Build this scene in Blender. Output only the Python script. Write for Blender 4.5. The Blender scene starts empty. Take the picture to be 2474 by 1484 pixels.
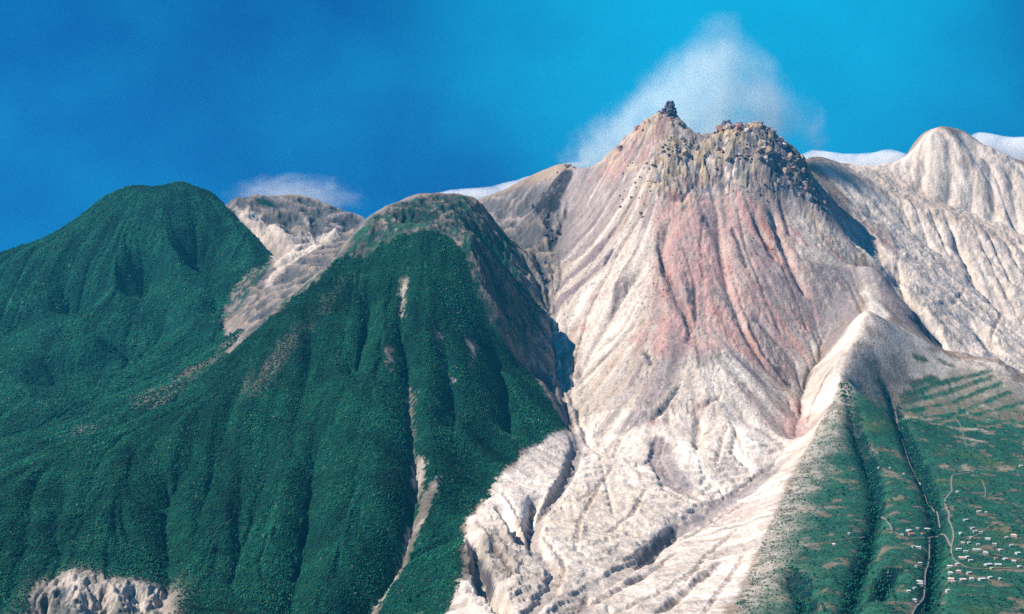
import bpy, bmesh, math, random, time
import numpy as np
from mathutils import Vector, Matrix
R = math.radians
T0 = time.time()
scn = bpy.context.scene
C = scn.collection

# ---------------------------------------------------------------- camera
cam_d = bpy.data.cameras.new('camera')
cam = bpy.data.objects.new('camera', cam_d); C.objects.link(cam)
cam.location = (0, 0, 900)
cam.rotation_euler = (R(90)-math.atan(52/3397), 0, 0)
cam_d.sensor_width = 36; cam_d.lens = 36*3397/2473
cam_d.clip_start = 1; cam_d.clip_end = 80000
scn.camera = cam

# ---------------------------------------------------------------- sun, sky, exposure
SUN_EL, SUN_AZ = R(46), math.atan2(-1.0, -0.22)      # azimuth from +Y towards +X
sd = Vector((math.sin(SUN_AZ)*math.cos(SUN_EL), math.cos(SUN_AZ)*math.cos(SUN_EL), math.sin(SUN_EL)))
sun_d = bpy.data.lights.new('sun', 'SUN'); sun = bpy.data.objects.new('sun', sun_d); C.objects.link(sun)
sun_d.energy = 4.9; sun_d.angle = R(0.5); sun_d.color = (1.0, 0.94, 0.84)
sun.rotation_euler = sd.to_track_quat('Z', 'Y').to_euler()
sun.location = (-3000, 0, 4000)

world = bpy.data.worlds.new('World'); scn.world = world
world.use_nodes = True
wt = world.node_tree; wt.nodes.clear()
def wn(t, **k):
    n = wt.nodes.new(t)
    for a, v in k.items(): setattr(n, a, v)
    return n
w_out = wn('ShaderNodeOutputWorld'); w_bg = wn('ShaderNodeBackground'); w_bg.inputs['Strength'].default_value = 0.085
w_sky = wn('ShaderNodeTexSky', sky_type='NISHITA'); w_sky.sun_disc = False
w_sky.sun_elevation = SUN_EL; w_sky.sun_rotation = SUN_AZ
w_sky.altitude = 1500; w_sky.air_density = 1.0; w_sky.dust_density = 0.0; w_sky.ozone_density = 4.0
w_tc = wn('ShaderNodeTexCoord')
# deep polarised blue: look up the sky higher than the view, then tint
w_add = wn('ShaderNodeVectorMath', operation='ADD'); w_add.inputs[1].default_value = (0, 0, 0.55)
wt.links.new(w_tc.outputs['Generated'], w_add.inputs[0])
w_nrm = wn('ShaderNodeVectorMath', operation='NORMALIZE'); wt.links.new(w_add.outputs[0], w_nrm.inputs[0])
wt.links.new(w_nrm.outputs[0], w_sky.inputs['Vector'])
w_tint = wn('ShaderNodeMixRGB', blend_type='MULTIPLY'); w_tint.inputs[0].default_value = 1
w_tint.inputs[2].default_value = (0.012, 0.60, 1.08, 1)
wt.links.new(w_sky.outputs[0], w_tint.inputs[1])
# thin high veil, stretched along the wind
w_map = wn('ShaderNodeMapping'); w_map.inputs['Scale'].default_value = (9, 9, 12); w_map.inputs['Rotation'].default_value = (0, R(-18), 0)
wt.links.new(w_tc.outputs['Generated'], w_map.inputs[0])
w_no = wn('ShaderNodeTexNoise'); w_no.inputs['Scale'].default_value = 1.0; w_no.inputs['Detail'].default_value = 5; w_no.inputs['Roughness'].default_value = 0.5
wt.links.new(w_map.outputs[0], w_no.inputs['Vector'])
w_mr = wn('ShaderNodeMapRange'); w_mr.inputs[1].default_value = 0.38; w_mr.inputs[2].default_value = 0.72; w_mr.inputs[3].default_value = 0.0; w_mr.inputs[4].default_value = 0.2
wt.links.new(w_no.outputs[0], w_mr.inputs[0])
w_mix = wn('ShaderNodeMixRGB'); w_mix.inputs[2].default_value = (0.03, 4.9, 7.8, 1)
# the veil is thickest above the volcano
w_dot = wn('ShaderNodeVectorMath', operation='DOT_PRODUCT'); w_dot.inputs[1].default_value = Vector((.152, .965, .213)).normalized()
wt.links.new(w_tc.outputs['Generated'], w_dot.inputs[0])
w_m2 = wn('ShaderNodeMapRange'); w_m2.interpolation_type = 'SMOOTHERSTEP'; w_m2.inputs[1].default_value = .968; w_m2.inputs[2].default_value = 1.002; w_m2.inputs[4].default_value = .5
wt.links.new(w_dot.outputs['Value'], w_m2.inputs[0])
w_sum = wn('ShaderNodeMath', operation='ADD', use_clamp=True); wt.links.new(w_mr.outputs[0], w_sum.inputs[0]); wt.links.new(w_m2.outputs[0], w_sum.inputs[1])
wt.links.new(w_sum.outputs[0], w_mix.inputs[0]); wt.links.new(w_tint.outputs[0], w_mix.inputs[1])
wt.links.new(w_mix.outputs[0], w_bg.inputs['Color']); wt.links.new(w_bg.outputs[0], w_out.inputs[0])

vs = scn.view_settings
vs.view_transform = 'Standard'; vs.look = 'None'; vs.exposure = 0.58; vs.gamma = 1
cy = scn.cycles
cy.max_bounces = 9; cy.diffuse_bounces = 2; cy.glossy_bounces = 1; cy.transmission_bounces = 1
cy.volume_bounces = 8; cy.transparent_max_bounces = 8
cy.use_denoising = False
cy.volume_step_rate = 1.0; cy.volume_max_steps = 256

# ---------------------------------------------------------------- terrain maths (numpy only)
GX0, GX1, GY0, GY1, GS = -4304.0, 4304.0, 1696.0, 9504.0, 8.0
NX = int((GX1-GX0)/GS)+1
NY = int((GY1-GY0)/GS)+1

def _hash(ix, iy, seed):
    h = (ix.astype(np.int64)*374761393 + iy.astype(np.int64)*668265263 + seed*974634777) & 0xFFFFFFFF
    h = ((h ^ (h >> 13))*1274126177) & 0xFFFFFFFF
    return (h ^ (h >> 16)) & 0xFFFF

def perlin(x, y, seed=0):
    x = np.asarray(x, np.float64); y = np.asarray(y, np.float64)
    xi = np.floor(x); yi = np.floor(y)
    fx = (x-xi).astype(np.float32); fy = (y-yi).astype(np.float32)
    ix = xi.astype(np.int64); iy = yi.astype(np.int64)
    ux = fx*fx*fx*(fx*(fx*6-15)+10); uy = fy*fy*fy*(fy*(fy*6-15)+10)
    def g(dx, dy):
        a = _hash(ix+dx, iy+dy, seed)
        t = COS_T[a & 255]*(fx-dx) + SIN_T[a & 255]*(fy-dy)
        return t
    a = g(0, 0); b = g(1, 0); c = g(0, 1); d = g(1, 1)
    p = a+(b-a)*ux; q = c+(d-c)*ux
    return (p+(q-p)*uy)*1.5
COS_T = np.cos(np.arange(256)/256*2*math.pi).astype(np.float32)
SIN_T = np.sin(np.arange(256)/256*2*math.pi).astype(np.float32)

def fbm(x, y, wl, octv=4, seed=0, gain=0.5, ridged=False):
    s = 0; a = 1.0; f = 1.0/wl; tot = 0
    for o in range(octv):
        n = perlin(x*f, y*f, seed+o*17)
        if ridged: n = 1-2*np.abs(n)
        s = s + a*n; tot += a; a *= gain; f *= 2.03
    return s/tot

def blocks(x, y, size, seed):
    """jointed rock: (distance to joint, random value per block)"""
    gx = x/size; gy = y/size; ix = np.floor(gx).astype(np.int64); iy = np.floor(gy).astype(np.int64)
    d1 = np.full(x.shape, 9., np.float32); d2 = d1.copy(); val = np.zeros(x.shape, np.float32)
    for dj in (-1, 0, 1):
        for di in (-1, 0, 1):
            ha = _hash(ix+di, iy+dj, seed); hb = _hash(ix+di, iy+dj, seed+50)
            d = np.hypot(gx-(ix+di+ha/65536.), gy-(iy+dj+hb/65536.)).astype(np.float32)
            n = d < d1
            d2 = np.where(n, d1, np.minimum(d2, d)); d1 = np.where(n, d, d1)
            val = np.where(n, (_hash(ix+di, iy+dj, seed+99)/65536.).astype(np.float32), val)
    return d2-d1, val

def sstep(a, b, x):
    t = np.clip((x-a)/(b-a), 0, 1)
    return t*t*(3-2*t)

def blur(a, r):
    """separable box blur of radius r cells, twice"""
    for _ in range(2):
        for ax in (0, 1):
            n = a.shape[ax]
            p = np.concatenate([np.repeat(np.take(a, [0], ax), r+1, ax), a, np.repeat(np.take(a, [n-1], ax), r, ax)], ax)
            c = np.cumsum(p, ax, dtype=np.float64)
            a = (np.take(c, np.arange(2*r+1, 2*r+1+n), ax) - np.take(c, np.arange(0, n), ax))/(2*r+1)
    return a.astype(np.float32)

def dense(line, step):
    out = [line[0]]
    for a, b in zip(line[:-1], line[1:]):
        a = np.array(a, float); b = np.array(b, float)
        n = max(1, int(np.linalg.norm(b-a)/step))
        for k in range(1, n+1):
            out.append(tuple(a+(b-a)*k/n))
    return out

def rbf_surface(pts, c=45.0, step=24.0):
    P = np.array(pts, float)
    key = {}
    for p in P: key[(round(p[0]/30), round(p[1]/30))] = p      # thin out near duplicates
    P = np.array(list(key.values()))
    X = P[:, :2]/1000.0; z = P[:, 2]; n = len(P); c = c/1000.0
    D = np.sqrt(((X[:, None]-X[None])**2).sum(-1)+c*c)
    A = np.zeros((n+3, n+3)); A[:n, :n] = -D + np.eye(n)*1e-4
    A[:n, n] = 1; A[:n, n+1:] = X; A[n, :n] = 1; A[n+1:, :n] = X.T
    w = np.linalg.solve(A, np.concatenate([z, [0, 0, 0]]))
    gx = np.arange(GX0, GX1+step, step)/1000; gy = np.arange(GY0, GY1+step, step)/1000
    Q = np.empty((len(gy), len(gx)), np.float32)
    wf = w[:n].astype(np.float32); Xf = X.astype(np.float32)
    for j, y in enumerate(gy):
        d = np.sqrt((gx[:, None].astype(np.float32)-Xf[None, :, 0])**2 + (np.float32(y)-Xf[None, :, 1])**2 + np.float32(c*c))
        Q[j] = -(d@wf) + w[n] + w[n+1]*gx + w[n+2]*y
    x = GX0+np.arange(NX)*GS; y = GY0+np.arange(NY)*GS
    u = (x-GX0)/step; v = (y-GY0)/step
    return gridsample(Q, *np.meshgrid(u, v))

def gridsample(G, u, v):
    u = np.clip(u, 0, G.shape[1]-1.001); v = np.clip(v, 0, G.shape[0]-1.001)
    i = u.astype(np.int64); j = v.astype(np.int64)
    fu = (u-i).astype(np.float32); fv = (v-j).astype(np.float32)
    a = G[j, i]; b = G[j, i+1]; c = G[j+1, i]; d = G[j+1, i+1]
    return (a+(b-a)*fu)*(1-fv) + (c+(d-c)*fu)*fv

def at_xy(G, x, y):
    return gridsample(G, (np.asarray(x)-GX0)/GS, (np.asarray(y)-GY0)/GS)

def cubic_xy(G, x, y):
    """Catmull-Rom sampling so that no cell facets show"""
    u = np.clip((np.asarray(x)-GX0)/GS, 1, G.shape[1]-2.01); v = np.clip((np.asarray(y)-GY0)/GS, 1, G.shape[0]-2.01)
    i = u.astype(np.int64); j = v.astype(np.int64)
    fu = (u-i).astype(np.float32); fv = (v-j).astype(np.float32)
    def w(t): return ((-t+2*t*t-t**3)/2, (2-5*t*t+3*t**3)/2, (t+4*t*t-3*t**3)/2, (-t*t+t**3)/2)
    wu = w(fu); wv = w(fv); s = 0
    for b in range(4):
        r = 0
        for a in range(4): r = r + wu[a]*G[j+b-1, i+a-1]
        s = s + wv[b]*r
    return s

def line_distance(lines, X, Y, reach, prof=None):
    """distance of every grid cell to a set of polylines, computed only near them; prof gives a second value carried along"""
    D = np.full(X.shape, 1e6, np.float32); V = np.zeros(X.shape, np.float32)
    for L in lines:
        n = len(L)-1
        for k in range(n):
            (ax, ay), (bx, by) = L[k][:2], L[k+1][:2]
            i0 = max(0, int((min(ax, bx)-reach-GX0)/GS)); i1 = min(NX, int((max(ax, bx)+reach-GX0)/GS)+2)
            j0 = max(0, int((min(ay, by)-reach-GY0)/GS)); j1 = min(NY, int((max(ay, by)+reach-GY0)/GS)+2)
            if i0 >= i1 or j0 >= j1: continue
            xs = X[j0:j1, i0:i1]; ys = Y[j0:j1, i0:i1]
            ex, ey = bx-ax, by-ay; l2 = ex*ex+ey*ey+1e-9
            t = np.clip(((xs-ax)*ex+(ys-ay)*ey)/l2, 0, 1)
            d = np.hypot(xs-ax-t*ex, ys-ay-t*ey)
            m = d < D[j0:j1, i0:i1]
            D[j0:j1, i0:i1] = np.where(m, d, D[j0:j1, i0:i1])
            V[j0:j1, i0:i1] = np.where(m, (k+t)/n, V[j0:j1, i0:i1])
    return D, V

def inside(poly, X, Y):
    P = np.array(poly, float); m = np.zeros(X.shape, bool)
    i0 = max(0, int((P[:, 0].min()-GX0)/GS)); i1 = min(NX, int((P[:, 0].max()-GX0)/GS)+2)
    j0 = max(0, int((P[:, 1].min()-GY0)/GS)); j1 = min(NY, int((P[:, 1].max()-GY0)/GS)+2)
    if i0 >= i1 or j0 >= j1: return m
    for j in range(j0, j1):
        y = GY0+j*GS+0.01
        a = P; b = np.roll(P, -1, 0)
        c = (a[:, 1] > y) != (b[:, 1] > y)
        if not c.any(): continue
        xs = np.sort(a[c, 0]+(y-a[c, 1])/(b[c, 1]-a[c, 1])*(b[c, 0]-a[c, 0]))
        row = X[j, i0:i1]
        m[j, i0:i1] = (np.searchsorted(xs, row) % 2) == 1
    return m

def flow(h):
    """steepest-descent receivers and drained area"""
    best = np.zeros(h.shape, np.float32); rec = np.arange(h.size).reshape(h.shape)
    idx = np.arange(h.size).reshape(h.shape)
    for dj in (-1, 0, 1):
        for di in (-1, 0, 1):
            if not (di or dj): continue
            s = np.full(h.shape, -1, np.float32)
            js = slice(max(0, -dj), h.shape[0]-max(0, dj)); is_ = slice(max(0, -di), h.shape[1]-max(0, di))
            jt = slice(max(0, dj), h.shape[0]+min(0, dj)); it = slice(max(0, di), h.shape[1]+min(0, di))
            s[js, is_] = (h[js, is_]-h[jt, it])/(GS*math.hypot(di, dj))
            m = s > best
            best = np.where(m, s, best)
            sh = np.zeros(h.shape, np.int64); sh[js, is_] = idx[jt, it]
            rec = np.where(m, sh, rec)
    order = np.argsort(-h, axis=None, kind='stable').tolist()
    r = rec.ravel().tolist(); acc = [1.0]*h.size
    for i in order:
        k = r[i]
        if k != i: acc[k] += acc[i]
    return np.array(acc, np.float32).reshape(h.shape), best

def build_heights():
    pts = []
    for L in RIDGES: pts += dense(L, 110.0)
    pts += SPOTS
    h = rbf_surface(pts).astype(np.float32)
    x = GX0+np.arange(NX)*GS; y = GY0+np.arange(NY)*GS
    X, Y = np.meshgrid(x, y)
    h = blur(h, 2)
    # how strongly each land carves: soft talus, forest, farmland
    soft = np.full(h.shape, 1.0, np.float32)
    soft[inside(ZONES['lowland'][0], X, Y)] = 0.25
    for P in ZONES['crag']: soft[inside(P, X, Y)] = 0.25
    for P in ZONES['talus']: soft[inside(P, X, Y)] = 0.22
    for P in ZONES['smooth']: soft[inside(P, X, Y)] = 0.2
    soft = blur(soft, 6)
    h += soft*(6*fbm(X, Y, 420, 5, 3) + 3.0*fbm(X, Y, 90, 3, 9))
    def carve(h, narrow):
        for d, w, lines in CARVES:
            if (w <= 26) != narrow: continue
            D, V = line_distance(lines, X, Y, w*3)
            D = D + 0.35*w*fbm(X, Y, w*2.5, 3, 21)
            taper = sstep(0, .15, V)*0.9+0.1
            h = h - d*taper*np.exp(-(np.maximum(D, 0)/w)**1.5)
        return h
    h = carve(h, False)
    for it in range(9):
        acc, S = flow(h)
        dh = 0.030*np.sqrt(acc*GS*GS)*np.minimum(S, 1.0)*soft
        dh = np.minimum(dh, 4.5)
        dh = 0.6*dh+0.4*blur(dh, 1)
        h -= dh
        lap = np.zeros_like(h)
        lap[1:-1, 1:-1] = h[:-2, 1:-1]+h[2:, 1:-1]+h[1:-1, :-2]+h[1:-1, 2:]-4*h[1:-1, 1:-1]
        h += 0.10*lap
    # rills follow the fall line
    bare = 1-blur(inside(ZONES['lowland'][0], X, Y).astype(np.float32), 8)
    tal = np.zeros(h.shape, bool)
    for P in ZONES['talus']+ZONES['smooth']: tal |= inside(P, X, Y)
    tal = blur(tal.astype(np.float32), 8)
    a = streaks(h, 34, 61, 62); b = streaks(h, 22, 67, 26)
    st = sstep(.08, .35, np.hypot(*np.gradient(blur(h, 4), GS)))
    crg = np.zeros(h.shape, bool)
    for P in ZONES['crag']: crg |= inside(P, X, Y)
    fo = np.zeros(h.shape, bool)
    for P in ZONES['forest']+ZONES['farforest']: fo |= inside(P, X, Y)
    fo = blur(fo.astype(np.float32), 6)
    smo = np.zeros(h.shape, bool)
    for P in ZONES['smooth']: smo |= inside(P, X, Y)
    bare = bare*(1-.6*blur(smo.astype(np.float32), 8))
    pt = .35+.9*sstep(-.35, .5, fbm(X, Y, 520, 4, 91))
    h += pt*(1-.75*blur(crg.astype(np.float32), 6))*bare*st*((2.8-1.4*tal+5.2*fo)*np.clip(a, -2, 2) + (1.1-.5*tal)*np.clip(b, -2, 2))
    # sharp late cuts: storm channels, flat-floored washes, gashes
    acc, S = flow(h)
    cut = sstep(4.0, 7.5, np.log(acc))*sstep(.04, .15, S)
    h += 14*tal*fbm(X, Y, 300, 4, 95)
    h -= cut*(5.0*bare*(1-.5*fo)*(1-.45*tal)*np.clip(1.6*pt-.4, .1, 1.4)+1.0)
    h = carve(h, True)
    for d, w, lines in TRENCHES:
        D, V = line_distance(lines, X, Y, w*2)
        D = D + .5*w*fbm(X, Y, w*4, 3, 23)
        h -= d*sstep(w+5, w-7, D)*np.minimum(1, sstep(0, .1, V)+.1)
    acc, S = flow(h)
    return h, acc, S, X, Y

def streaks(h, steps=26, seed=5, wl=14):
    """noise smeared down the fall line: run-out streaks of debris"""
    hs = blur(h, 3)
    gy, gx = np.gradient(hs, GS)
    m = np.hypot(gx, gy)+1e-4; gx = gx/m; gy = gy/m
    J, I = np.meshgrid(np.arange(NY), np.arange(NX), indexing='ij')
    N = perlin(I*GS/wl, J*GS/wl, seed) + .7*perlin(I*GS/(wl*2.7), J*GS/(wl*2.7), seed+1)
    out = N.copy()
    for sgn in (1, -1):
        u = I.astype(np.float32); v = J.astype(np.float32)
        for k in range(steps):
            ii = np.clip(u+.5, 0, NX-1).astype(np.int64); jj = np.clip(v+.5, 0, NY-1).astype(np.int64)
            u = u+sgn*gx[jj, ii]; v = v+sgn*gy[jj, ii]
            ii = np.clip(u+.5, 0, NX-1).astype(np.int64); jj = np.clip(v+.5, 0, NY-1).astype(np.int64)
            out += N[jj, ii]
    out -= out.mean()
    return (out/out.std()).astype(np.float32)

# ---------------------------------------------------------------- image pixel tracings unprojected to chosen depths: metres, x east, y north, z up
RIDGES = [[(-1801.4,3150,221),(-1642.2,3400,298),(-1385.8,3800,401.3),(-1222.4,4000,461.3),(-1035.5,4200,534.9),(-939.5,4330,638.5),(-834.1,4450,745.4),(-723.4,4580,852.8),(-617.6,4700,948.4),(-592,4950,1031.1),(-533.5,5250,1137.8),(-445.5,5420,1214),(-382.5,5500,1242.8)],
[(-1990.1,3480,101),(-1801.6,3730,178),(-1506.1,4130,281.3),(-1323.2,4330,341.3),(-1116.9,4530,414.9),(-1011.1,4660,518.5),(-896,4780,625.4),(-775.5,4910,732.8),(-661,5030,828.4),(-631.5,5280,911.1),(-567,5580,1017.8),(-472.6,5750,1094),(-405.4,5830,1122.8)],
[(-382.5,5500,1242.8),(-291.3,5550,1262.3),(-185.3,5600,1262.2),(-129.7,5620,1242.1)],
[(-403.4,5800,1132.8),(-307,5850,1152.3),(-195.2,5900,1152.2),(-136.6,5920,1132.1)],
[(-129.7,5620,1242.1),(-85.4,5640,1182),(-32.1,5600,1104.3),(49.6,5530,1013.9),(102.4,5480,956.4),(141.2,5420,900)],
[(-531.8,4800,970.6),(-438.2,4860,1064.4),(-342.3,4920,1099.7),(-270.5,4930,1098.7),(-198,4930,1071.1),(-138.5,4930,1066.8),(-113.5,4850,991.3),(-79,4750,886),(-50.3,4680,803.6)],
[(-354.1,5090,1097.6),(-235.7,5120,1095.8),(-130.5,5130,1073.5)],
[(-40.9,5250,977.2),(5.2,5080,885),(37.2,4960,805.1)],
[(-279.4,4760,981.2),(-312,4480,807.7),(-269.2,4220,638.9),(-215.5,3920,484),(-191.5,3720,395.3),(-230,3440,290.9),(-259.7,3240,230.4),(-297.1,3080,177.7)],
[(-459.6,4640,886.3),(-519.1,4230,638.3),(-583.3,3830,437),(-603.9,3430,282.5),(-579.1,3080,177.7)],
[(-612.9,4560,832.9),(-784,4180,604.4),(-932.5,3780,431.9),(-1040.1,3400,308),(-1094.3,3150,239.7),(-1088.5,2980,201.1)],
[(-63.5,4640,731.9),(-47.1,4380,564.4),(-56.9,4150,459.6),(-99,3880,373.6),(-160.7,3480,273.5),(-191.9,3000,196.4)],
[(28.4,4700,660.5),(100.1,4620,580.1),(164.9,4530,499.5),(188.2,4450,460.6),(125.7,4330,443),(38.4,4130,412.9),(-42,3900,373.2),(-64.2,3720,340.4),(-110.6,3520,318.4),(-110.9,3280,280.4),(-116.9,3080,254.3),(-134.8,2880,224.6)],
[(-818.9,2960,205.8),(-475.4,3000,196.4)],
[(141.2,5420,900),(147.4,5080,735.5),(154.7,4840,600.6),(197.9,4520,473.7),(211.1,4380,422.2)],
[(296.1,6160,1421.5),(340.8,6150,1424.2),(437.3,6110,1488.9),(505.7,6070,1542.1),(573.1,6030,1605.1),(632.5,6005,1644.4),(665.4,6000,1654.3),(697.2,6000,1636.7),(729,6000,1587.5),(764.6,6030,1552),(807.7,6060,1509)],
[(310.5,6460,1241.5),(357.4,6450,1244.2),(458.8,6410,1308.9),(530.7,6370,1362.1),(601.6,6330,1425.1),(664.1,6305,1464.4),(698.7,6300,1474.3),(732.1,6300,1456.7),(765.5,6300,1407.5),(802.6,6330,1372),(847.7,6360,1329)],
[(329.7,6860,1001.5),(379.6,6850,1004.2),(487.4,6810,1068.9),(564,6770,1122.1),(639.6,6730,1185.1),(706.2,6705,1224.4),(743,6700,1234.3),(778.5,6700,1216.7),(814,6700,1167.5),(853.4,6730,1132),(901,6760,1089)],
[(807.7,6060,1509),(846.9,6060,1505.5),(880.4,6010,1556.9),(927.1,5970,1580.5),(985.1,5950,1581.7),(1039.3,5940,1580.6),(1105.8,5940,1549.2)],
[(847.7,6360,1389),(888.8,6360,1385.5),(924.3,6310,1436.9),(973.7,6270,1460.5),(1034.8,6250,1461.7),(1091.8,6240,1460.6),(1161.6,6240,1429.2)],
[(1105.8,5940,1549.2),(1169,5950,1498),(1216.9,5970,1464.9)],
[(625,5850,1481.1),(659.3,5850,1496.5),(710.9,5850,1496.5),(763.8,5860,1485.5)],
[(618.6,5790,1419),(702.6,5780,1392.7),(773.2,5800,1394.4)],
[(790.2,5800,1411.4),(862.7,5830,1465.4),(1016.9,5830,1491),(1123.6,5850,1450.2)],
[(848.2,5730,1321.1),(1003.3,5750,1339.5),(1165.6,5800,1326.3),(1291.9,5830,1239.4)],
[(343.1,6030,1325.5),(381.2,5800,1224.1),(431,5560,1112.6),(602.9,5640,1248.2),(770.1,5650,1248.9),(939.5,5670,1266.8),(1120,5740,1237.6),(1283.1,5790,1215)],
[(243,5560,981.8),(254.6,5290,884.4),(448.4,5190,884.7),(626.8,5150,884.8),(827.1,5170,900),(1033.1,5290,915.6),(1226.8,5460,980.3),(1342.7,5680,1083.8)],
[(238.4,4950,666.7),(415.8,4810,673.3),(651.2,4770,675.2),(880.1,4870,670.5),(1021.3,5000,679.1),(1149.4,5180,747.5)],
[(272.3,4540,485.2),(426.2,4470,491.6),(590.8,4520,540.4),(770.4,4640,571.9),(902.5,4760,577.5)],
[(1313.6,5850,1226.8),(1378.5,5760,1103.3),(1416.4,5640,1032.7)],
[(247.6,4340,401),(364.4,4360,424.4),(495.2,4380,448.1),(635.6,4460,505.7),(790.7,4520,500.4),(891.8,4560,483.4)],
[(953.6,4700,526.1),(916.2,4430,416.8),(835.5,4270,383.8),(634.9,3960,316),(446.6,3660,284.4),(298.4,3330,251.2),(183.9,3060,240.4),(120.8,2850,231.6)],
[(27.4,3950,364.1),(192.9,4000,357.3),(371.7,4020,354.6),(563.1,4120,389.8),(742,4240,412.5)],
[(-6.9,3600,305.2),(112.4,3680,313.7),(268,3730,316.8),(426.6,3770,316.1)],
[(-44.8,3260,264.9),(52.1,3300,276.6),(160.7,3330,271),(242.9,3380,271.5)],
[(-73.1,2860,229.3),(11.3,2830,236.3)],
[(603.9,4420,470.1),(739.2,4450,467.2),(779.3,4380,448.1)],
[(1255.5,5020,818.7),(1187.7,4850,714.3),(1096.3,4660,611.7),(999.1,4440,520.6),(902.3,4230,438.6),(766.7,3900,353.6),(578.2,3300,276.6),(431.5,2790,245.7)],
[(1241.8,5060,780.8),(1115.5,4960,651.6),(1008.3,4830,558.5),(949.1,4610,478.8)],
[(291.4,3050,242.6),(393.1,3220,253.6),(540.8,3500,280.3),(696.8,3850,332.2),(842.5,4180,407)],
[(1255.5,5020,818.7),(1361.1,5060,768.9),(1474.3,5090,720.1),(1585.2,5060,643.7),(1756.7,5060,628.7),(1807.1,4960,556.6),(2113.8,4900,437.9)],
[(1374.9,5500,984.2),(1337.6,5420,916),(1291.4,5250,830.5)],
[(1374.9,5500,984.2),(1430,5500,968),(1478.8,5440,884),(1533.5,5350,789.7),(1584.3,5230,678.2)],
[(1389.9,5560,949.2),(1445.6,5560,933),(1495.1,5500,849),(1550.7,5410,754.7),(1602.5,5290,643.2)],
[(1331.7,5300,853.2),(1453,5230,769.1),(1546.2,5180,694.1)],
[(1372.6,5880,1111),(1446.6,5760,1010.2),(1538.7,5600,900),(1597.2,5460,779.4),(1630.3,5330,667.7),(1694.3,5260,633.5),(1887.2,5180,556.6),(2200,5100,434)],
[(1465.3,6050,1202.5),(1607.2,5980,1075.9),(1730.2,5800,917.1),(1819.7,5600,751.6),(1985.1,5450,627.1),(2307.6,5350,442.8)],
[(1403.1,6250,1341),(1599.9,6300,1252),(1771.5,6250,1139),(1945,6100,989.7),(2165.8,5950,847.5),(2585.8,5800,609.6)],
[(1342.4,6400,1426.7),(1662.9,6550,1381.4),(1893.2,6480,1281.1),(2140.5,6420,1183.2),(2328.1,6400,1116.5),(2806.4,6300,918.5)],
[(1177.6,6130,1422.5),(1302.8,6300,1440.7),(1422.2,6420,1400.1)],
[(1424.8,6700,1514.4),(1526.1,6800,1489.6),(1650.1,6900,1478),(1805,6950,1488.3),(1941.3,7000,1521.3),(1992.4,7000,1609.7),(2054.1,6980,1671.1),(2103.3,6980,1681.3),(2174.1,6990,1678.4),(2272.5,7040,1661.2),(2354.7,7100,1619.8),(2434.8,7120,1573.8),(2529.3,7150,1547.2),(2631.9,7200,1513.7),(3249.3,7300,1307.9)],
[(1509.9,7100,1354.4),(1615.9,7200,1329.6),(1745.8,7300,1318),(1908.9,7350,1328.3),(2052.2,7400,1361.3),(2106.3,7400,1449.7),(2171.8,7380,1511.1),(2223.8,7380,1521.3),(2298.5,7390,1518.4),(2401.6,7440,1501.2),(2487.4,7500,1459.8),(2571.6,7520,1413.8),(2670.8,7550,1387.2),(2778.1,7600,1353.7),(3427.3,7700,1147.9)],
[(1616.2,7600,1094.4),(1728.1,7700,1069.6),(1865.3,7800,1058),(2038.7,7850,1068.3),(2190.9,7900,1101.3),(2248.6,7900,1189.7),(2319,7880,1251.1),(2374.5,7880,1261.3),(2454,7890,1258.4),(2563,7940,1241.2),(2653.2,8000,1199.8),(2742.6,8020,1153.8),(2847.7,8050,1127.2),(2960.9,8100,1093.7),(3649.9,8200,887.9)],
[(2004.5,6900,1599.5),(2076.4,6890,1618.7),(2156.5,6900,1609.6),(2234.2,6920,1571.1)],
[(1844.4,6720,1393.9),(1984.8,6660,1330.8),(2122.5,6600,1259.1),(2238.2,6540,1198.1),(2377.7,6500,1148.5)],
[(2257.5,6960,1538.2),(2318.8,6960,1550.5),(2356.1,6980,1576.9)],
[(-3601,6000,422.6),(-3011.7,6250,752.8),(-2364.9,6500,1049.2),(-2187.2,6600,1129.1),(-2042.5,6700,1231),(-1981,6760,1301.5),(-1886.2,6850,1369.2),(-1818.8,6900,1388.9),(-1768.1,6900,1380.8),(-1709.3,6950,1400.6),(-1639.3,7000,1406.2),(-1543.1,7030,1375.4),(-1477.1,7060,1356.7)],
[(-3841.1,6400,272.6),(-3204.4,6650,602.8),(-2510.4,6900,899.2),(-2319.8,7000,979.1),(-2164.4,7100,1081),(-2098.2,7160,1151.5),(-1996.3,7250,1219.2),(-1924.2,7300,1238.9),(-1870.6,7300,1230.8),(-1807.7,7350,1250.6),(-1733,7400,1256.2),(-1630.9,7430,1225.4),(-1560.8,7460,1206.7)],
[(-4141.1,6900,22.6),(-3445.4,7150,352.8),(-2692.3,7400,649.2),(-2485.5,7500,729.1),(-2316.9,7600,831),(-2244.7,7660,901.5),(-2134,7750,969.2),(-2056,7800,988.9),(-1998.7,7800,980.8),(-1930.6,7850,1000.6),(-1850.1,7900,1006.2),(-1740.7,7930,975.4),(-1665.4,7960,956.7)],
[(-1456.3,6960,1313.4),(-1305.4,6760,1188.3),(-1140.8,6500,1072.1),(-1058.9,6330,1015.5)],
[(-1494,7140,1223.4),(-1340.2,6940,1098.3),(-1172.4,6680,982.1),(-1089,6510,925.5)],
[(-2148.4,5900,708.9),(-1938.6,6060,775.1),(-1709.1,6200,881.8),(-1469.8,6350,956.1),(-1349.4,6400,994.2)],
[(-1949.4,5350,490.1),(-1767.1,5520,526),(-1577.9,5720,630.5),(-1413.8,5880,709.5),(-1290.3,5950,777.4)],
[(-2292.3,4750,325.8),(-1760.8,4830,373.2),(-1607.7,5020,426.5),(-1440.6,5220,500.1),(-1311,5450,578.9),(-1202.8,5700,681.8)],
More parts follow.
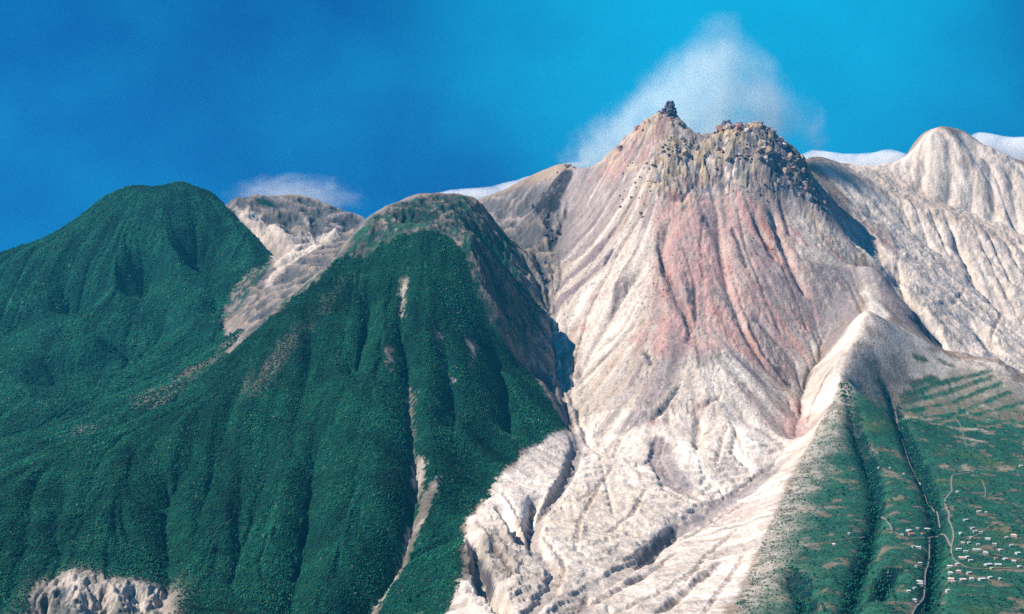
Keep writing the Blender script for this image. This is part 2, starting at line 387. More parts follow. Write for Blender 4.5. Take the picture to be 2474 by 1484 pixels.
[(-1955.9,4050,218.8),(-1568,4300,357.3),(-1375.1,4500,425.1),(-1163.6,4720,510.6),(-1117.4,5150,611.8),(-1047.1,5500,738.1),(-1044.8,5950,856.2),(-1050.6,6280,992.4)],
[(-2066.6,6290,992.5),(-1927.5,6320,1039.5),(-1746.9,6340,1082.8),(-1539.8,6410,1107.4),(-1408.4,6500,1100.8)],
[(-1539.8,6410,1107.4),(-1394.2,6180,918.2),(-1294.4,5850,779.4),(-1320.9,5630,634.7)],
[(-2066.6,6290,992.5),(-1997.7,5970,777),(-1896,5470,561.6),(-1807.3,5040,424.7)],
[(-1746.9,6340,1082.8),(-1738.3,6110,882),(-1687.5,5750,679.9),(-1646.3,5390,503)],
[(-1477.1,7060,1356.7),(-1432.4,7200,1336.1),(-1385.1,7400,1348.2),(-1302.1,7550,1366.2),(-1202.1,7620,1383.9),(-1115.4,7640,1378.5),(-991.4,7550,1321.8),(-872.3,7480,1278.4),(-756.2,7420,1247),(-601.9,7400,1161.2)],
[(-1560.8,7460,1206.7),(-1512,7600,1186.1),(-1460,7800,1198.2),(-1371.1,7950,1216.2),(-1265.2,8020,1233.9),(-1173.8,8040,1228.5),(-1043.9,7950,1171.8),(-918.9,7880,1128.4),(-797,7820,1097),(-634.4,7800,1011.2)],
[(-1665.4,7960,956.7),(-1611.5,8100,936.1),(-1553.6,8300,948.2),(-1457.3,8450,966.2),(-1344.1,8520,983.9),(-1246.8,8540,978.5),(-1109.6,8450,921.8),(-977.3,8380,878.4),(-847.9,8320,847),(-675.1,8300,761.2)],
[(-1402.7,7050,1252.5),(-1210.8,6900,1143.6),(-1057.6,6700,1057.7),(-1042.1,6480,995.3)],
[(-1060.8,6720,1058.2),(-953.3,6800,1080),(-845.5,6900,1123.3),(-734.1,7000,1175.9),(-573.4,7050,1211)],
[(-1242.2,7080,1212.3),(-1093.8,7200,1238.8),(-924.5,7200,1207.1)],
[(-561.2,6900,1163.8),(-355.6,6850,1242.5),(-153,6800,1307.9),(26.8,6760,1333.3),(144.8,6700,1372.7),(207.3,6500,1406.3),(254.1,6380,1440.1),(278.2,6330,1445.1)],
[(-593.7,7300,1003.8),(-376.4,7250,1082.5),(-162,7200,1147.9),(28.4,7160,1173.3),(153.4,7100,1212.7),(220.1,6900,1246.3),(270,6780,1280.1),(295.8,6730,1285.1)],
[(-634.4,7800,743.8),(-402.3,7750,822.5),(-173.2,7700,887.9),(30.4,7660,913.3),(164.3,7600,952.7),(236,7400,986.3),(289.9,7280,1020.1),(317.8,7230,1025.1)],
[(-103,6200,1164.4),(24.5,6180,1209),(114.3,6120,1241.9)],
[(-11.2,5850,1054.9),(91.6,5820,1054.1),(159.3,5790,1036.3)],
[(278.2,6330,1445.1),(210.2,6190,1354.9),(145.9,6090,1293.9),(105.2,6010,1227),(111.8,5985,1190.4)],
[(111.8,5985,1181.6),(161.7,5880,1133.5),(173.2,5800,1070.6)],
[(279.8,6200,1392.1),(238.7,6080,1293.3),(199,5960,1180.5),(184.5,5780,1070),(211,5580,982.1)],
[(341.3,6160,1421.5),(357.8,5980,1286.8),(295.5,5790,1121.4)],
[(1165.8,4690,526.9),(1376.9,4850,557.1),(1554.1,4960,593.2),(1781.8,4890,532.6),(2070.9,4800,419)],
[(942.7,4080,406.8),(1112.5,4130,400.7),(1307.8,4170,395.9),(1535.1,4210,391.1),(1896.9,4250,373.7)],
[(738.1,3660,327.7),(927.3,3640,341.6),(1148.4,3660,338.6),(1346.1,3690,334),(1652.3,3700,321.5)],
[(592.7,3220,291.7),(761.2,3170,301.2),(1001.5,3190,297.4),(1171.7,3210,293.6),(1443.2,3230,280.3)],
[(459.4,2760,252.7),(686.2,2690,269.1),(848.2,2700,266.8),(989.9,2710,264.5),(1216.1,2720,257.3)],
[(-1297.1,2050,150)],
[(-5924.3,9450,150)],
[(-1175.7,2050,150)],
[(-5369.8,9450,150)],
[(-1054.3,2050,150)],
[(-4815.2,9450,150)],
[(-932.8,2050,150)],
[(-4260.6,9450,150)],
[(-811.4,2050,150)],
[(-3706,9450,150)],
[(-690,2050,150)],
[(-3151.4,9450,150)],
[(-568.6,2050,150)],
[(-2596.8,9450,150)],
[(-447.1,2050,150)],
[(-2042.3,9450,150)],
[(-325.7,2050,150)],
[(-1487.7,9450,150)],
[(-204.3,2050,150)],
[(-933.1,9450,150)],
[(-82.9,2050,150)],
[(-378.5,9450,150)],
[(38.6,2050,150)],
[(176.1,9450,150)],
[(160,2050,150)],
[(730.7,9450,150)],
[(281.4,2050,150)],
[(1285.2,9450,150)],
[(402.8,2050,150)],
[(1839.8,9450,150)],
[(524.3,2050,150)],
[(2394.4,9450,150)],
[(645.7,2050,150)],
[(2949,9450,150)],
[(767.1,2050,150)],
[(3503.6,9450,150)],
[(888.5,2050,150)],
[(4058.2,9450,150)],
[(1009.9,2050,150)],
[(4612.8,9450,150)],
[(1131.4,2050,150)],
[(5167.3,9450,150)],
[(1252.8,2050,150)],
[(5721.9,9450,150)]]
SPOTS = [(-4400,1650,110),(-4400,9550,60),(-4000,1650,110),(-4000,9550,60),(-3600,1650,110),(-3600,9550,60),(-3200,1650,110),(-3200,9550,60),(-2800,1650,110),(-2800,9550,60),(-2400,1650,110),(-2400,9550,60),(-2000,1650,110),(-2000,9550,60),(-1600,1650,110),(-1600,9550,60),(-1200,1650,110),(-1200,9550,60),(-800,1650,110),(-800,9550,60),(-400,1650,110),(-400,9550,60),(0,1650,110),(0,9550,60),(400,1650,110),(400,9550,60),(800,1650,110),(800,9550,60),(1200,1650,110),(1200,9550,60),(1600,1650,110),(1600,9550,60),(2000,1650,110),(2000,9550,60),(2400,1650,110),(2400,9550,60),(2800,1650,110),(2800,9550,60),(3200,1650,110),(3200,9550,60),(3600,1650,110),(3600,9550,60),(4000,1650,110),(4000,9550,60),(4400,1650,110),(4400,9550,60)]
CARVES = [(62,50,[[(-379,4740),(-372,4692),(-366,4636),(-359,4580),(-352,4524),(-345,4476),(-339,4428),(-331,4372),(-325,4332),(-319,4284),(-313,4236),(-307,4180),(-301,4124),(-296,4068),(-289,4020),(-282,3964),(-275,3908),(-269,3860),(-264,3804),(-260,3764),(-256,3716),(-253,3684),(-256,3636),(-259,3580),(-263,3540),(-270,3484),(-278,3428),(-284,3396),(-291,3364),(-297,3324),(-302,3284),(-312,3244),(-322,3212),(-330,3172),(-340,3140),(-345,3084),(-343,2980),(-337,2844)]]),(34,38,[[(-548,3900),(-544,3860),(-538,3812),(-533,3764),(-527,3708),(-525,3668),(-523,3620),(-521,3580),(-520,3540),(-518,3500),(-517,3460),(-515,3412),(-514,3372),(-513,3332),(-509,3292),(-506,3252),(-502,3212),(-497,3164),(-493,3124),(-477,3012)],
[(-251,4564),(-242,4524),(-233,4492),(-225,4452),(-216,4412),(-208,4372),(-200,4332),(-192,4292),(-183,4244),(-183,4188),(-182,4132),(-182,4068)],
[(-901,3788),(-898,3740),(-895,3692),(-891,3644),(-887,3596),(-876,3548),(-862,3492),(-850,3444),(-838,3396),(-825,3356),(-810,3308),(-796,3260),(-788,3212),(-780,3164),(-772,3116),(-759,3052),(-743,2972)],
[(-462,4660),(-464,4612),(-466,4564),(-467,4516),(-469,4468),(-470,4412),(-471,4364),(-472,4316),(-472,4260)],
[(-63,4628),(-55,4604),(-46,4556),(-38,4500),(-30,4460),(-22,4428),(-18,4388),(-15,4340),(-11,4292),(-8,4244)]]),(24,14,[[(137,5252),(141,5172),(146,5100),(150,5028),(152,4964),(153,4900),(155,4836),(162,4772),(169,4708),(176,4644),(182,4580),(189,4524)]]),(24,18,[[(92,5824),(103,5536),(120,5472),(136,5416),(141,5336),(145,5256)],
[(-125,4920),(-103,4896),(-81,4888),(-66,4856),(-52,4824),(-35,4824),(-19,4824),(-2,4824)],
[(143,5964),(161,5868),(176,5772)],
[(-48,5168),(-2,5240),(17,5208),(36,5176)],
[(-79,4756),(-55,4764),(-30,4788),(1,4844),(34,4908)],
[(22,5476),(54,5468),(86,5452),(104,5404),(121,5340),(137,5268)],
[(-23,4664),(5,4680),(33,4712),(61,4728),(81,4728),(102,4712),(122,4672),(141,4624),(156,4568),(171,4512),(186,4448)],
[(26,4856),(55,4880),(92,4936)]]),(24,18,[[(821,5656),(816,5600),(812,5552),(808,5496),(803,5440),(796,5376),(796,5320),(794,5256),(794,5200),(794,5152),(802,5104),(809,5056),(816,5008),(822,4952),(833,4912),(845,4872),(857,4840),(870,4816),(895,4808),(920,4800),(944,4792)],
[(627,5560),(611,5512),(594,5456),(578,5400),(581,5336),(585,5272),(588,5208),(598,5160),(607,5112),(616,5064),(624,5008),(623,4936),(620,4856)],
[(1044,5696),(1048,5656),(1050,5608),(1051,5552),(1057,5496),(1062,5440),(1067,5384),(1077,5352),(1086,5320),(1097,5296)],
[(966,5632),(973,5576),(980,5520),(989,5480),(998,5440),(1007,5400)],
[(511,5372),(490,5332),(468,5284),(446,5244),(426,5204),(406,5172),(385,5132),(366,5100),(346,5068),(327,5028),(307,4988),(288,4948),(269,4908),(251,4876),(233,4836)]]),(36,17,[[(83,3816),(53,3704),(47,3624),(39,3472),(45,3352)],
[(-94,3284),(-82,3228),(-70,3100),(-55,3028),(-41,2972),(-23,2900),(-5,2820)],
[(-39,3600),(-23,3600),(-7,3492),(14,3404),(33,3348)],
[(291,3252),(320,3348),(348,3436),(376,3500),(402,3556),(429,3600)]]),(16,12,[[(597,4468),(586,4436),(573,4380),(566,4236)],
[(704,4396),(681,4292),(663,4212),(692,4164)],
[(87,2844),(111,2876),(134,2900),(158,2924),(178,2956),(198,2996),(218,3028),(238,3060),(260,3100),(281,3132),(303,3172)],
[(153,4200),(165,4200),(178,4200),(187,4124),(167,4036),(148,3956),(130,3876),(104,3764),(80,3676)],
[(297,2844),(316,2884),(336,2924),(358,2972),(378,3012),(401,3060),(428,3124),(454,3180),(476,3200)]]),(14,24,[[(1343,5680),(1367,5664),(1389,5640),(1412,5624),(1444,5616),(1475,5608),(1508,5608),(1539,5600),(1557,5576),(1575,5552),(1588,5512),(1598,5464),(1611,5424),(1620,5376),(1578,5160)]]),(30,30,[[(1608,5852),(1573,5740),(1529,5596)],
[(1971,6300),(1977,6260),(1983,6220),(1986,6172),(1986,6116),(1986,6060),(1983,5996),(1995,5948),(2010,5908),(2024,5868),(2040,5836),(2054,5796)],
[(1822,5660),(1836,5612),(1846,5556),(1854,5492),(1866,5444)]]),(32,22,[[(1084,4580),(1068,4476),(1057,4396),(1049,4332),(1041,4268),(1037,4220),(1036,4172),(1033,4116),(1025,4044),(1013,3956),(992,3852),(971,3748),(950,3644),(922,3548),(895,3452),(867,3364),(838,3268),(811,3180),(781,3092),(755,3020),(730,2948),(701,2860),(675,2780),(651,2708),(635,2652),(621,2604),(609,2564)],
[(1262,4804),(1273,4788),(1282,4764),(1286,4724),(1214,4420),(1202,4340),(1194,4276),(1189,4220),(1185,4172),(1179,4108),(1164,4012),(1143,3900),(1124,3796),(1096,3676),(1071,3564),(1045,3452),(1000,3300),(968,3204),(935,3100),(903,3004),(875,2916),(849,2836),(825,2764),(804,2700),(786,2644),(771,2596),(758,2556)],
[(606,3068),(604,2980),(601,2892),(588,2820),(577,2756),(567,2700),(557,2644)],
[(819,3004),(790,2940),(762,2876),(736,2820)]]),(40,30,[[(-1023,3104),(-1007,3040),(-990,2976),(-969,2912),(-945,2840),(-921,2768)],
[(-907,3112),(-893,3040),(-878,2968),(-855,2896),(-833,2824),(-813,2760)],
[(-848,3168),(-829,3112),(-805,3040),(-782,2968),(-759,2888),(-739,2816),(-721,2752)]]),(20,26,[[(-1256,7160),(-1203,6976),(-1167,6880),(-1122,6792),(-1029,6400)],
[(-1153,7176),(-1107,7016),(-1066,6880)]]),(24,26,[[(2012,6892),(2001,6836),(1995,6796),(1968,6756),(1940,6708)],
[(2136,6900),(2126,6844),(2118,6796),(2112,6756),(2088,6708),(2058,6644)],
[(2205,6828),(2204,6780),(2204,6732),(2181,6676),(2158,6620)],
[(2323,6852),(2307,6772),(2298,6716),(2276,6652),(2254,6588)],
[(2441,6900),(2420,6820),(2404,6756),(2388,6692),(2378,6644),(2364,6588),(2348,6524)]])]
TRENCHES = [(13,20,[[(188,4440),(195,4376),(200,4288),(186,4184),(172,4080),(160,4000),(143,3928),(126,3848),(109,3768),(88,3696),(68,3624),(58,3480),(48,3376),(55,3320),(61,3272),(82,3224),(101,3160),(84,3024),(64,2960),(46,2896),(28,2832),(19,2768),(11,2704)]]),(7,26,[[(857,4192),(829,4176),(803,4168),(777,4160),(744,4112),(707,4064),(670,4008),(635,3960),(601,3904),(569,3856),(536,3800),(506,3752),(475,3696),(446,3656),(420,3592),(395,3536),(371,3480),(347,3424),(324,3368),(302,3312),(272,3248),(244,3192),(216,3136),(192,3088),(168,3040),(144,2984),(124,2920),(104,2848),(93,2768),(83,2704)]]),(9,16,[[(454,4352),(435,4264),(415,4160),(422,4088),(429,4024),(437,3968),(461,3936),(484,3904),(507,3872)],
[(575,4300),(570,4300),(565,4300),(571,4300),(571,4252)]]),(26,16,[[(-97,3392),(-90,3328),(-84,3280),(-78,3240),(-71,3160),(-59,3064),(-47,3016),(-36,2968),(-23,2912),(-10,2856),(3,2800)],
[(-34,3688),(-18,3640),(-2,3496),(12,3400),(25,3344)]])]
ZONES = {'lowland': [[(1250,4996),(1273,4980),(1303,4988),(1337,5012),(1382,5076),(1417,5100),(1438,5084),(1462,5076),(1487,5076),(1513,5076),(1539,5076),(1562,5068),(1583,5052),(1614,5060),(1645,5068),(1671,5060),(1697,5052),(1725,5052),(1754,5052),(1764,5020),(1777,4996),(1790,4972),(1803,4948),(1825,4940),(1851,4940),(1873,4932),(1896,4924),(1918,4916),(1943,4916),(1965,4908),(1987,4900),(2013,4900),(2035,4892),(2060,4892),(2082,4884),(2104,4876),(2129,4876),(2158,4884),(2187,4892),(2212,4892),(2238,4892),(2263,4892),(2285,4884),(2303,4868),(2325,4860),(2342,4844),(2360,4828),(2377,4812),(2390,4788),(2407,4772),(2419,4748),(2432,4724),(2444,4700),(2460,4684),(2472,4660),(2483,4636),(2494,4612),(2505,4588),(2516,4564),(2526,4540),(2537,4516),(2547,4492),(2556,4468),(2566,4444),(2575,4420),(2584,4396),(2593,4372),(2606,4356),(2614,4332),(2622,4308),(2563,4196),(2509,4092),(2459,3996),(2408,3900),(2363,3812),(2321,3732),(2280,3652),(2238,3572),(2201,3500),(2168,3436),(2130,3364),(2102,3308),(2069,3244),(2040,3188),(2011,3132),(1982,3076),(1953,3020),(1928,2972),(1899,2916),(1874,2868),(1854,2828),(1829,2780),(1808,2740),(1788,2700),(1768,2660),(1747,2620),(1726,2580),(1712,2580),(1698,2580),(1684,2580),(1665,2572),(1652,2572),(1638,2572),(1619,2564),(1605,2564),(1592,2564),(1578,2564),(1559,2556),(1545,2556),(1532,2556),(1518,2556),(1500,2548),(1486,2548),(1472,2548),(1459,2548),(1440,2540),(1427,2540),(1413,2540),(1395,2532),(1382,2532),(1368,2532),(1354,2532),(1337,2524),(1323,2524),(1310,2524),(1296,2524),(1282,2524),(1265,2516),(1251,2516),(1238,2516),(1224,2516),(1211,2516),(1194,2508),(1180,2508),(1167,2508),(1153,2508),(1140,2508),(1126,2508),(1109,2500),(1096,2500),(1083,2500),(1069,2500),(1056,2500),(1042,2500),(1029,2500),(1016,2500),(1002,2500),(989,2500),(975,2500),(962,2500),(949,2500),(935,2500),(922,2500),(908,2500),(895,2500),(881,2500),(868,2500),(855,2500),(841,2500),(828,2500),(814,2500),(801,2500),(788,2500),(774,2500),(761,2500),(747,2500),(734,2500),(721,2500),(707,2500),(694,2500),(680,2500),(667,2500),(654,2500),(640,2500),(627,2500),(613,2500),(600,2500),(587,2500),(573,2500),(560,2500),(546,2500),(533,2500),(521,2508),(508,2508),(494,2508),(481,2508),(469,2516),(455,2516),(442,2516),(430,2524),(416,2524),(403,2524),(389,2524),(377,2532),(385,2564),(395,2604),(404,2636),(415,2684),(425,2724),(439,2788),(454,2844),(468,2892),(482,2940),(498,2996),(513,3052),(531,3116),(547,3172),(559,3204),(580,3284),(602,3364),(618,3412),(638,3476),(658,3540),(678,3604),(698,3668),(720,3740),(743,3812),(766,3884),(788,3940),(810,3996),(833,4052),(856,4108),(879,4164),(904,4228),(925,4276),(943,4316),(969,4388),(987,4420),(1004,4452),(1025,4492),(1049,4548),(1074,4604),(1105,4684),(1124,4732),(1139,4756),(1155,4788),(1173,4828),(1197,4892),(1218,4940),(1233,4964)]],'crag': [[(613,5864),(653,5856),(695,5864),(741,5888),(788,5912),(826,5936),(861,5936),(931,6200),(963,6200),(1002,6200),(1042,6200),(1081,6200),(1127,6200),(1172,6200),(1202,6200),(1231,6200),(1260,6200),(1289,6200),(1318,6200),(1332,6200),(1345,6200),(1358,6200),(1371,6200),(1359,6088),(1356,6016),(1361,5984),(1287,5808),(1244,5768),(1207,5752),(1172,5744),(1140,5744),(1107,5736),(1074,5728),(1040,5712),(1007,5704),(975,5696),(944,5696),(909,5688),(876,5688),(842,5688),(808,5680),(773,5672),(737,5648),(700,5624),(665,5600),(626,5624),(587,5648),(575,5688),(562,5728),(549,5768),(564,5792),(580,5816),(596,5840)]],'upper': [[(367,6128),(391,6136),(415,6128),(439,6128),(476,6300),(500,6300),(525,6300),(554,6300),(584,6300),(614,6300),(643,6300),(673,6300),(710,6300),(747,6300),(765,6300),(784,6300),(803,6300),(769,5904),(783,5872),(736,5848),(691,5824),(660,5808),(629,5784),(599,5768),(569,5768),(539,5776),(510,5792),(480,5800),(451,5824),(430,5888),(411,5984),(389,6056)]],'cliff': [[(-1068,3128),(-1055,3144),(-1044,3168),(-1031,3184),(-1020,3208),(-999,3208),(-979,3208),(-956,3200),(-937,3168),(-918,3136),(-906,3152),(-893,3168),(-883,3192),(-866,3208),(-849,3224),(-825,3224),(-799,3216),(-810,3288),(-781,3232),(-770,3192),(-759,3152),(-747,3104),(-732,3048),(-713,2976),(-700,2912),(-686,2848),(-676,2800),(-663,2744),(-653,2696),(-643,2648),(-657,2648),(-672,2648),(-688,2656),(-703,2656),(-717,2656),(-732,2656),(-746,2656),(-761,2656),(-775,2656),(-789,2656),(-804,2656),(-818,2656),(-835,2664),(-850,2664),(-864,2664),(-879,2664),(-893,2664),(-908,2664),(-922,2664),(-939,2712),(-958,2768),(-975,2816),(-994,2872),(-1013,2928),(-1033,2984),(-1045,3032),(-1057,3080)]],'talus': [[(334,6200),(360,6200),(386,6200),(412,6200),(438,6200),(464,6200),(491,6200),(517,6200),(546,6200),(575,6200),(604,6200),(633,6200),(662,6200),(698,6200),(735,6200),(757,6200),(779,6200),(801,6200),(823,6200),(805,5912),(843,5936),(878,5936),(916,5952),(990,6200),(1026,6200),(1063,6200),(1099,6200),(1136,6200),(1172,6200),(1202,6200),(1231,6200),(1260,6200),(1289,6200),(1318,6200),(1332,6200),(1345,6200),(1358,6200),(1371,6200),(1357,6080),(1356,6016),(1361,5984),(1383,5984),(1404,5976),(1422,5960),(1440,5944),(1378,5680),(1371,5640),(1365,5608),(1338,5488),(1330,5448),(1325,5416),(1313,5360),(1299,5296),(1272,5256),(1249,5232),(1226,5208),(1204,5192),(1182,5168),(1153,5120),(1126,5072),(1102,5032),(1080,5000),(1057,4960),(1032,4912),(1013,4888),(1002,4848),(989,4800),(970,4720),(953,4648),(940,4600),(917,4608),(890,4600),(862,4584),(835,4576),(810,4576),(784,4568),(759,4568),(732,4544),(706,4520),(679,4488),(654,4464),(630,4448),(607,4440),(582,4432),(558,4432),(533,4424),(509,4416),(484,4408),(461,4408),(436,4400),(413,4400),(389,4400),(365,4400),(342,4400),(316,4408),(291,4416),(265,4416),(239,4416),(212,4408),(205,4448),(199,4512),(192,4560),(185,4616),(178,4672),(170,4728),(163,4784),(155,4840),(153,4888),(152,4928),(150,4976),(149,5024),(147,5080),(148,5136),(148,5192),(148,5240),(148,5296),(149,5360),(149,5424),(164,5464),(180,5520),(197,5584),(213,5632),(229,5672),(245,5712),(262,5752),(279,5808),(287,5872),(293,5920),(301,5976),(307,6008),(313,6048),(320,6088),(326,6120)]],'volcano': [[(334,6200),(360,6200),(386,6200),(412,6200),(438,6200),(464,6200),(491,6200),(517,6200),(546,6200),(575,6200),(604,6200),(633,6200),(662,6200),(698,6200),(735,6200),(757,6200),(779,6200),(801,6200),(823,6200),(805,5912),(843,5936),(878,5936),(916,5952),(990,6200),(1026,6200),(1063,6200),(1099,6200),(1136,6200),(1172,6200),(1202,6200),(1231,6200),(1260,6200),(1289,6200),(1318,6200),(1332,6200),(1345,6200),(1358,6200),(1371,6200),(1357,6080),(1356,6016),(1361,5984),(1383,5984),(1404,5976),(1422,5960),(1440,5944),(1378,5680),(1371,5640),(1365,5608),(1338,5488),(1330,5448),(1325,5416),(1313,5360),(1299,5296),(1272,5256),(1249,5232),(1226,5208),(1204,5192),(1182,5168),(1153,5120),(1126,5072),(1102,5032),(1080,5000),(1057,4960),(1032,4912),(1013,4888),(1002,4848),(989,4800),(970,4720),(953,4648),(940,4600),(917,4608),(890,4600),(862,4584),(835,4576),(810,4576),(784,4568),(759,4568),(732,4544),(706,4520),(679,4488),(654,4464),(630,4448),(607,4440),(582,4432),(558,4432),(533,4424),(509,4416),(484,4408),(461,4408),(436,4400),(413,4400),(389,4400),(365,4400),(342,4400),(316,4408),(291,4416),(265,4416),(239,4416),(212,4408),(205,4448),(199,4512),(192,4560),(185,4616),(178,4672),(170,4728),(163,4784),(155,4840),(153,4888),(152,4928),(150,4976),(149,5024),(147,5080),(148,5136),(148,5192),(148,5240),(148,5296),(149,5360),(149,5424),(164,5464),(180,5520),(197,5584),(213,5632),(229,5672),(245,5712),(262,5752),(279,5808),(287,5872),(293,5920),(301,5976),(307,6008),(313,6048),(320,6088),(326,6120)]],'smooth': [[(211,4384),(235,4392),(259,4392),(283,4392),(306,4384),(329,4376),(352,4368),(375,4360),(397,4352),(420,4344),(443,4336),(466,4336),(488,4328),(512,4328),(534,4320),(557,4320),(580,4312),(602,4304),(625,4304),(647,4296),(669,4288),(692,4288),(716,4296),(741,4304),(768,4328),(795,4344),(823,4368),(851,4392),(882,4432),(888,4344),(867,4320),(846,4296),(814,4216),(790,4176),(770,4152),(741,4080),(717,4032),(693,3984),(669,3936),(645,3880),(620,3824),(597,3776),(575,3728),(551,3672),(530,3624),(509,3584),(488,3536),(467,3480),(447,3432),(427,3384),(407,3336),(389,3296),(370,3248),(351,3192),(333,3144),(317,3104),(299,3056),(283,3008),(267,2968),(251,2928),(236,2888),(222,2848),(206,2856),(191,2856),(175,2856),(159,2856),(143,2856),(127,2856),(111,2848),(95,2848),(80,2848),(64,2840),(48,2840),(32,2832),(17,2832),(1,2840),(-15,2840),(-31,2848),(-27,2896),(-23,2944),(-18,2984),(-14,3032),(-9,3088),(-5,3168),(0,3232),(5,3280),(11,3312),(16,3344),(21,3392),(27,3456),(34,3576),(40,3648),(46,3696),(53,3760),(60,3832),(67,3904),(74,3976),(92,4016),(111,4072),(129,4128),(149,4192),(169,4256),(190,4328)],
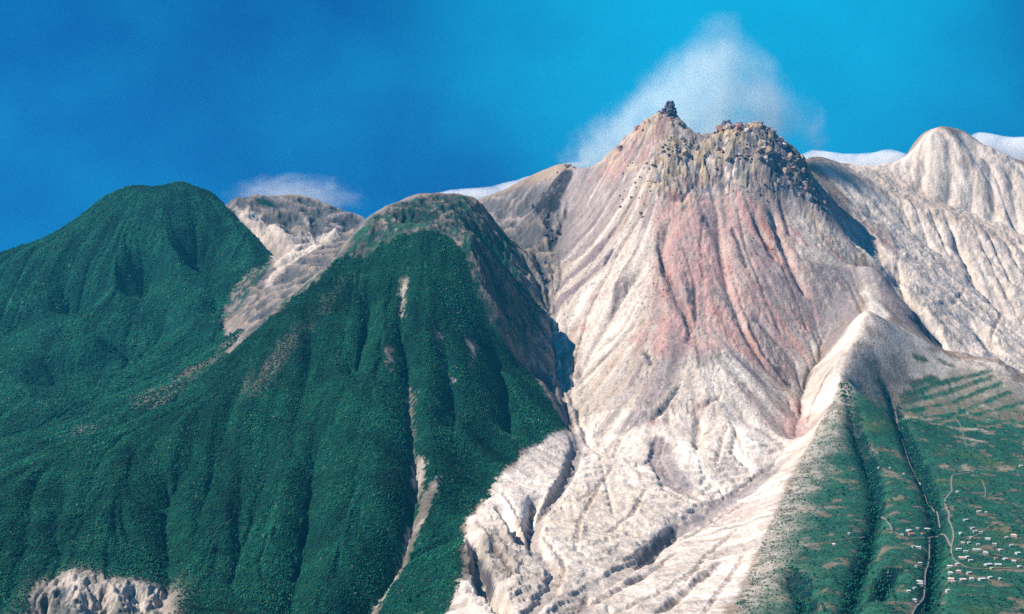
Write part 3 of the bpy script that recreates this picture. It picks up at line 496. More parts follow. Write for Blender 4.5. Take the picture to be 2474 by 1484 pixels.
[(1407,5600),(1410,5484),(1473,5600),(1490,5600),(1508,5600),(1523,5588),(1536,5572),(1547,5548),(1558,5524),(1567,5492),(1575,5460),(1585,5436),(1591,5396),(1599,5364),(1609,5340),(1555,5108),(1523,5092),(1491,5076),(1460,5060),(1431,5052),(1401,5044),(1372,5036),(1339,5012),(1309,4996),(1280,4988),(1310,5212),(1324,5268),(1338,5324),(1352,5380),(1362,5420),(1369,5452)]],'forest': [[(-1859,3250),(-1850,3264),(-1842,3278),(-1834,3292),(-1825,3306),(-1816,3319),(-1808,3333),(-1798,3347),(-1789,3361),(-1780,3375),(-1771,3389),(-1761,3403),(-1751,3417),(-1742,3431),(-1732,3444),(-1722,3458),(-1711,3472),(-1701,3486),(-1690,3500),(-1681,3517),(-1671,3535),(-1661,3552),(-1651,3570),(-1640,3587),(-1630,3604),(-1619,3622),(-1608,3639),(-1597,3656),(-1585,3674),(-1574,3691),(-1562,3709),(-1550,3726),(-1538,3744),(-1526,3761),(-1514,3778),(-1501,3796),(-1489,3813),(-1476,3830),(-1463,3848),(-1449,3865),(-1436,3883),(-1422,3900),(-1408,3918),(-1393,3936),(-1378,3954),(-1363,3973),(-1348,3991),(-1333,4009),(-1317,4027),(-1302,4046),(-1286,4064),(-1269,4082),(-1253,4100),(-1237,4119),(-1220,4138),(-1204,4157),(-1187,4176),(-1170,4196),(-1152,4214),(-1135,4234),(-1117,4253),(-1099,4272),(-1081,4291),(-1063,4310),(-1049,4329),(-1035,4347),(-1021,4366),(-1007,4384),(-992,4403),(-978,4421),(-963,4440),(-947,4453),(-931,4466),(-915,4479),(-899,4491),(-882,4504),(-866,4517),(-849,4530),(-820,4515),(-790,4500),(-774,4522),(-758,4545),(-742,4568),(-725,4590),(-703,4610),(-681,4630),(-659,4650),(-644,4687),(-628,4723),(-612,4760),(-599,4830),(-586,4900),(-548,4820),(-521,4828),(-478,4828),(-455,4836),(-432,4844),(-410,4868),(-376,4884),(-341,4908),(-305,4908),(-270,4924),(-234,4916),(-197,4908),(-183,4868),(-170,4844),(-156,4820),(-143,4804),(-136,4772),(-128,4740),(-120,4716),(-110,4692),(-101,4676),(-91,4668),(-77,4652),(-64,4644),(-41,4644),(-18,4644),(5,4660),(28,4684),(47,4692),(65,4684),(82,4636),(100,4596),(114,4572),(129,4548),(143,4516),(157,4492),(170,4460),(182,4436),(151,4388),(119,4332),(97,4276),(76,4228),(55,4180),(35,4140),(14,4076),(-6,4020),(-25,3972),(-44,3916),(-52,3868),(-60,3812),(-67,3740),(-83,3692),(-98,3660),(-113,3604),(-112,3492),(-113,3420),(-113,3356),(-113,3292),(-117,3252),(-120,3212),(-120,3100),(-125,3052),(-131,3020),(-135,2972),(-138,2892),(-141,2828),(-145,2780),(-149,2732),(-152,2684),(-155,2644),(-158,2596),(-173,2604),(-187,2604),(-201,2604),(-215,2612),(-229,2612),(-243,2612),(-258,2620),(-272,2620),(-285,2620),(-299,2620),(-314,2628),(-328,2628),(-342,2628),(-356,2628),(-371,2636),(-386,2636),(-400,2636),(-414,2636),(-428,2636),(-442,2636),(-457,2644),(-471,2644),(-485,2644),(-499,2644),(-513,2644),(-528,2644),(-542,2644),(-556,2644),(-570,2644),(-584,2644),(-598,2644),(-614,2652),(-628,2652),(-642,2652),(-656,2652),(-670,2652),(-684,2652),(-699,2652),(-713,2652),(-727,2652),(-741,2652),(-755,2652),(-772,2660),(-786,2660),(-800,2660),(-814,2660),(-828,2660),(-842,2660),(-857,2660),(-871,2660),(-885,2660),(-902,2668),(-916,2668),(-930,2668),(-944,2668),(-959,2668),(-973,2668),(-987,2668),(-1001,2668),(-1015,2668),(-1030,2668),(-1044,2668),(-1058,2668),(-1072,2668),(-1086,2668),(-1101,2668),(-1115,2668),(-1129,2668),(-1143,2668),(-1158,2668),(-1172,2668),(-1186,2668),(-1200,2668),(-1214,2668),(-1229,2668),(-1243,2668),(-1257,2668),(-1271,2668),(-1285,2668),(-1300,2668),(-1310,2660),(-1324,2660),(-1338,2660),(-1352,2660),(-1367,2660),(-1381,2660),(-1395,2660),(-1409,2660),(-1423,2660),(-1437,2660),(-1452,2660),(-1466,2660),(-1484,2668),(-1499,2668),(-1513,2668),(-1527,2668),(-1550,2708),(-1573,2748),(-1595,2788),(-1618,2828),(-1645,2876),(-1668,2916),(-1695,2964),(-1727,3020),(-1759,3076)]],'farforest': [[(-3781,6300),(-3754,6306),(-3726,6312),(-3699,6319),(-3671,6325),(-3644,6331),(-3616,6338),(-3588,6344),(-3560,6350),(-3533,6356),(-3505,6362),(-3477,6369),(-3449,6375),(-3421,6381),(-3393,6388),(-3364,6394),(-3336,6400),(-3308,6406),(-3280,6412),(-3251,6419),(-3223,6425),(-3194,6431),(-3165,6438),(-3137,6444),(-3108,6450),(-3080,6461),(-3052,6472),(-3024,6483),(-2996,6494),(-2967,6504),(-2939,6515),(-2910,6526),(-2881,6537),(-2853,6548),(-2824,6559),(-2795,6570),(-2766,6580),(-2736,6591),(-2707,6602),(-2677,6613),(-2648,6624),(-2618,6635),(-2588,6646),(-2558,6656),(-2528,6667),(-2498,6678),(-2468,6689),(-2438,6700),(-2407,6717),(-2377,6733),(-2346,6750),(-2316,6767),(-2285,6783),(-2254,6800),(-2224,6820),(-2194,6840),(-2164,6860),(-2134,6880),(-2104,6900),(-2070,6925),(-2037,6950),(-2000,6967),(-1964,6983),(-1928,7000),(-1892,7020),(-1856,7040),(-1820,7060),(-1783,7080),(-1746,7100),(-1710,7125),(-1674,7150),(-1622,7150),(-1569,7150),(-1530,7115),(-1492,7080),(-1444,6950),(-1404,6892),(-1365,6835),(-1326,6778),(-1288,6720),(-1250,6660),(-1212,6600),(-1174,6540),(-1137,6480),(-1074,6330),(-1106,6303),(-1139,6277),(-1171,6250),(-1187,6200),(-1202,6150),(-1217,6100),(-1232,6050),(-1219,5925),(-1206,5800),(-1151,5693),(-1096,5587),(-1043,5480),(-1050,5392),(-1057,5303),(-1062,5215),(-1067,5127),(-1071,5038),(-1074,4950),(-1083,4894),(-1091,4839),(-1098,4783),(-1106,4727),(-1112,4671),(-1118,4616),(-1124,4560),(-1138,4527),(-1152,4493),(-1165,4460),(-1178,4427),(-1191,4393),(-1204,4360),(-1221,4330),(-1238,4300),(-1254,4270),(-1271,4240),(-1286,4210),(-1304,4194),(-1321,4177),(-1338,4161),(-1356,4144),(-1372,4128),(-1389,4112),(-1406,4096),(-1422,4079),(-1438,4063),(-1454,4046),(-1470,4030),(-1484,4014),(-1499,3997),(-1513,3980),(-1527,3964),(-1541,3947),(-1555,3931),(-1568,3914),(-1582,3898),(-1595,3881),(-1608,3865),(-1621,3848),(-1634,3832),(-1646,3815),(-1659,3799),(-1671,3782),(-1683,3766),(-1695,3749),(-1707,3733),(-1718,3716),(-1730,3700),(-1741,3683),(-1752,3666),(-1763,3650),(-1773,3633),(-1782,3617),(-1792,3600),(-1801,3583),(-1810,3567),(-1820,3550),(-1828,3533),(-1837,3517),(-1846,3500),(-1854,3483),(-1862,3467),(-1870,3450),(-1878,3433),(-1886,3417),(-1894,3400),(-1901,3383),(-1908,3367),(-1916,3350),(-1987,3468),(-2059,3586),(-2131,3704),(-2203,3822),(-2275,3940),(-2348,4058),(-2421,4176),(-2494,4294),(-2568,4412),(-2642,4530),(-2716,4648),(-2790,4766),(-2865,4884),(-2940,5002),(-3015,5120),(-3090,5238),(-3166,5356),(-3242,5474),(-3318,5592),(-3395,5710),(-3471,5828),(-3548,5946),(-3626,6064),(-3703,6182)],
[(-1356,7208),(-1309,7264),(-1264,7328),(-1195,7304),(-1228,7240),(-1276,7216),(-1325,7192)]],'scrub': [[(-481,4860),(-481,4820),(-480,4780),(-501,4764),(-520,4732),(-538,4700),(-556,4668),(-575,4644),(-595,4628),(-611,4604),(-627,4580),(-643,4556),(-659,4532),(-673,4500),(-688,4476),(-703,4452),(-718,4420),(-733,4396),(-747,4364),(-761,4332),(-785,4332),(-806,4324),(-830,4324),(-837,4380),(-990,5200),(-964,5200),(-939,5200),(-913,5200),(-889,5200),(-864,5200),(-840,5200),(-815,5200),(-791,5200),(-687,4660),(-666,4668),(-645,4676),(-624,4684),(-606,4716),(-589,4764),(-570,4804),(-549,4828),(-527,4844),(-504,4852)],
[(-594,4788),(-587,4844),(-578,4892),(-560,4916),(-543,4940),(-533,5044),(-515,5068),(-494,5100),(-474,5156),(-453,5204),(-433,5268),(-404,5292),(-374,5316),(-345,5356),(-316,5404),(-287,5468),(-253,5500),(-219,5540),(-185,5580),(-151,5564),(-117,5580),(-96,5572),(-75,5572),(-53,5588),(-32,5588),(-12,5596),(9,5572),(29,5548),(50,5524),(13,5444),(-22,5372),(-57,5276),(-84,4916),(-114,4860),(-119,4892),(-130,5100),(-162,4924),(-198,4932),(-235,4940),(-272,4956),(-307,4932),(-343,4924),(-370,4900),(-397,4884),(-425,4868),(-442,4852),(-461,4844),(-478,4828),(-496,4820),(-513,4804),(-530,4780),(-561,4780)],
[(-206,5132),(-174,5068),(-144,5084),(-119,5268),(-89,5332),(-65,5348),(-42,5356),(-18,5372),(6,5380),(21,5364),(37,5348),(53,5332),(68,5308),(83,5276),(98,5252),(97,5164),(95,5076),(93,4996),(67,4892),(43,4796),(19,4716),(-9,4668),(-36,4652),(-64,4644),(-74,4652),(-84,4660),(-95,4668),(-105,4676),(-114,4692),(-123,4716),(-132,4740),(-141,4764),(-150,4796),(-162,4828),(-174,4860),(-186,4900)],
[(-1246,6256),(-1224,6304),(-1201,6344),(-1177,6384),(-1128,6376),(-1075,6336),(-1080,6256),(-1083,6168),(-1097,6112),(-1112,6064),(-1127,6016),(-1144,5976),(-1156,5912),(-1164,5832),(-1178,5784),(-1214,5776),(-1248,5752),(-1245,5792),(-1269,5960),(-1267,6008),(-1260,6056),(-1253,6112),(-1250,6184)]],'rugged': [[(332,6152),(366,6300),(393,6300),(419,6300),(446,6300),(472,6300),(498,6300),(525,6300),(554,6300),(584,6300),(614,6300),(643,6300),(673,6300),(710,6300),(747,6300),(765,6300),(784,6300),(803,6300),(769,5904),(784,5880),(749,5848),(715,5824),(682,5808),(650,5792),(617,5776),(594,5752),(572,5744),(549,5728),(527,5712),(505,5704),(483,5688),(461,5680),(439,5664),(410,5720),(380,5784),(350,5856),(321,5944),(323,5992),(325,6032),(328,6072),(330,6112)],
[(-1468,7016),(-1568,7700),(-1524,7700),(-1481,7700),(-1437,7700),(-1394,7700),(-1351,7700),(-1257,7416),(-1215,7424),(-1175,7448),(-1136,7480),(-1099,7528),(-1079,7700),(-1037,7700),(-995,7700),(-953,7700),(-911,7700),(-869,7700),(-827,7700),(-785,7700),(-502,5184),(-476,5192),(-452,5232),(-430,5288),(-401,5312),(-372,5336),(-344,5368),(-316,5424),(-289,5504),(-256,5504),(-224,5528),(-191,5544),(-159,5576),(-147,6544),(-111,6512),(-75,6480),(-40,6440),(-5,6408),(30,6376),(64,6352),(99,6328),(133,6304),(166,6280),(200,6264),(238,6280),(338,7700),(273,6144),(275,6112),(277,6080),(278,6040),(279,5992),(279,5936),(280,5880),(279,5808),(262,5744),(245,5696),(229,5656),(213,5600),(197,5536),(180,5472),(165,5424),(164,5360),(163,5296),(162,5240),(161,5184),(160,5128),(159,5072),(158,5024),(157,4976),(156,4928),(155,4880),(155,4840),(161,4776),(167,4712),(173,4648),(178,4584),(184,4528),(189,4472),(176,4504),(161,4528),(147,4552),(133,4568),(118,4592),(103,4616),(89,4672),(74,4704),(54,4696),(34,4680),(15,4656),(-5,4648),(-25,4640),(-44,4640),(-64,4640),(-72,4648),(-80,4664),(-89,4672),(-97,4680),(-106,4696),(-114,4712),(-123,4728),(-132,4752),(-141,4776),(-150,4800),(-170,4808),(-189,4824),(-209,4848),(-229,4872),(-250,4904),(-272,4952),(-296,4912),(-322,4904),(-347,4888),(-373,4880),(-399,4872),(-425,4872),(-444,4856),(-463,4840),(-482,4832),(-502,4824),(-521,4816),(-539,4792),(-553,4736),(-569,4696),(-587,4664),(-606,4648),(-625,4632),(-644,4616),(-663,4600),(-681,4576),(-699,4560),(-716,4536),(-736,4520),(-754,4496),(-774,4480),(-791,4456),(-809,4432),(-828,4416),(-1048,5504),(-1114,5752),(-1158,5880),(-1203,6008),(-1233,6056),(-1213,6088),(-1192,6120),(-1170,6144),(-1149,6176),(-1129,6216),(-1107,6248),(-1087,6288),(-1067,6336),(-1171,6792),(-1143,6480),(-1165,6464),(-1194,6480),(-1230,6536),(-1344,7000),(-1317,6720),(-1340,6704),(-1368,6712),(-1400,6736)],
[(-136,2948),(-131,2996),(-124,3028),(-117,3052),(-110,3092),(-105,3188),(-108,3244),(-111,3284),(-116,3364),(-105,3388),(-95,3428),(-84,3476),(-74,3532),(-63,3600),(-51,3600),(-39,3600),(-25,3600),(-10,3600),(4,3600),(17,3516),(31,3444),(44,3404),(45,3356),(46,3308),(47,3268),(48,3228),(48,3164),(49,3092),(39,3036),(29,2980),(20,2940),(12,2884),(3,2836),(-14,2844),(-31,2860),(-48,2868),(-65,2876),(-82,2892),(-100,2900),(-118,2924)],
[(1327,5684),(1400,5940),(1424,5988),(1451,6044),(1491,6156),(1480,6204),(1468,6252),(1456,6300),(1444,6348),(1435,6412),(1423,6468),(1417,6548),(1413,6644),(1441,6612),(1474,6604),(1509,6604),(1550,6628),(1591,6652),(1786,7300),(1825,7300),(1865,7300),(1905,7300),(1945,7300),(1985,7300),(1916,6908),(1951,6932),(1977,6924),(2005,6924),(2038,6940),(2081,6988),(2112,6956),(2153,6956),(2214,7020),(2263,7044),(2295,7036),(2330,7036),(2362,7028),(2396,7028),(2525,7300),(2561,7300),(2503,7036),(2529,7012),(2560,7004),(2598,7012),(2633,7012),(2671,7020),(2709,7028),(2744,7028),(2782,7036),(2817,7036),(2853,7036),(2888,7036),(2923,7036),(2958,7036),(2993,7036),(3028,7036),(2970,6892),(2932,6796),(2905,6724),(2881,6660),(2857,6596),(2836,6540),(2819,6492),(2801,6444),(2780,6388),(2763,6340),(2745,6292),(2724,6236),(2703,6180),(2682,6124),(2664,6076),(2647,6028),(2629,5980),(2614,5940),(2596,5892),(2582,5852),(2564,5804),(2539,5740),(2510,5668),(2485,5604),(2463,5548),(2438,5484),(2416,5428),(2390,5364),(2350,5268),(2334,5292),(2314,5308),(2290,5316),(2256,5300),(2222,5284),(2189,5268),(2158,5260),(2125,5244),(2095,5236),(2065,5228),(2035,5220),(2005,5212),(1979,5212),(1886,5036),(1852,5012),(1820,4996),(1794,4996),(1767,4996),(1741,4996),(1717,5004),(1696,5020),(1675,5036),(1654,5052),(1633,5068),(1615,5100),(1598,5132),(1577,5156),(1622,5356),(1612,5380),(1605,5412),(1597,5444),(1587,5468),(1580,5500),(1572,5532),(1563,5564),(1553,5588),(1540,5604),(1519,5612),(1496,5612),(1472,5612),(1449,5612),(1428,5620),(1407,5628),(1387,5644),(1366,5652),(1347,5668)]],'hollow': [[(-1041,3096),(-1032,3144),(-1011,3152),(-993,3120),(-972,3080),(-956,3032),(-940,2984),(-922,2928),(-904,2872),(-886,2816),(-903,2816),(-922,2824),(-940,2824),(-957,2824),(-972,2872),(-989,2928),(-1004,2976),(-1017,3016),(-1029,3056)],
[(-920,3120),(-889,3088),(-867,3072),(-843,3048),(-825,2992),(-805,2928),(-785,2864),(-767,2808),(-784,2808),(-801,2808),(-818,2808),(-837,2816),(-851,2864),(-866,2920),(-879,2968),(-894,3024),(-907,3072)],
[(-864,3184),(-836,3192),(-815,3176),(-795,3160),(-768,3080),(-758,3024),(-748,2968),(-736,2904),(-727,2856),(-719,2808),(-736,2808),(-752,2808),(-762,2856),(-773,2904),(-785,2960),(-797,3016),(-809,3072),(-828,3112),(-847,3152)]],'brownband': [[(-531,4796),(-498,4748),(-512,4708),(-527,4676),(-542,4644),(-557,4620),(-573,4596),(-588,4572),(-602,4548),(-617,4524),(-630,4492),(-640,4460),(-650,4428),(-660,4404),(-670,4372),(-679,4340),(-689,4316),(-698,4284),(-706,4252),(-716,4228),(-724,4196),(-733,4172),(-749,4148),(-762,4116),(-777,4092),(-792,4068),(-806,4044),(-804,4092),(-801,4140),(-798,4188),(-793,4228),(-782,4252),(-770,4276),(-759,4300),(-747,4324),(-735,4348),(-724,4380),(-712,4404),(-701,4436),(-686,4460),(-672,4492),(-658,4524),(-642,4548),(-627,4580),(-611,4604),(-595,4628),(-577,4652),(-560,4684),(-546,4740)],
[(-1398,5120),(-1363,5104),(-1329,5088),(-1295,5072),(-1261,5056),(-1249,5104),(-1234,5144),(-1217,5176),(-1199,5208),(-1179,5232),(-1160,5256),(-1138,5272),(-1118,5296),(-1115,5384),(-1115,5488),(-1096,5500),(-1036,5440),(-1049,5384),(-1063,5336),(-1075,5280),(-1089,5232),(-1102,5184),(-1111,5120),(-1118,5056),(-1124,4992),(-1131,4936),(-1138,4880),(-1143,4816),(-1149,4760),(-1158,4720),(-1170,4688),(-1200,4672),(-1228,4648),(-1277,4752)],
[(-1429,4504),(-1421,4552),(-1422,4632),(-1366,4560),(-1326,4536),(-1175,4000),(-1197,4000),(-1366,4480),(-1388,4472),(-1410,4464)]],'scars': [[(-273,3840),(-257,3888),(-238,3840),(-238,3800),(-238,3760),(-238,3720),(-241,3688),(-244,3648),(-257,3680),(-260,3712),(-264,3752),(-269,3800)],
[(-372,4712),(-349,4720),(-347,4680),(-344,4632),(-348,4568),(-357,4520),(-361,4568),(-365,4616),(-369,4664)],
[(-315,4248),(-302,4248),(-299,4216),(-295,4176),(-291,4136),(-287,4096),(-283,4056),(-279,4016),(-276,3976),(-272,3936),(-268,3896),(-264,3856),(-273,3856),(-277,3896),(-281,3936),(-285,3976),(-289,4016),(-293,4056),(-298,4096),(-303,4144),(-309,4200)],
[(-391,4376),(-377,4376),(-371,4336),(-365,4296),(-360,4264),(-370,4232),(-382,4304),(-387,4344)],
[(-250,4504),(-224,4512),(-225,4472),(-225,4424),(-213,4392),(-201,4352),(-187,4336),(-174,4320),(-175,4296),(-189,4312),(-204,4336),(-219,4352),(-227,4384),(-235,4416),(-243,4464)],
[(-155,4520),(-110,4600),(-112,4536),(-114,4480),(-123,4424),(-131,4376),(-140,4384),(-135,4432),(-130,4480),(-143,4504)],
[(-225,3696),(-204,3736),(-184,3792),(-190,3744),(-196,3704),(-202,3672),(-211,3632),(-219,3592),(-227,3560),(-236,3528),(-244,3496),(-248,3448),(-252,3400),(-261,3376),(-268,3344),(-275,3312),(-282,3280),(-289,3248),(-297,3216),(-305,3192),(-312,3168),(-320,3144),(-327,3112),(-333,3080),(-327,3000),(-315,2872),(-309,2792),(-304,2728),(-329,2736),(-330,2792),(-334,2872),(-341,2984),(-344,3064),(-343,3112),(-340,3144),(-333,3176),(-324,3200),(-316,3232),(-307,3256),(-300,3296),(-291,3328),(-287,3360),(-282,3392),(-277,3424),(-272,3464),(-270,3504),(-268,3536),(-265,3568),(-255,3600),(-245,3632),(-235,3664)],
[(-1061,3128),(-1050,3144),(-1038,3160),(-1029,3184),(-1017,3200),(-997,3200),(-974,3192),(-953,3192),(-935,3160),(-916,3128),(-904,3144),(-893,3168),(-880,3184),(-864,3200),(-847,3216),(-821,3208),(-797,3208),(-808,3280),(-782,3224),(-771,3184),(-761,3144),(-748,3096),(-736,3048),(-718,2976),(-704,2912),(-690,2848),(-680,2800),(-667,2744),(-657,2696),(-647,2648),(-661,2648),(-676,2648),(-693,2656),(-707,2656),(-722,2656),(-736,2656),(-751,2656),(-766,2656),(-780,2656),(-795,2656),(-810,2656),(-824,2656),(-841,2664),(-856,2664),(-871,2664),(-885,2664),(-900,2664),(-915,2664),(-932,2712),(-951,2768),(-969,2816),(-988,2872),(-1008,2928),(-1028,2984),(-1039,3032),(-1050,3080)],
[(-786,3300),(-771,3300),(-756,3300),(-747,3300),(-737,3300),(-757,3300),(-769,3272)]],'white': [[(182,4432),(201,4496),(220,4560),(247,4560),(274,4560),(300,4552),(327,4552),(353,4544),(378,4520),(403,4504),(428,4488),(453,4472),(478,4464),(504,4480),(528,4488),(554,4504),(579,4512),(605,4528),(628,4512),(654,4512),(679,4512),(705,4512),(731,4520),(757,4520),(782,4520),(808,4520),(835,4528),(862,4536),(887,4536),(896,4504),(906,4472),(891,4328),(899,4216),(876,4160),(853,4104),(830,4048),(809,4000),(786,3944),(766,3896),(741,3816),(718,3744),(696,3672),(675,3608),(653,3536),(633,3472),(615,3416),(597,3360),(575,3280),(554,3208),(538,3168),(522,3120),(503,3056),(486,3000),(470,2944),(454,2896),(439,2848),(425,2800),(410,2744),(399,2704),(387,2664),(377,2632),(367,2600),(362,2600),(356,2600),(342,2600),(328,2600),(315,2600),(301,2600),(287,2600),(273,2600),(259,2600),(245,2600),(231,2600),(217,2600),(204,2600),(190,2600),(176,2600),(162,2600),(148,2600),(134,2600),(120,2600),(106,2600),(93,2600),(79,2600),(65,2600),(51,2600),(37,2600),(23,2600),(9,2600),(-5,2600),(-18,2600),(-32,2600),(-46,2600),(-60,2600),(-74,2600),(-88,2600),(-102,2600),(-116,2600),(-129,2600),(-143,2600),(-142,2640),(-140,2680),(-139,2728),(-138,2776),(-137,2832),(-135,2888),(-132,2960),(-128,3000),(-123,3032),(-118,3056),(-113,3104),(-110,3192),(-111,3240),(-111,3272),(-112,3320),(-113,3384),(-115,3464),(-116,3512),(-108,3624),(-97,3664),(-87,3696),(-76,3744),(-65,3808),(-54,3856),(-42,3904),(-26,3944),(-10,3992),(7,4032),(23,4080),(41,4128),(63,4176),(86,4224),(109,4280),(133,4328),(157,4384)],
[(1309,5232),(1317,5288),(1329,5360),(1337,5416),(1341,5456),(1366,5584),(1398,5600),(1407,5600),(1380,5448),(1384,5416),(1388,5384),(1390,5344),(1391,5304),(1392,5264),(1389,5208),(1356,5040),(1385,5056),(1410,5056),(1437,5064),(1462,5064),(1487,5064),(1514,5072),(1541,5080),(1564,5072),(1586,5064),(1539,5032),(1493,5000),(1468,5000),(1444,5000),(1419,5000),(1392,4992),(1365,4984),(1339,4976),(1310,4936),(1283,4904),(1257,4872),(1229,4832),(1201,4792),(1176,4760),(1153,4736),(1127,4704),(1085,4584),(1059,4528),(1033,4472),(1010,4432),(992,4408),(967,4352),(943,4304),(924,4272),(899,4216),(911,4456),(918,4496),(927,4544),(943,4632),(950,4672),(967,4760),(979,4824),(1003,4856),(1024,4872),(1047,4896),(1070,4920),(1097,4960),(1121,4984),(1141,4992),(1160,5000),(1179,5000),(1197,5000),(1215,5000),(1236,5016)],
[(1328,5688),(1351,5744),(1416,5976),(1438,6024),(1464,6088),(1507,6224),(1494,6264),(1478,6296),(1464,6336),(1452,6384),(1439,6432),(1428,6488),(1419,6560),(1412,6640),(1442,6616),(1477,6616),(1514,6624),(1558,6664),(1617,6760),(1761,7200),(1800,7200),(1840,7200),(1879,7200),(1918,7200),(1958,7200),(1915,6904),(1952,6936),(1978,6928),(2006,6928),(2040,6944),(2144,7200),(2114,6960),(2155,6960),(2216,7024),(2262,7040),(2297,7040),(2329,7032),(2361,7024),(2395,7024),(2490,7200),(2526,7200),(2501,7032),(2530,7016),(2559,7000),(2597,7008),(2635,7016),(2673,7024),(2708,7024),(2746,7032),(2781,7032),(2816,7032),(2851,7032),(2889,7040),(2924,7040),(2960,7040),(2995,7040),(3030,7040),(2968,6888),(2934,6800),(2903,6720),(2879,6656),(2858,6600),(2838,6544),(2817,6488),(2799,6440),(2782,6392),(2765,6344),(2744,6288),(2723,6232),(2701,6176),(2684,6128),(2666,6080),(2648,6032),(2630,5984),(2613,5936),(2598,5896),(2580,5848),(2562,5800),(2537,5736),(2512,5672),(2487,5608),(2461,5544),(2439,5488),(2414,5424),(2392,5368),(2352,5272),(2336,5296),(2315,5312),(2288,5312),(2258,5304),(2224,5288),(2190,5272),(2157,5256),(2127,5248),(2093,5232),(2063,5224),(2034,5216),(2007,5216),(1977,5208),(1951,5208),(1921,5200),(1894,5200),(1867,5200),(1840,5200),(1812,5200),(1785,5200),(1757,5200),(1730,5200),(1702,5200),(1675,5200),(1647,5200),(1619,5200),(1591,5200),(1620,5352),(1613,5384),(1606,5416),(1596,5440),(1586,5464),(1581,5504),(1573,5536),(1562,5560),(1552,5584),(1541,5608),(1518,5608),(1497,5616),(1473,5616),(1450,5616),(1429,5624),(1408,5632),(1387,5640),(1367,5656),(1348,5672)],
[(238,5260),(256,5284),(275,5316),(296,5364),(316,5404),(336,5436),(356,5468),(376,5500),(396,5524),(417,5540),(439,5556),(461,5580),(484,5604),(506,5620),(528,5636),(550,5652),(573,5676),(576,5636),(579,5604),(582,5564),(584,5524),(586,5484),(578,5444),(569,5396),(561,5356),(552,5308),(538,5260),(525,5220),(511,5172),(498,5132),(485,5092),(464,5060),(443,5028),(423,5004),(402,4972),(381,4932),(361,4900),(342,4876),(323,4852),(304,4828),(269,4836),(233,4836),(234,4884),(234,4924),(235,4964),(235,5012),(236,5060),(237,5100),(237,5148),(238,5188),(237,5220)],
[(1099,5716),(1128,5716),(1156,5708),(1184,5700),(1211,5692),(1220,5652),(1228,5612),(1234,5564),(1239,5516),(1188,5468),(1138,5420),(1119,5444),(1101,5476),(1082,5500),(1077,5540),(1073,5580),(1068,5620),(1061,5652)],
[(-1485,7300),(-1417,7160),(-1376,7152),(-1336,7152),(-1300,7168),(-1267,7152),(-1234,7128),(-1180,6984),(-1141,6920),(-1104,6864),(-1063,6904),(-1025,6968),(-985,7024),(-938,7040),(-891,7048),(-842,7040),(-859,6928),(-877,6832),(-872,6496),(-897,6400),(-928,6352),(-961,6320),(-985,6240),(-1010,6168),(-1020,6096),(-1032,6040),(-1046,6000),(-1068,6000),(-1089,6000),(-1107,6000),(-1125,6000),(-1142,6000),(-1124,6000),(-1107,6000),(-1089,6000),(-1073,6008),(-1067,6080),(-1064,6144),(-1061,6216),(-1058,6288),(-1088,6352),(-1188,6808),(-1150,6472),(-1172,6480),(-1278,6944),(-1306,6976),(-1343,7024),(-1381,7072),(-1418,7112)],
[(646,4728),(672,4736),(699,4752),(727,4768),(756,4792),(783,4800),(793,4776),(802,4744),(810,4712),(820,4688),(828,4656),(836,4624),(853,4592),(871,4568),(887,4536),(860,4520),(834,4512),(807,4496),(782,4488),(756,4480),(730,4464),(704,4456),(678,4440),(653,4432),(629,4432),(607,4440),(588,4464),(570,4496),(553,4536),(570,4568),(589,4608),(607,4648),(626,4688)]],'pink': [[(536,5632),(569,5632),(602,5632),(637,5648),(671,5656),(705,5664),(740,5672),(773,5672),(808,5680),(841,5680),(871,5680),(901,5680),(932,5688),(964,5696),(997,5712),(1020,5712),(1042,5704),(1066,5704),(1088,5696),(1110,5688),(1113,5656),(1113,5608),(1115,5568),(1116,5528),(1118,5488),(1119,5448),(1121,5416),(1123,5376),(1126,5344),(1129,5312),(1132,5280),(1121,5248),(1110,5216),(1097,5176),(1082,5128),(1066,5072),(1043,5016),(1022,4968),(1003,4928),(984,4888),(966,4848),(944,4792),(910,4776),(877,4760),(846,4760),(825,4768),(805,4784),(785,4800),(765,4816),(746,4840),(712,4800),(678,4760),(646,4728),(615,4704),(593,4728),(571,4760),(550,4792),(527,4816),(505,4848),(504,4896),(503,4952),(502,5000),(500,5048),(498,5096),(496,5136),(493,5176),(507,5224),(521,5272),(534,5312),(548,5360),(562,5400),(557,5448),(552,5496),(547,5544),(542,5592)],
[(410,4908),(432,4940),(453,4964),(476,4996),(490,4940),(504,4892),(519,4844),(501,4812),(484,4780),(466,4748),(450,4724),(411,4756),(410,4796),(409,4844)],
[(898,4736),(944,4792),(945,4736),(945,4672),(949,4632),(939,4528),(930,4472),(899,4312),(872,4176),(856,4312),(877,4432),(883,4480),(886,4512),(893,4568),(897,4624),(898,4664),(897,4696)],
[(384,6112),(407,6096),(431,6080),(455,6072),(478,6056),(501,6040),(524,6024),(547,6008),(570,6000),(611,5968),(654,5960),(658,5920),(662,5872),(633,5864),(605,5856),(577,5848),(548,5840),(521,5840),(488,5856),(455,5880),(424,5920),(393,5984),(388,6048)],
[(1347,6000),(1381,6032),(1411,6048),(1440,6056),(1467,6056),(1503,6072),(1537,6080),(1573,6096),(1610,6112),(1647,6128),(1630,6032),(1622,5968),(1574,5944),(1529,5928),(1485,5912),(1461,5928),(1435,5936),(1361,5744),(1332,5736),(1307,5744),(1314,5800),(1340,5944)]],'red': [[(653,5240),(676,5240),(673,5192),(670,5152),(667,5104),(663,5056),(651,5000),(639,4936),(630,5008),(635,5056),(640,5104),(645,5152),(649,5200)],
[(960,5592),(1005,5616),(1012,5576),(1019,5536),(1026,5496),(1033,5456),(994,5416),(978,5440),(963,5472),(962,5512),(961,5552)],
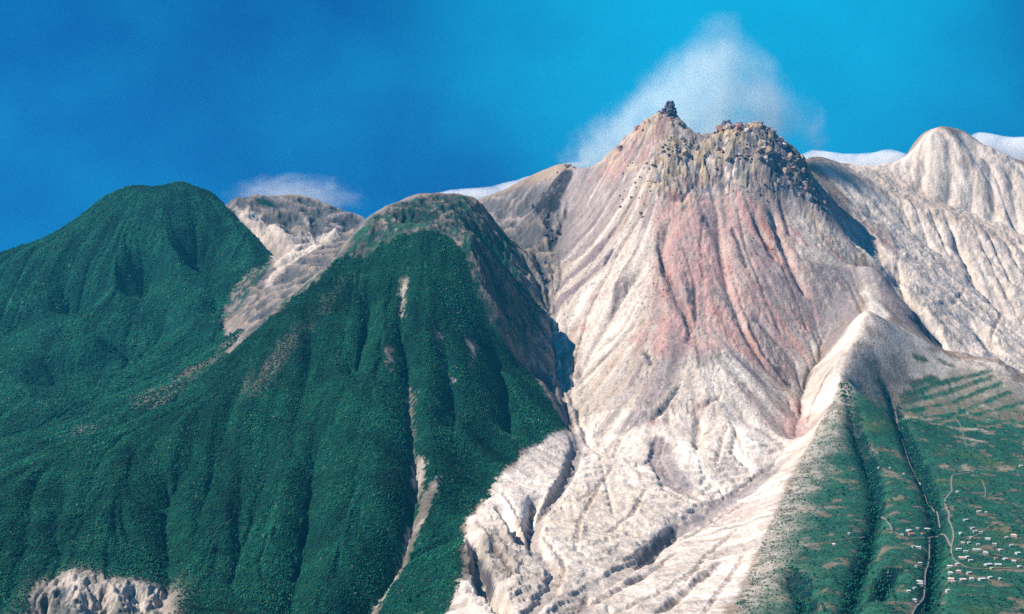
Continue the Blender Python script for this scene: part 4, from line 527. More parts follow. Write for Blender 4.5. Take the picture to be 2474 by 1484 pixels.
[(1097,5752),(1108,5720),(1107,5688),(1103,5640),(1098,5584),(1080,5576),(1086,5624),(1090,5664),(1095,5704),(1096,5728)],
[(830,5000),(850,4992),(856,4952),(861,4904),(866,4864),(873,4832),(891,4824),(910,4816),(929,4816),(947,4808),(928,4744),(908,4752),(888,4760),(869,4768),(851,4784),(842,4816),(833,4848),(826,4888),(828,4944)],
[(581,5752),(613,5736),(646,5728),(651,5696),(655,5664),(660,5632),(665,5600),(638,5584),(612,5568),(600,5616),(589,5664),(585,5712)]],'ochre': [[(626,5864),(657,5856),(687,5848),(719,5856),(751,5864),(784,5880),(778,5840),(774,5808),(745,5800),(714,5784),(684,5768),(642,5768),(602,5792),(615,5832)],
[(855,5896),(887,5904),(918,5912),(950,5920),(1027,6200),(1026,5936),(1118,6200),(1092,5912),(1115,5896),(1074,5864),(1036,5840),(1000,5832),(965,5824),(930,5824),(896,5824),(862,5824),(858,5856)],
[(717,5756),(744,5772),(772,5788),(783,5748),(753,5708),(723,5668),(691,5684),(704,5724)],
[(104,3752),(124,3784),(145,3816),(166,3848),(188,3888),(210,3888),(233,3888),(256,3888),(280,3896),(303,3896),(326,3896),(350,3904),(373,3912),(395,3896),(417,3888),(440,3888),(462,3880),(485,3880),(462,3784),(443,3720),(422,3688),(401,3656),(380,3624),(359,3584),(339,3552),(319,3512),(299,3480),(279,3432),(260,3392),(242,3360),(223,3360),(205,3368),(186,3368),(168,3376),(150,3384),(131,3384),(112,3392),(94,3392),(85,3440),(76,3504),(85,3608),(94,3680)]],'grey': [[(289,6400),(326,6400),(349,6144),(389,6096),(425,6016),(459,5928),(487,5848),(516,5784),(498,5768),(479,5752),(461,5736),(443,5720),(425,5704),(407,5680),(386,5672),(366,5664),(345,5648),(324,5640),(304,5624),(275,5608),(247,5584),(217,5536),(204,5608),(190,5680),(176,5768),(161,5840),(145,5888),(129,5952),(112,6008),(130,6032),(149,6056),(168,6096),(188,6184),(220,6224),(252,6264)],
[(731,5608),(767,5624),(802,5640),(837,5656),(832,5616),(825,5568),(818,5520),(810,5472),(801,5424),(792,5376),(783,5328),(773,5280),(764,5232),(755,5184),(747,5144),(726,5104),(705,5056),(683,5008),(662,4960),(647,4920),(630,4872),(614,4824),(599,4784),(584,4744),(569,4704),(555,4672),(537,4632),(520,4600),(503,4568),(486,4536),(469,4504),(453,4472),(437,4448),(421,4416),(398,4408),(375,4408),(352,4408),(329,4400),(344,4432),(360,4464),(376,4496),(392,4536),(409,4568),(425,4600),(442,4632),(457,4672),(472,4704),(488,4744),(504,4784),(521,4824),(538,4872),(556,4920),(558,4968),(560,5008),(563,5056),(564,5096),(567,5144),(569,5184),(570,5224),(572,5272),(574,5312),(575,5352),(578,5400),(598,5424),(620,5456),(641,5480),(663,5512),(686,5544),(708,5568)],
[(470,4388),(442,4364),(415,4348),(411,4268),(407,4180),(402,4092),(415,4052),(428,4012),(441,3980),(454,3948),(465,3908),(488,3908),(511,3908),(533,3900),(522,3948),(510,3988),(496,4020),(482,4052),(481,4108),(480,4172),(482,4260),(477,4332)],
[(846,4196),(825,4188),(804,4180),(784,4172),(760,4148),(734,4108),(710,4076),(685,4044),(660,4004),(638,3980),(614,3948),(589,3908),(565,3868),(540,3828),(517,3788),(493,3748),(470,3708),(449,3676),(426,3628),(404,3580),(382,3532),(361,3484),(340,3436),(319,3388),(300,3348),(281,3300),(263,3252),(245,3212),(227,3164),(210,3116),(194,3076),(178,3036),(162,2988),(144,2956),(128,2932),(111,2900),(95,2876),(79,2844),(73,2788),(68,2740),(63,2700),(59,2700),(55,2700),(51,2700),(67,2700),(83,2700),(99,2700),(106,2700),(113,2700),(120,2700),(128,2708),(137,2748),(147,2796),(157,2844),(167,2892),(178,2940),(189,2996),(206,3036),(223,3084),(241,3132),(259,3180),(278,3228),(298,3284),(318,3332),(337,3364),(356,3404),(375,3436),(396,3476),(415,3508),(436,3548),(458,3588),(480,3628),(501,3660),(525,3700),(550,3740),(574,3772),(599,3804),(624,3836),(649,3868),(674,3900),(699,3924),(721,3964),(746,4012),(769,4052),(797,4116),(821,4156)],
[(1157,5432),(1189,5448),(1222,5464),(1255,5480),(1287,5488),(1320,5504),(1372,5592),(1338,5456),(1329,5416),(1317,5368),(1299,5296),(1286,5240),(1258,5216),(1231,5192),(1204,5168),(1175,5136),(1141,5080),(1113,5048),(1082,5024),(1051,5000),(1058,5040),(1064,5080),(1073,5128),(1080,5168),(1086,5208),(1097,5240),(1107,5272),(1118,5304),(1130,5344),(1142,5384)],
[(1407,5600),(1439,5600),(1472,5600),(1490,5600),(1508,5600),(1525,5596),(1536,5572),(1549,5556),(1560,5532),(1569,5500),(1575,5460),(1585,5436),(1593,5404),(1599,5364),(1611,5348),(1555,5108),(1604,5348),(1592,5388),(1554,5340),(1522,5308),(1496,5300),(1474,5308),(1453,5316),(1436,5340),(1413,5348),(1393,5372),(1373,5396),(1354,5420),(1365,5452)],
[(1264,5000),(1287,4992),(1318,5016),(1375,5136),(1401,5136),(1431,5152),(1443,5112),(1461,5096),(1481,5088),(1504,5088),(1526,5088),(1546,5080),(1564,5064),(1581,5048),(1544,5024),(1505,4992),(1473,4976),(1442,4960),(1413,4952),(1382,4936),(1350,4920),(1320,4904),(1295,4904),(1273,4912),(1253,4928),(1258,4960)],
[(201,4448),(243,4496),(237,4440),(231,4392),(225,4328),(217,4232),(200,4144),(184,4072),(170,4008),(155,3944),(141,3880),(116,3808),(92,3744),(102,3816),(113,3888),(124,3960),(135,4024),(149,4104),(165,4192),(181,4288),(192,4384)],
[(-525,6456),(-494,6472),(-463,6488),(-431,6496),(-399,6504),(-366,6504),(-334,6504),(-301,6504),(-269,6504),(-236,6496),(-203,6496),(-170,6480),(-136,6464),(-102,6448),(-69,6424),(-36,6408),(-3,6384),(30,6360),(62,6336),(95,6312),(127,6296),(159,6272),(190,6256),(175,6224),(159,6176),(142,6064),(127,6040),(112,6008),(91,6000),(70,6000),(49,6000),(27,6000),(6,6000),(-20,6000),(-47,6000),(-74,6072),(-103,6224),(-137,6232),(-171,6240),(-205,6240),(-238,6240),(-272,6248),(-307,6264),(-341,6280),(-376,6296),(-412,6328),(-449,6360),(-486,6400)],
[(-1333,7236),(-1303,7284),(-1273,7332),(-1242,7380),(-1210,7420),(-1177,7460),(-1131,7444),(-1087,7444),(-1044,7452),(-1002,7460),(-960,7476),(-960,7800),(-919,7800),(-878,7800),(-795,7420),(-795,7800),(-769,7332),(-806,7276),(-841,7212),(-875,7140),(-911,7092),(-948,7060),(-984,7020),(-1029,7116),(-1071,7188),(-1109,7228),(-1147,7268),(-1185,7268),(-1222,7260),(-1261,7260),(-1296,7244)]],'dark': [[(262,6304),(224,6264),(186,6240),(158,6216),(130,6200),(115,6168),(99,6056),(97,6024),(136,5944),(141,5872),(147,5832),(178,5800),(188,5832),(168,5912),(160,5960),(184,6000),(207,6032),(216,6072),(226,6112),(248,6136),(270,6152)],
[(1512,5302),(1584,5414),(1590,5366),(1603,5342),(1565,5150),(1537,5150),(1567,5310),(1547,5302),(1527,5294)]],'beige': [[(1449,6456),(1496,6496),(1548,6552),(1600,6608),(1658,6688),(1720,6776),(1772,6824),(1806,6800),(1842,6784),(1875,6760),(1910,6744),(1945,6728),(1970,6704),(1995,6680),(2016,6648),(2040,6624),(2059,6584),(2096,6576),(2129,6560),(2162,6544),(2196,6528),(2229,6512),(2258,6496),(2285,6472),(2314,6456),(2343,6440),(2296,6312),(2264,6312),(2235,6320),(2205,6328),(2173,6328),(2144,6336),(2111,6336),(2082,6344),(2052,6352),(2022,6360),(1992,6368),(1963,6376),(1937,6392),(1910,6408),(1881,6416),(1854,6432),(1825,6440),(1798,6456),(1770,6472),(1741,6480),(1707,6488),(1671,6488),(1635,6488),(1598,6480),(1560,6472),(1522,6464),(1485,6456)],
[(1378,6060),(1415,6084),(1449,6092),(1482,6100),(1517,6116),(1555,6124),(1596,6140),(1634,6148),(1672,6156),(1653,6020),(1603,5988),(1558,5972),(1515,5964),(1496,5980),(1478,5996),(1459,6012),(1440,6028),(1419,6036),(1398,6044)]],'greenrows': [[(1338,4812),(1373,4836),(1408,4860),(1444,4884),(1480,4908),(1513,4932),(1546,4956),(1581,4988),(1611,5000),(1637,5000),(1664,5000),(1690,5000),(1715,4996),(1743,5000),(1762,4980),(1783,4964),(1803,4948),(1820,4932),(1837,4916),(1854,4900),(1871,4884),(1888,4868),(1901,4844),(1918,4828),(1934,4812),(1899,4724),(1857,4620),(1815,4516),(1764,4388),(1753,4420),(1742,4452),(1730,4484),(1719,4516),(1703,4540),(1691,4572),(1675,4596),(1659,4620),(1643,4644),(1626,4668),(1609,4692),(1583,4692),(1557,4692),(1531,4692),(1508,4700),(1482,4700),(1456,4700),(1430,4700),(1402,4692),(1369,4676),(1337,4660),(1238,4404),(1199,4356),(1294,4692),(1311,4740),(1326,4780)]]}
LINES = {'road': [[(590,3336),(604,3272),(622,3232),(643,3224),(662,3208),(687,3224),(717,3256),(734,3264),(752,3272),(770,3280),(788,3288),(822,3320),(843,3352)],
[(939,3568),(924,3432),(914,3376),(916,3328),(924,3304),(934,3288),(950,3296),(969,3312),(992,3344),(1035,3432),(1049,3432),(1039,3360),(1025,3296),(1013,3240)],
[(997,3352),(968,3256),(944,3176),(910,3080),(895,3040),(878,2984),(866,2944),(838,2856),(814,2800),(800,2776),(777,2720),(760,2672)],
[(1290,3992),(1265,3976),(1241,3960),(1209,3864),(1181,3768),(1135,3680),(1117,3616),(1104,3544),(1085,3488),(1074,3432),(1059,3368),(1042,3312),(1017,3248),(999,3192),(981,3120),(981,3080),(984,3032),(1002,3024),(1025,3032),(1046,3040),(1064,3040),(1091,3048),(1118,3056),(1139,3064),(1157,3064)]],'path': [[(1130,3848),(1108,3752),(1106,3704),(1095,3624),(1086,3576),(1063,3488)],
[(1286,4776),(1288,4760),(1292,4752),(1291,4728),(1289,4704),(1216,4424),(1200,4352),(1190,4288),(1183,4240),(1180,4200),(1167,4128),(1168,4104),(1163,4056),(1150,3984),(1144,3936)],
[(1482,4704),(1478,4656),(1472,4600),(1438,4480),(1401,4352),(1379,4256)],
[(1602,4744),(1607,4712),(1615,4688),(1630,4672),(1644,4656),(1658,4640)],
[(1059,3304),(1084,3312),(1114,3344),(1141,3384),(1168,3424),(1193,3448),(1215,3464)],
[(1310,3912),(1282,3800),(1251,3712)]],'ravine': [[(1086,4588),(1078,4532),(1070,4476),(1065,4436),(1062,4404),(1060,4372),(1055,4332),(1052,4300),(1049,4268),(1048,4236),(1048,4204),(1045,4164),(1044,4132),(1041,4092),(1036,4044),(1027,3996),(1016,3940),(1003,3876),(992,3820),(979,3756),(963,3700),(942,3628),(924,3564),(908,3516),(889,3452),(874,3404),(856,3348),(837,3284),(820,3236),(797,3164),(781,3116),(768,3084),(754,3044),(736,2988),(727,2964),(711,2916),(696,2868),(683,2828),(670,2788),(659,2748),(651,2724),(640,2684),(633,2660),(624,2628)],
[(1261,4764),(1271,4756),(1283,4756),(1290,4740),(1292,4716),(1287,4668),(1217,4388),(1211,4340),(1205,4292),(1203,4260),(1199,4220),(1197,4188),(1195,4156),(1190,4116),(1186,4076),(1179,4028),(1167,3964),(1155,3900),(1141,3836),(1124,3764),(1105,3684),(1088,3612),(1079,3564),(1057,3492),(1036,3420),(1015,3356),(997,3300),(976,3236),(960,3188),(939,3124),(921,3068),(906,3020),(890,2972),(875,2924),(859,2876),(846,2836),(833,2796),(820,2756),(810,2724),(795,2676),(787,2652),(777,2620)],
[(607,3076),(610,3052),(613,3028),(618,3012),(617,2972),(611,2932),(605,2900),(597,2852),(588,2804),(581,2764),(576,2732)],
[(821,3012),(812,3004),(803,2996),(789,2972),(772,2932),(755,2892)]],'crack': [[(297,2848),(312,2896),(324,2920),(338,2952),(350,2976),(364,3008),(378,3040),(391,3064),(407,3104),(422,3136),(437,3168),(452,3192),(467,3216),(482,3240)],
[(88,2880),(102,2896),(117,2912),(131,2928),(146,2952),(160,2960),(173,2976),(186,3000),(200,3024),(213,3040),(226,3056),(240,3080),(256,3112),(272,3136),(288,3160),(304,3184),(316,3192),(330,3224),(345,3264),(358,3288),(373,3320),(388,3352),(402,3376)],
[(205,2856),(218,2872),(230,2888),(243,2904),(256,2920),(269,2936),(282,2952),(296,2976),(310,3000),(324,3016),(338,3040),(352,3064),(368,3096),(382,3120),(398,3152),(414,3184),(430,3208)],
[(192,4544),(194,4480),(197,4416),(200,4384),(203,4352),(194,4288),(185,4224),(178,4208),(168,4104),(160,4056),(148,4008),(138,3968),(127,3920),(116,3864),(105,3816),(93,3768),(81,3728),(73,3688),(66,3640),(58,3608),(50,3496)],
[(74,3392),(83,3360),(92,3336),(101,3312),(110,3296),(115,3256),(119,3208),(116,3168),(112,3080),(99,3104),(85,3080)],
[(600,4488),(621,4496),(643,4512),(674,4544)],
[(585,4472),(589,4456),(590,4416),(582,4376),(573,4336)],
[(600,4120),(610,4160),(622,4208),(633,4256),(646,4312),(660,4360),(673,4400)],
[(689,4424),(693,4392),(698,4368),(697,4312),(692,4240),(693,4208)],
[(472,4344),(460,4296),(449,4248),(436,4184),(438,4112),(443,4072),(445,4016),(451,3984),(466,3960),(481,3944),(496,3920),(510,3896),(528,3904),(548,3920),(568,3944),(589,3968)],
[(455,4368),(446,4336),(438,4312),(428,4264),(416,4208),(418,4152),(418,4088),(420,4040),(421,3984),(420,3920),(434,3896),(448,3880),(461,3856),(475,3840),(488,3816)],
[(426,4464),(412,4456),(397,4440),(383,4424),(368,4408),(354,4392),(340,4376),(328,4336),(316,4280),(301,4192)],
[(143,5176),(144,5128),(146,5072),(148,5040),(151,5016),(153,4968),(154,4920),(156,4888),(153,4840),(149,4760),(145,4704),(142,4648)],
[(572,5496),(571,5464),(572,5440),(573,5416),(572,5376),(571,5336),(578,5304),(586,5280),(591,5240),(597,5200),(605,5176),(611,5144),(616,5112),(621,5080),(625,5048),(629,5008),(632,4968),(635,4928),(637,4880),(634,4824),(631,4776),(630,4744),(630,4712)],
[(655,5384),(658,5352),(660,5312),(662,5280),(665,5248),(668,5216),(670,5184),(673,5152),(668,5120),(663,5088),(659,5056),(653,5016),(648,4984),(644,4952)],
[(817,5304),(819,5272),(821,5240),(822,5208),(822,5168),(825,5144),(828,5120),(830,5096),(836,5072),(841,5048),(845,5024),(849,4992),(854,4968),(858,4944),(862,4912),(866,4888),(872,4872),(878,4856),(889,4840),(902,4832),(915,4824),(929,4824),(942,4816),(954,4808)],
[(1017,5456),(1021,5432),(1026,5408),(1027,5368),(1031,5344),(1035,5320),(1039,5296),(1045,5280),(1051,5264),(1054,5240),(1060,5232),(1065,5216),(1069,5200),(1072,5176),(1075,5152),(1076,5120)],
[(509,5704),(494,5696),(479,5680),(464,5664),(449,5656),(434,5640),(419,5624),(404,5608),(390,5592),(375,5576),(360,5552),(345,5536),(331,5520),(316,5488),(302,5456),(288,5424),(274,5392),(259,5352),(245,5312),(232,5288),(219,5264),(206,5240)],
[(564,5664),(550,5648),(536,5632),(522,5616),(508,5600),(494,5576),(480,5560),(466,5536),(452,5520),(439,5504),(425,5480),(413,5464),(400,5432),(387,5400),(374,5368),(361,5328),(348,5296),(336,5264),(324,5240),(312,5216),(301,5200),(290,5176),(279,5160),(271,5136),(264,5104),(256,5072),(249,5040),(241,5008),(234,4984),(227,4952),(220,4920),(213,4896),(206,4864)],
[(386,2816),(398,2856),(410,2888),(422,2920),(435,2960),(447,2992),(461,3032),(476,3080),(491,3128),(505,3168),(517,3200),(531,3240),(546,3280)],
[(164,3024),(155,2976),(148,2944),(138,2856)],
[(567,3536),(550,3504),(534,3472),(516,3432),(497,3384),(481,3352),(465,3320),(450,3288),(435,3248),(419,3200),(404,3160),(389,3112),(376,3080),(363,3048)],
[(692,3888),(669,3840),(651,3824),(632,3800),(610,3760),(592,3736),(575,3720),(558,3704),(538,3672),(522,3656),(503,3624),(485,3600),(467,3568),(449,3536),(432,3512),(416,3496)],
[(1042,4888),(1026,4864),(1012,4848),(995,4816),(966,4728),(959,4680),(955,4648),(947,4600)],
[(1071,4760),(1058,4744),(1045,4728),(1031,4704),(1013,4664),(998,4640),(986,4624),(966,4560),(946,4496)],
[(240,3896),(228,3848),(216,3792),(205,3728),(194,3688),(184,3640),(174,3600),(168,3520),(163,3464),(158,3408),(154,3360),(151,3328)],
[(294,4096),(278,4040),(264,4000),(248,3944),(234,3896),(217,3864),(199,3816),(182,3768)],
[(373,3904),(358,3840),(343,3768),(330,3720),(319,3680),(303,3648),(288,3624),(272,3584),(257,3552),(241,3504)],
[(759,5568),(750,5528),(742,5488),(733,5448),(726,5416),(717,5376),(715,5336),(714,5304),(712,5264),(710,5224),(708,5192)],
[(939,5664),(943,5640),(947,5616),(953,5600),(958,5584),(962,5560),(965,5528),(972,5496),(978,5464),(985,5432),(991,5400)],
[(898,5616),(899,5592),(898,5560),(898,5528),(897,5496),(897,5464),(897,5440),(897,5408),(900,5376),(904,5344),(909,5320),(913,5288),(917,5264),(922,5240),(925,5208),(930,5184),(933,5152),(938,5136),(943,5112),(948,5096),(953,5072),(957,5048)],
[(1533,5640),(1585,5816),(1598,5848),(1609,5872),(1621,5900)],
[(1867,5496),(1889,5536),(1919,5600),(1963,5696),(1990,5744),(2041,5856)],
[(1781,5688),(1818,5752),(1860,5832),(1898,5896)],
[(-24,3784),(-14,3728),(-5,3696),(4,3664),(9,3632),(14,3568),(19,3496),(24,3448)],
[(-89,3504),(-80,3464),(-70,3392),(-61,3360),(-52,3344),(-44,3320),(-36,3304),(-28,3280),(-20,3248),(-12,3200),(-4,3128),(3,3072)]],'gash': [[(564,5424),(566,5376),(567,5328),(567,5288),(568,5248)],
[(645,5240),(647,5200),(648,5152),(646,5112),(644,5072)],
[(759,5568),(765,5536),(770,5504)],
[(861,5488),(865,5456),(870,5432),(873,5400),(875,5368),(879,5344),(881,5312)],
[(458,4808),(463,4768),(468,4736)],
[(547,4600),(534,4576),(520,4544),(508,4528),(496,4504),(481,4488),(465,4464),(450,4448)],
[(394,5504),(382,5480),(370,5456),(357,5424)],
[(772,5792),(759,5760),(747,5728),(726,5696),(706,5672),(687,5648)],
[(305,3352),(318,3400),(331,3440),(348,3472),(368,3528),(384,3552),(401,3592),(418,3624),(434,3648)],
[(34,3448),(39,3544),(44,3632),(49,3680),(51,3720),(52,3744),(54,3768)],
[(852,5000),(854,4968),(857,4944),(860,4920),(867,4896),(875,4872),(885,4864),(893,4848),(903,4840),(918,4832),(934,4824),(950,4824)],
[(668,5176),(663,5128),(658,5088),(654,5040),(649,4992)],
[(154,5900),(160,5900),(166,5900),(168,5856)],
[(102,5632),(123,5520),(132,5480),(142,5448)],
[(1508,5288),(1529,5296),(1559,5336),(1603,5424),(1613,5408),(1623,5392),(1631,5368)],
[(26,4848),(43,4920),(60,4928),(93,4968)],
[(175,4632),(182,4584),(190,4544)],
[(-95,3344),(-88,3320),(-81,3280),(-74,3264),(-66,3248),(-58,3168),(-49,3096),(-42,3056)],
[(1380,5696),(1393,5680),(1406,5664),(1418,5648)],
[(1598,5848),(1595,5816),(1573,5712)],
[(-2,4912),(16,4952),(35,4992)],
[(1026,5592),(1034,5576),(1042,5560),(1050,5544)],
[(1085,5736),(1089,5720),(1092,5696),(1096,5680),(1095,5640),(1096,5608),(1095,5568)]],'rows': [[(1330,4784),(1357,4808),(1382,4824),(1407,4840),(1432,4856),(1457,4872),(1480,4880),(1505,4896),(1530,4912),(1555,4928),(1580,4944),(1603,4952),(1625,4960),(1648,4968),(1671,4976),(1696,4992)],
[(1324,4760),(1347,4776),(1371,4792),(1395,4808),(1417,4816),(1439,4824),(1461,4832),(1483,4840),(1508,4856),(1532,4872),(1554,4880),(1579,4896),(1604,4912),(1630,4928),(1652,4936),(1675,4944),(1700,4960)],
[(1329,4728),(1353,4736),(1379,4752),(1406,4768),(1431,4776),(1455,4784),(1480,4792),(1504,4800),(1528,4816),(1552,4832),(1574,4840),(1598,4856),(1623,4872),(1647,4888),(1669,4896),(1694,4912),(1719,4928)],
[(1322,4656),(1349,4672),(1375,4688),(1401,4704),(1426,4712),(1450,4720),(1474,4728),(1496,4728),(1524,4752),(1549,4768),(1572,4776),(1598,4792),(1623,4808),(1649,4824),(1675,4840),(1702,4856),(1728,4872)],
[(1393,4664),(1415,4672),(1438,4680),(1460,4688),(1482,4696),(1504,4704),(1527,4712),(1547,4712),(1571,4728),(1593,4736),(1614,4744),(1636,4752),(1658,4760),(1683,4776),(1705,4784),(1730,4800),(1752,4808)],
[(1376,4848),(1402,4864),(1429,4880),(1455,4896),(1479,4904)],
[(1522,5000),(1544,5000),(1566,5000)],
[(1418,4944),(1461,4968)]]}
HOUSES = [(950.9,3360,17,12,'w'),(946.8,3328,18,12,'r'),(1008.7,3416,12,9,'w'),(922.6,3320,11,8,'g'),(931.5,3216,15,8,'w'),(919.8,3216,8,7,'g'),(1145,3944,9,8,'w'),(1190.8,3752,8,8,'w'),(1181.4,3552,12,8,'w'),(1197.9,3544,9,7,'g'),(1119.9,3464,14,10,'g'),(1113.4,3392,12,8,'g'),(1069.7,3344,9,8,'w'),(1109.5,3360,14,7,'g'),(1117.7,3296,15,9,'w'),(1193.6,3336,19,12,'p'),(1019.1,3200,15,7,'w'),(1057.4,3192,22,8,'w'),(1069.8,3168,15,10,'w'),(1145,3176,14,10,'w'),(1000.5,3120,18,10,'p'),(1015.4,3128,11,8,'w'),(1096.6,3120,12,10,'w'),(1110.9,3104,11,8,'w'),(1040.8,3064,26,11,'s'),(1061.9,3064,18,9,'s'),(953.9,3056,13,9,'w'),(938,3000,14,10,'w'),(922,2944,16,11,'p'),(941.5,2928,15,11,'p'),(962.8,2936,12,9,'w'),(983.9,2936,20,10,'w'),(1006.1,2952,11,8,'w'),(855.3,2944,20,9,'w'),(852.2,2928,14,8,'g'),(805.4,2848,9,8,'w'),(804.6,2800,10,8,'w'),(739.6,3224,9,10,'w'),(1076.1,4000,6,6,'w'),(1048.9,4016,6,6,'w'),(1099.9,3944,7,7,'w'),(801.3,3336,6,6,'w'),(1534.2,4728,7,7,'w'),(1076.4,3240,10,7,'g'),(1478.7,4080,13,8,'w'),(955.7,3000,13,9,'p'),(972.6,2984,12,9,'g'),(1117.4,3248,12,8,'g'),(1113.6,3200,9,8,'w'),(1153,3240,10,8,'g'),(1046.5,3256,11,7,'p'),(1060.9,3256,10,7,'g'),(1027.1,3176,12,8,'g'),(1012,3096,11,8,'g'),(1024.8,2944,8,8,'g'),(1167.1,3312,9,8,'g'),(896.2,3080,10,8,'g'),(877.9,3048,8,7,'g'),(892.5,2872,9,8,'w'),(1081.4,3304,9,7,'g'),(1076.6,3120,10,8,'r'),(972.9,3064,9,8,'w'),(1120.1,3352,10,7,'g'),(1037.4,3032,9,7,'g'),(1022.6,3440,7,7,'g'),(977.6,3384,9,7,'g'),(981.6,3352,10,7,'r'),(826.9,2880,9,7,'g'),(918.8,2920,10,8,'g'),(1105.8,3056,12,8,'w')]
TREES = [(1050,4264),(1044,4232),(1062,4224),(1036,4208),(1031,4160),(1031,4136),(1049,4136),(1042,4088),(1033,4040),(1034,4048),(1008,3968),(1021,3944),(1011,3936),(1011,3888),(994,3848),(972,3760),(939,3656),(938,3624),(915,3544),(933,3568),(892,3480),(865,3392),(893,3424),(845,3336),(836,3280),(851,3312),(804,3184),(786,3144),(753,3064),(785,3112),(734,3008),(728,2976),(748,3000),(723,2952),(723,2944),(691,2872),(703,2880),(677,2824),(690,2840),(672,2792),(680,2800),(659,2752),(669,2768),(1287,4736),(1307,4736),(1291,4704),(1217,4416),(1193,4352),(1182,4280),(1201,4272),(1213,4240),(1185,4232),(1190,4200),(1184,4144),(1186,4112),(1188,4056),(1176,4080),(1171,3984),(1152,3896),(1153,3880),(1141,3840),(1137,3776),(1122,3752),(1123,3768),(1104,3680),(1091,3616),(1089,3608),(1075,3584),(1076,3568),(1060,3496),(1026,3400),(1016,3360),(978,3272),(957,3200),(941,3160),(970,3184),(929,3112),(947,3136),(915,3064),(903,3008),(863,2920),(864,2888),(843,2832),(830,2784),(843,2808),(811,2744),(756,3488),(776,3288),(1109,3640),(611,2744),(775,2888),(571,2872),(754,3360),(620,3064),(623,3120),(1138,3672),(1085,3464),(974,3304),(1222,3512),(693,3032),(848,3000),(1561,4584),(1356,4200),(1166,3944),(740,3336),(622,3024),(760,2736),(1087,4056),(634,2928),(645,2992),(874,3712),(988,3656),(1212,3400),(939,2752),(979,2784),(1554,4520),(1209,4208),(837,3416),(1411,3912),(1128,3568),(1036,3376),(666,3192),(1716,4712),(844,3024),(923,2776),(823,2800),(1307,4120),(1481,4240),(1068,3432),(909,3080),(1033,2864),(1153,3544),(1507,4200),(1297,4392),(1286,4168),(1061,4136),(982,3144),(674,2864),(1211,3440),(1486,4488),(1189,3640),(600,2856),(1365,4176),(815,2904),(777,3392),(1064,3624),(926,3408),(911,3704),(820,3248),(1200,4144),(797,3408),(1462,4152),(1008,2800),(656,2864),(1140,3536),(895,2960),(629,2824),(1070,3824),(778,3080),(1312,3744),(1268,3576),(1223,4176),(1455,4688),(964,3704),(1006,3232),(1229,3464),(781,2872),(1072,4304),(1181,3416),(1216,3528),(837,3704),(988,2720),(796,3600),(1371,3856),(1143,3656),(1331,4592),(958,2760),(645,2760),(1265,4000),(1011,3400),(1455,4584),(1194,3864),(1171,3384),(1250,4120),(1111,3568),(1011,4272),(1262,3456),(1334,4128),(1179,3648),(902,3400),(667,3168),(1444,4432),(1280,3728),(792,3256),(1225,3352),(1571,4296),(853,3720),(965,4136),(1121,3608),(1172,3696),(634,3032),(1100,3200),(1116,3688),(858,2984),(1127,3648),(1214,3680),(825,3648),(845,2752),(758,3416),(1028,3608),(1156,3424),(698,2952),(769,3688),(776,3016),(721,3384),(1028,2832),(960,3984),(1291,4104),(846,3744),(1093,3528),(969,3648),(986,3272),(820,3544),(679,2936),(761,2888),(1159,4240),(1156,3664),(912,3352),(1203,4192),(1546,4328),(1356,4680),(915,2752),(918,2792),(855,2816),(1153,3608),(751,2920),(1288,3600),(731,3040),(1266,3496),(928,3464),(972,2792),(1267,3784),(1288,3872),(902,3576),(1285,3576),(1009,3688),(1133,4208),(1628,4696),(735,2704),(600,2816),(871,3128),(921,3000),(1263,4064),(978,4064),(1285,3920),(1093,4160),(764,2800),(1187,3944),(1210,3464),(1571,4720),(618,2912),(1159,3400),(1516,4616),(662,3080),(682,2976),(894,3520),(615,2776),(1520,4336),(1032,3696),(730,3280),(666,3272),(887,3768),(1061,2928),(1372,4376),(1382,4528),(682,2744),(1046,3440),(1181,3968),(1110,4168),(1392,4720),(1216,3368),(1076,4096),(1487,4720),(1356,4560),(982,2760)]
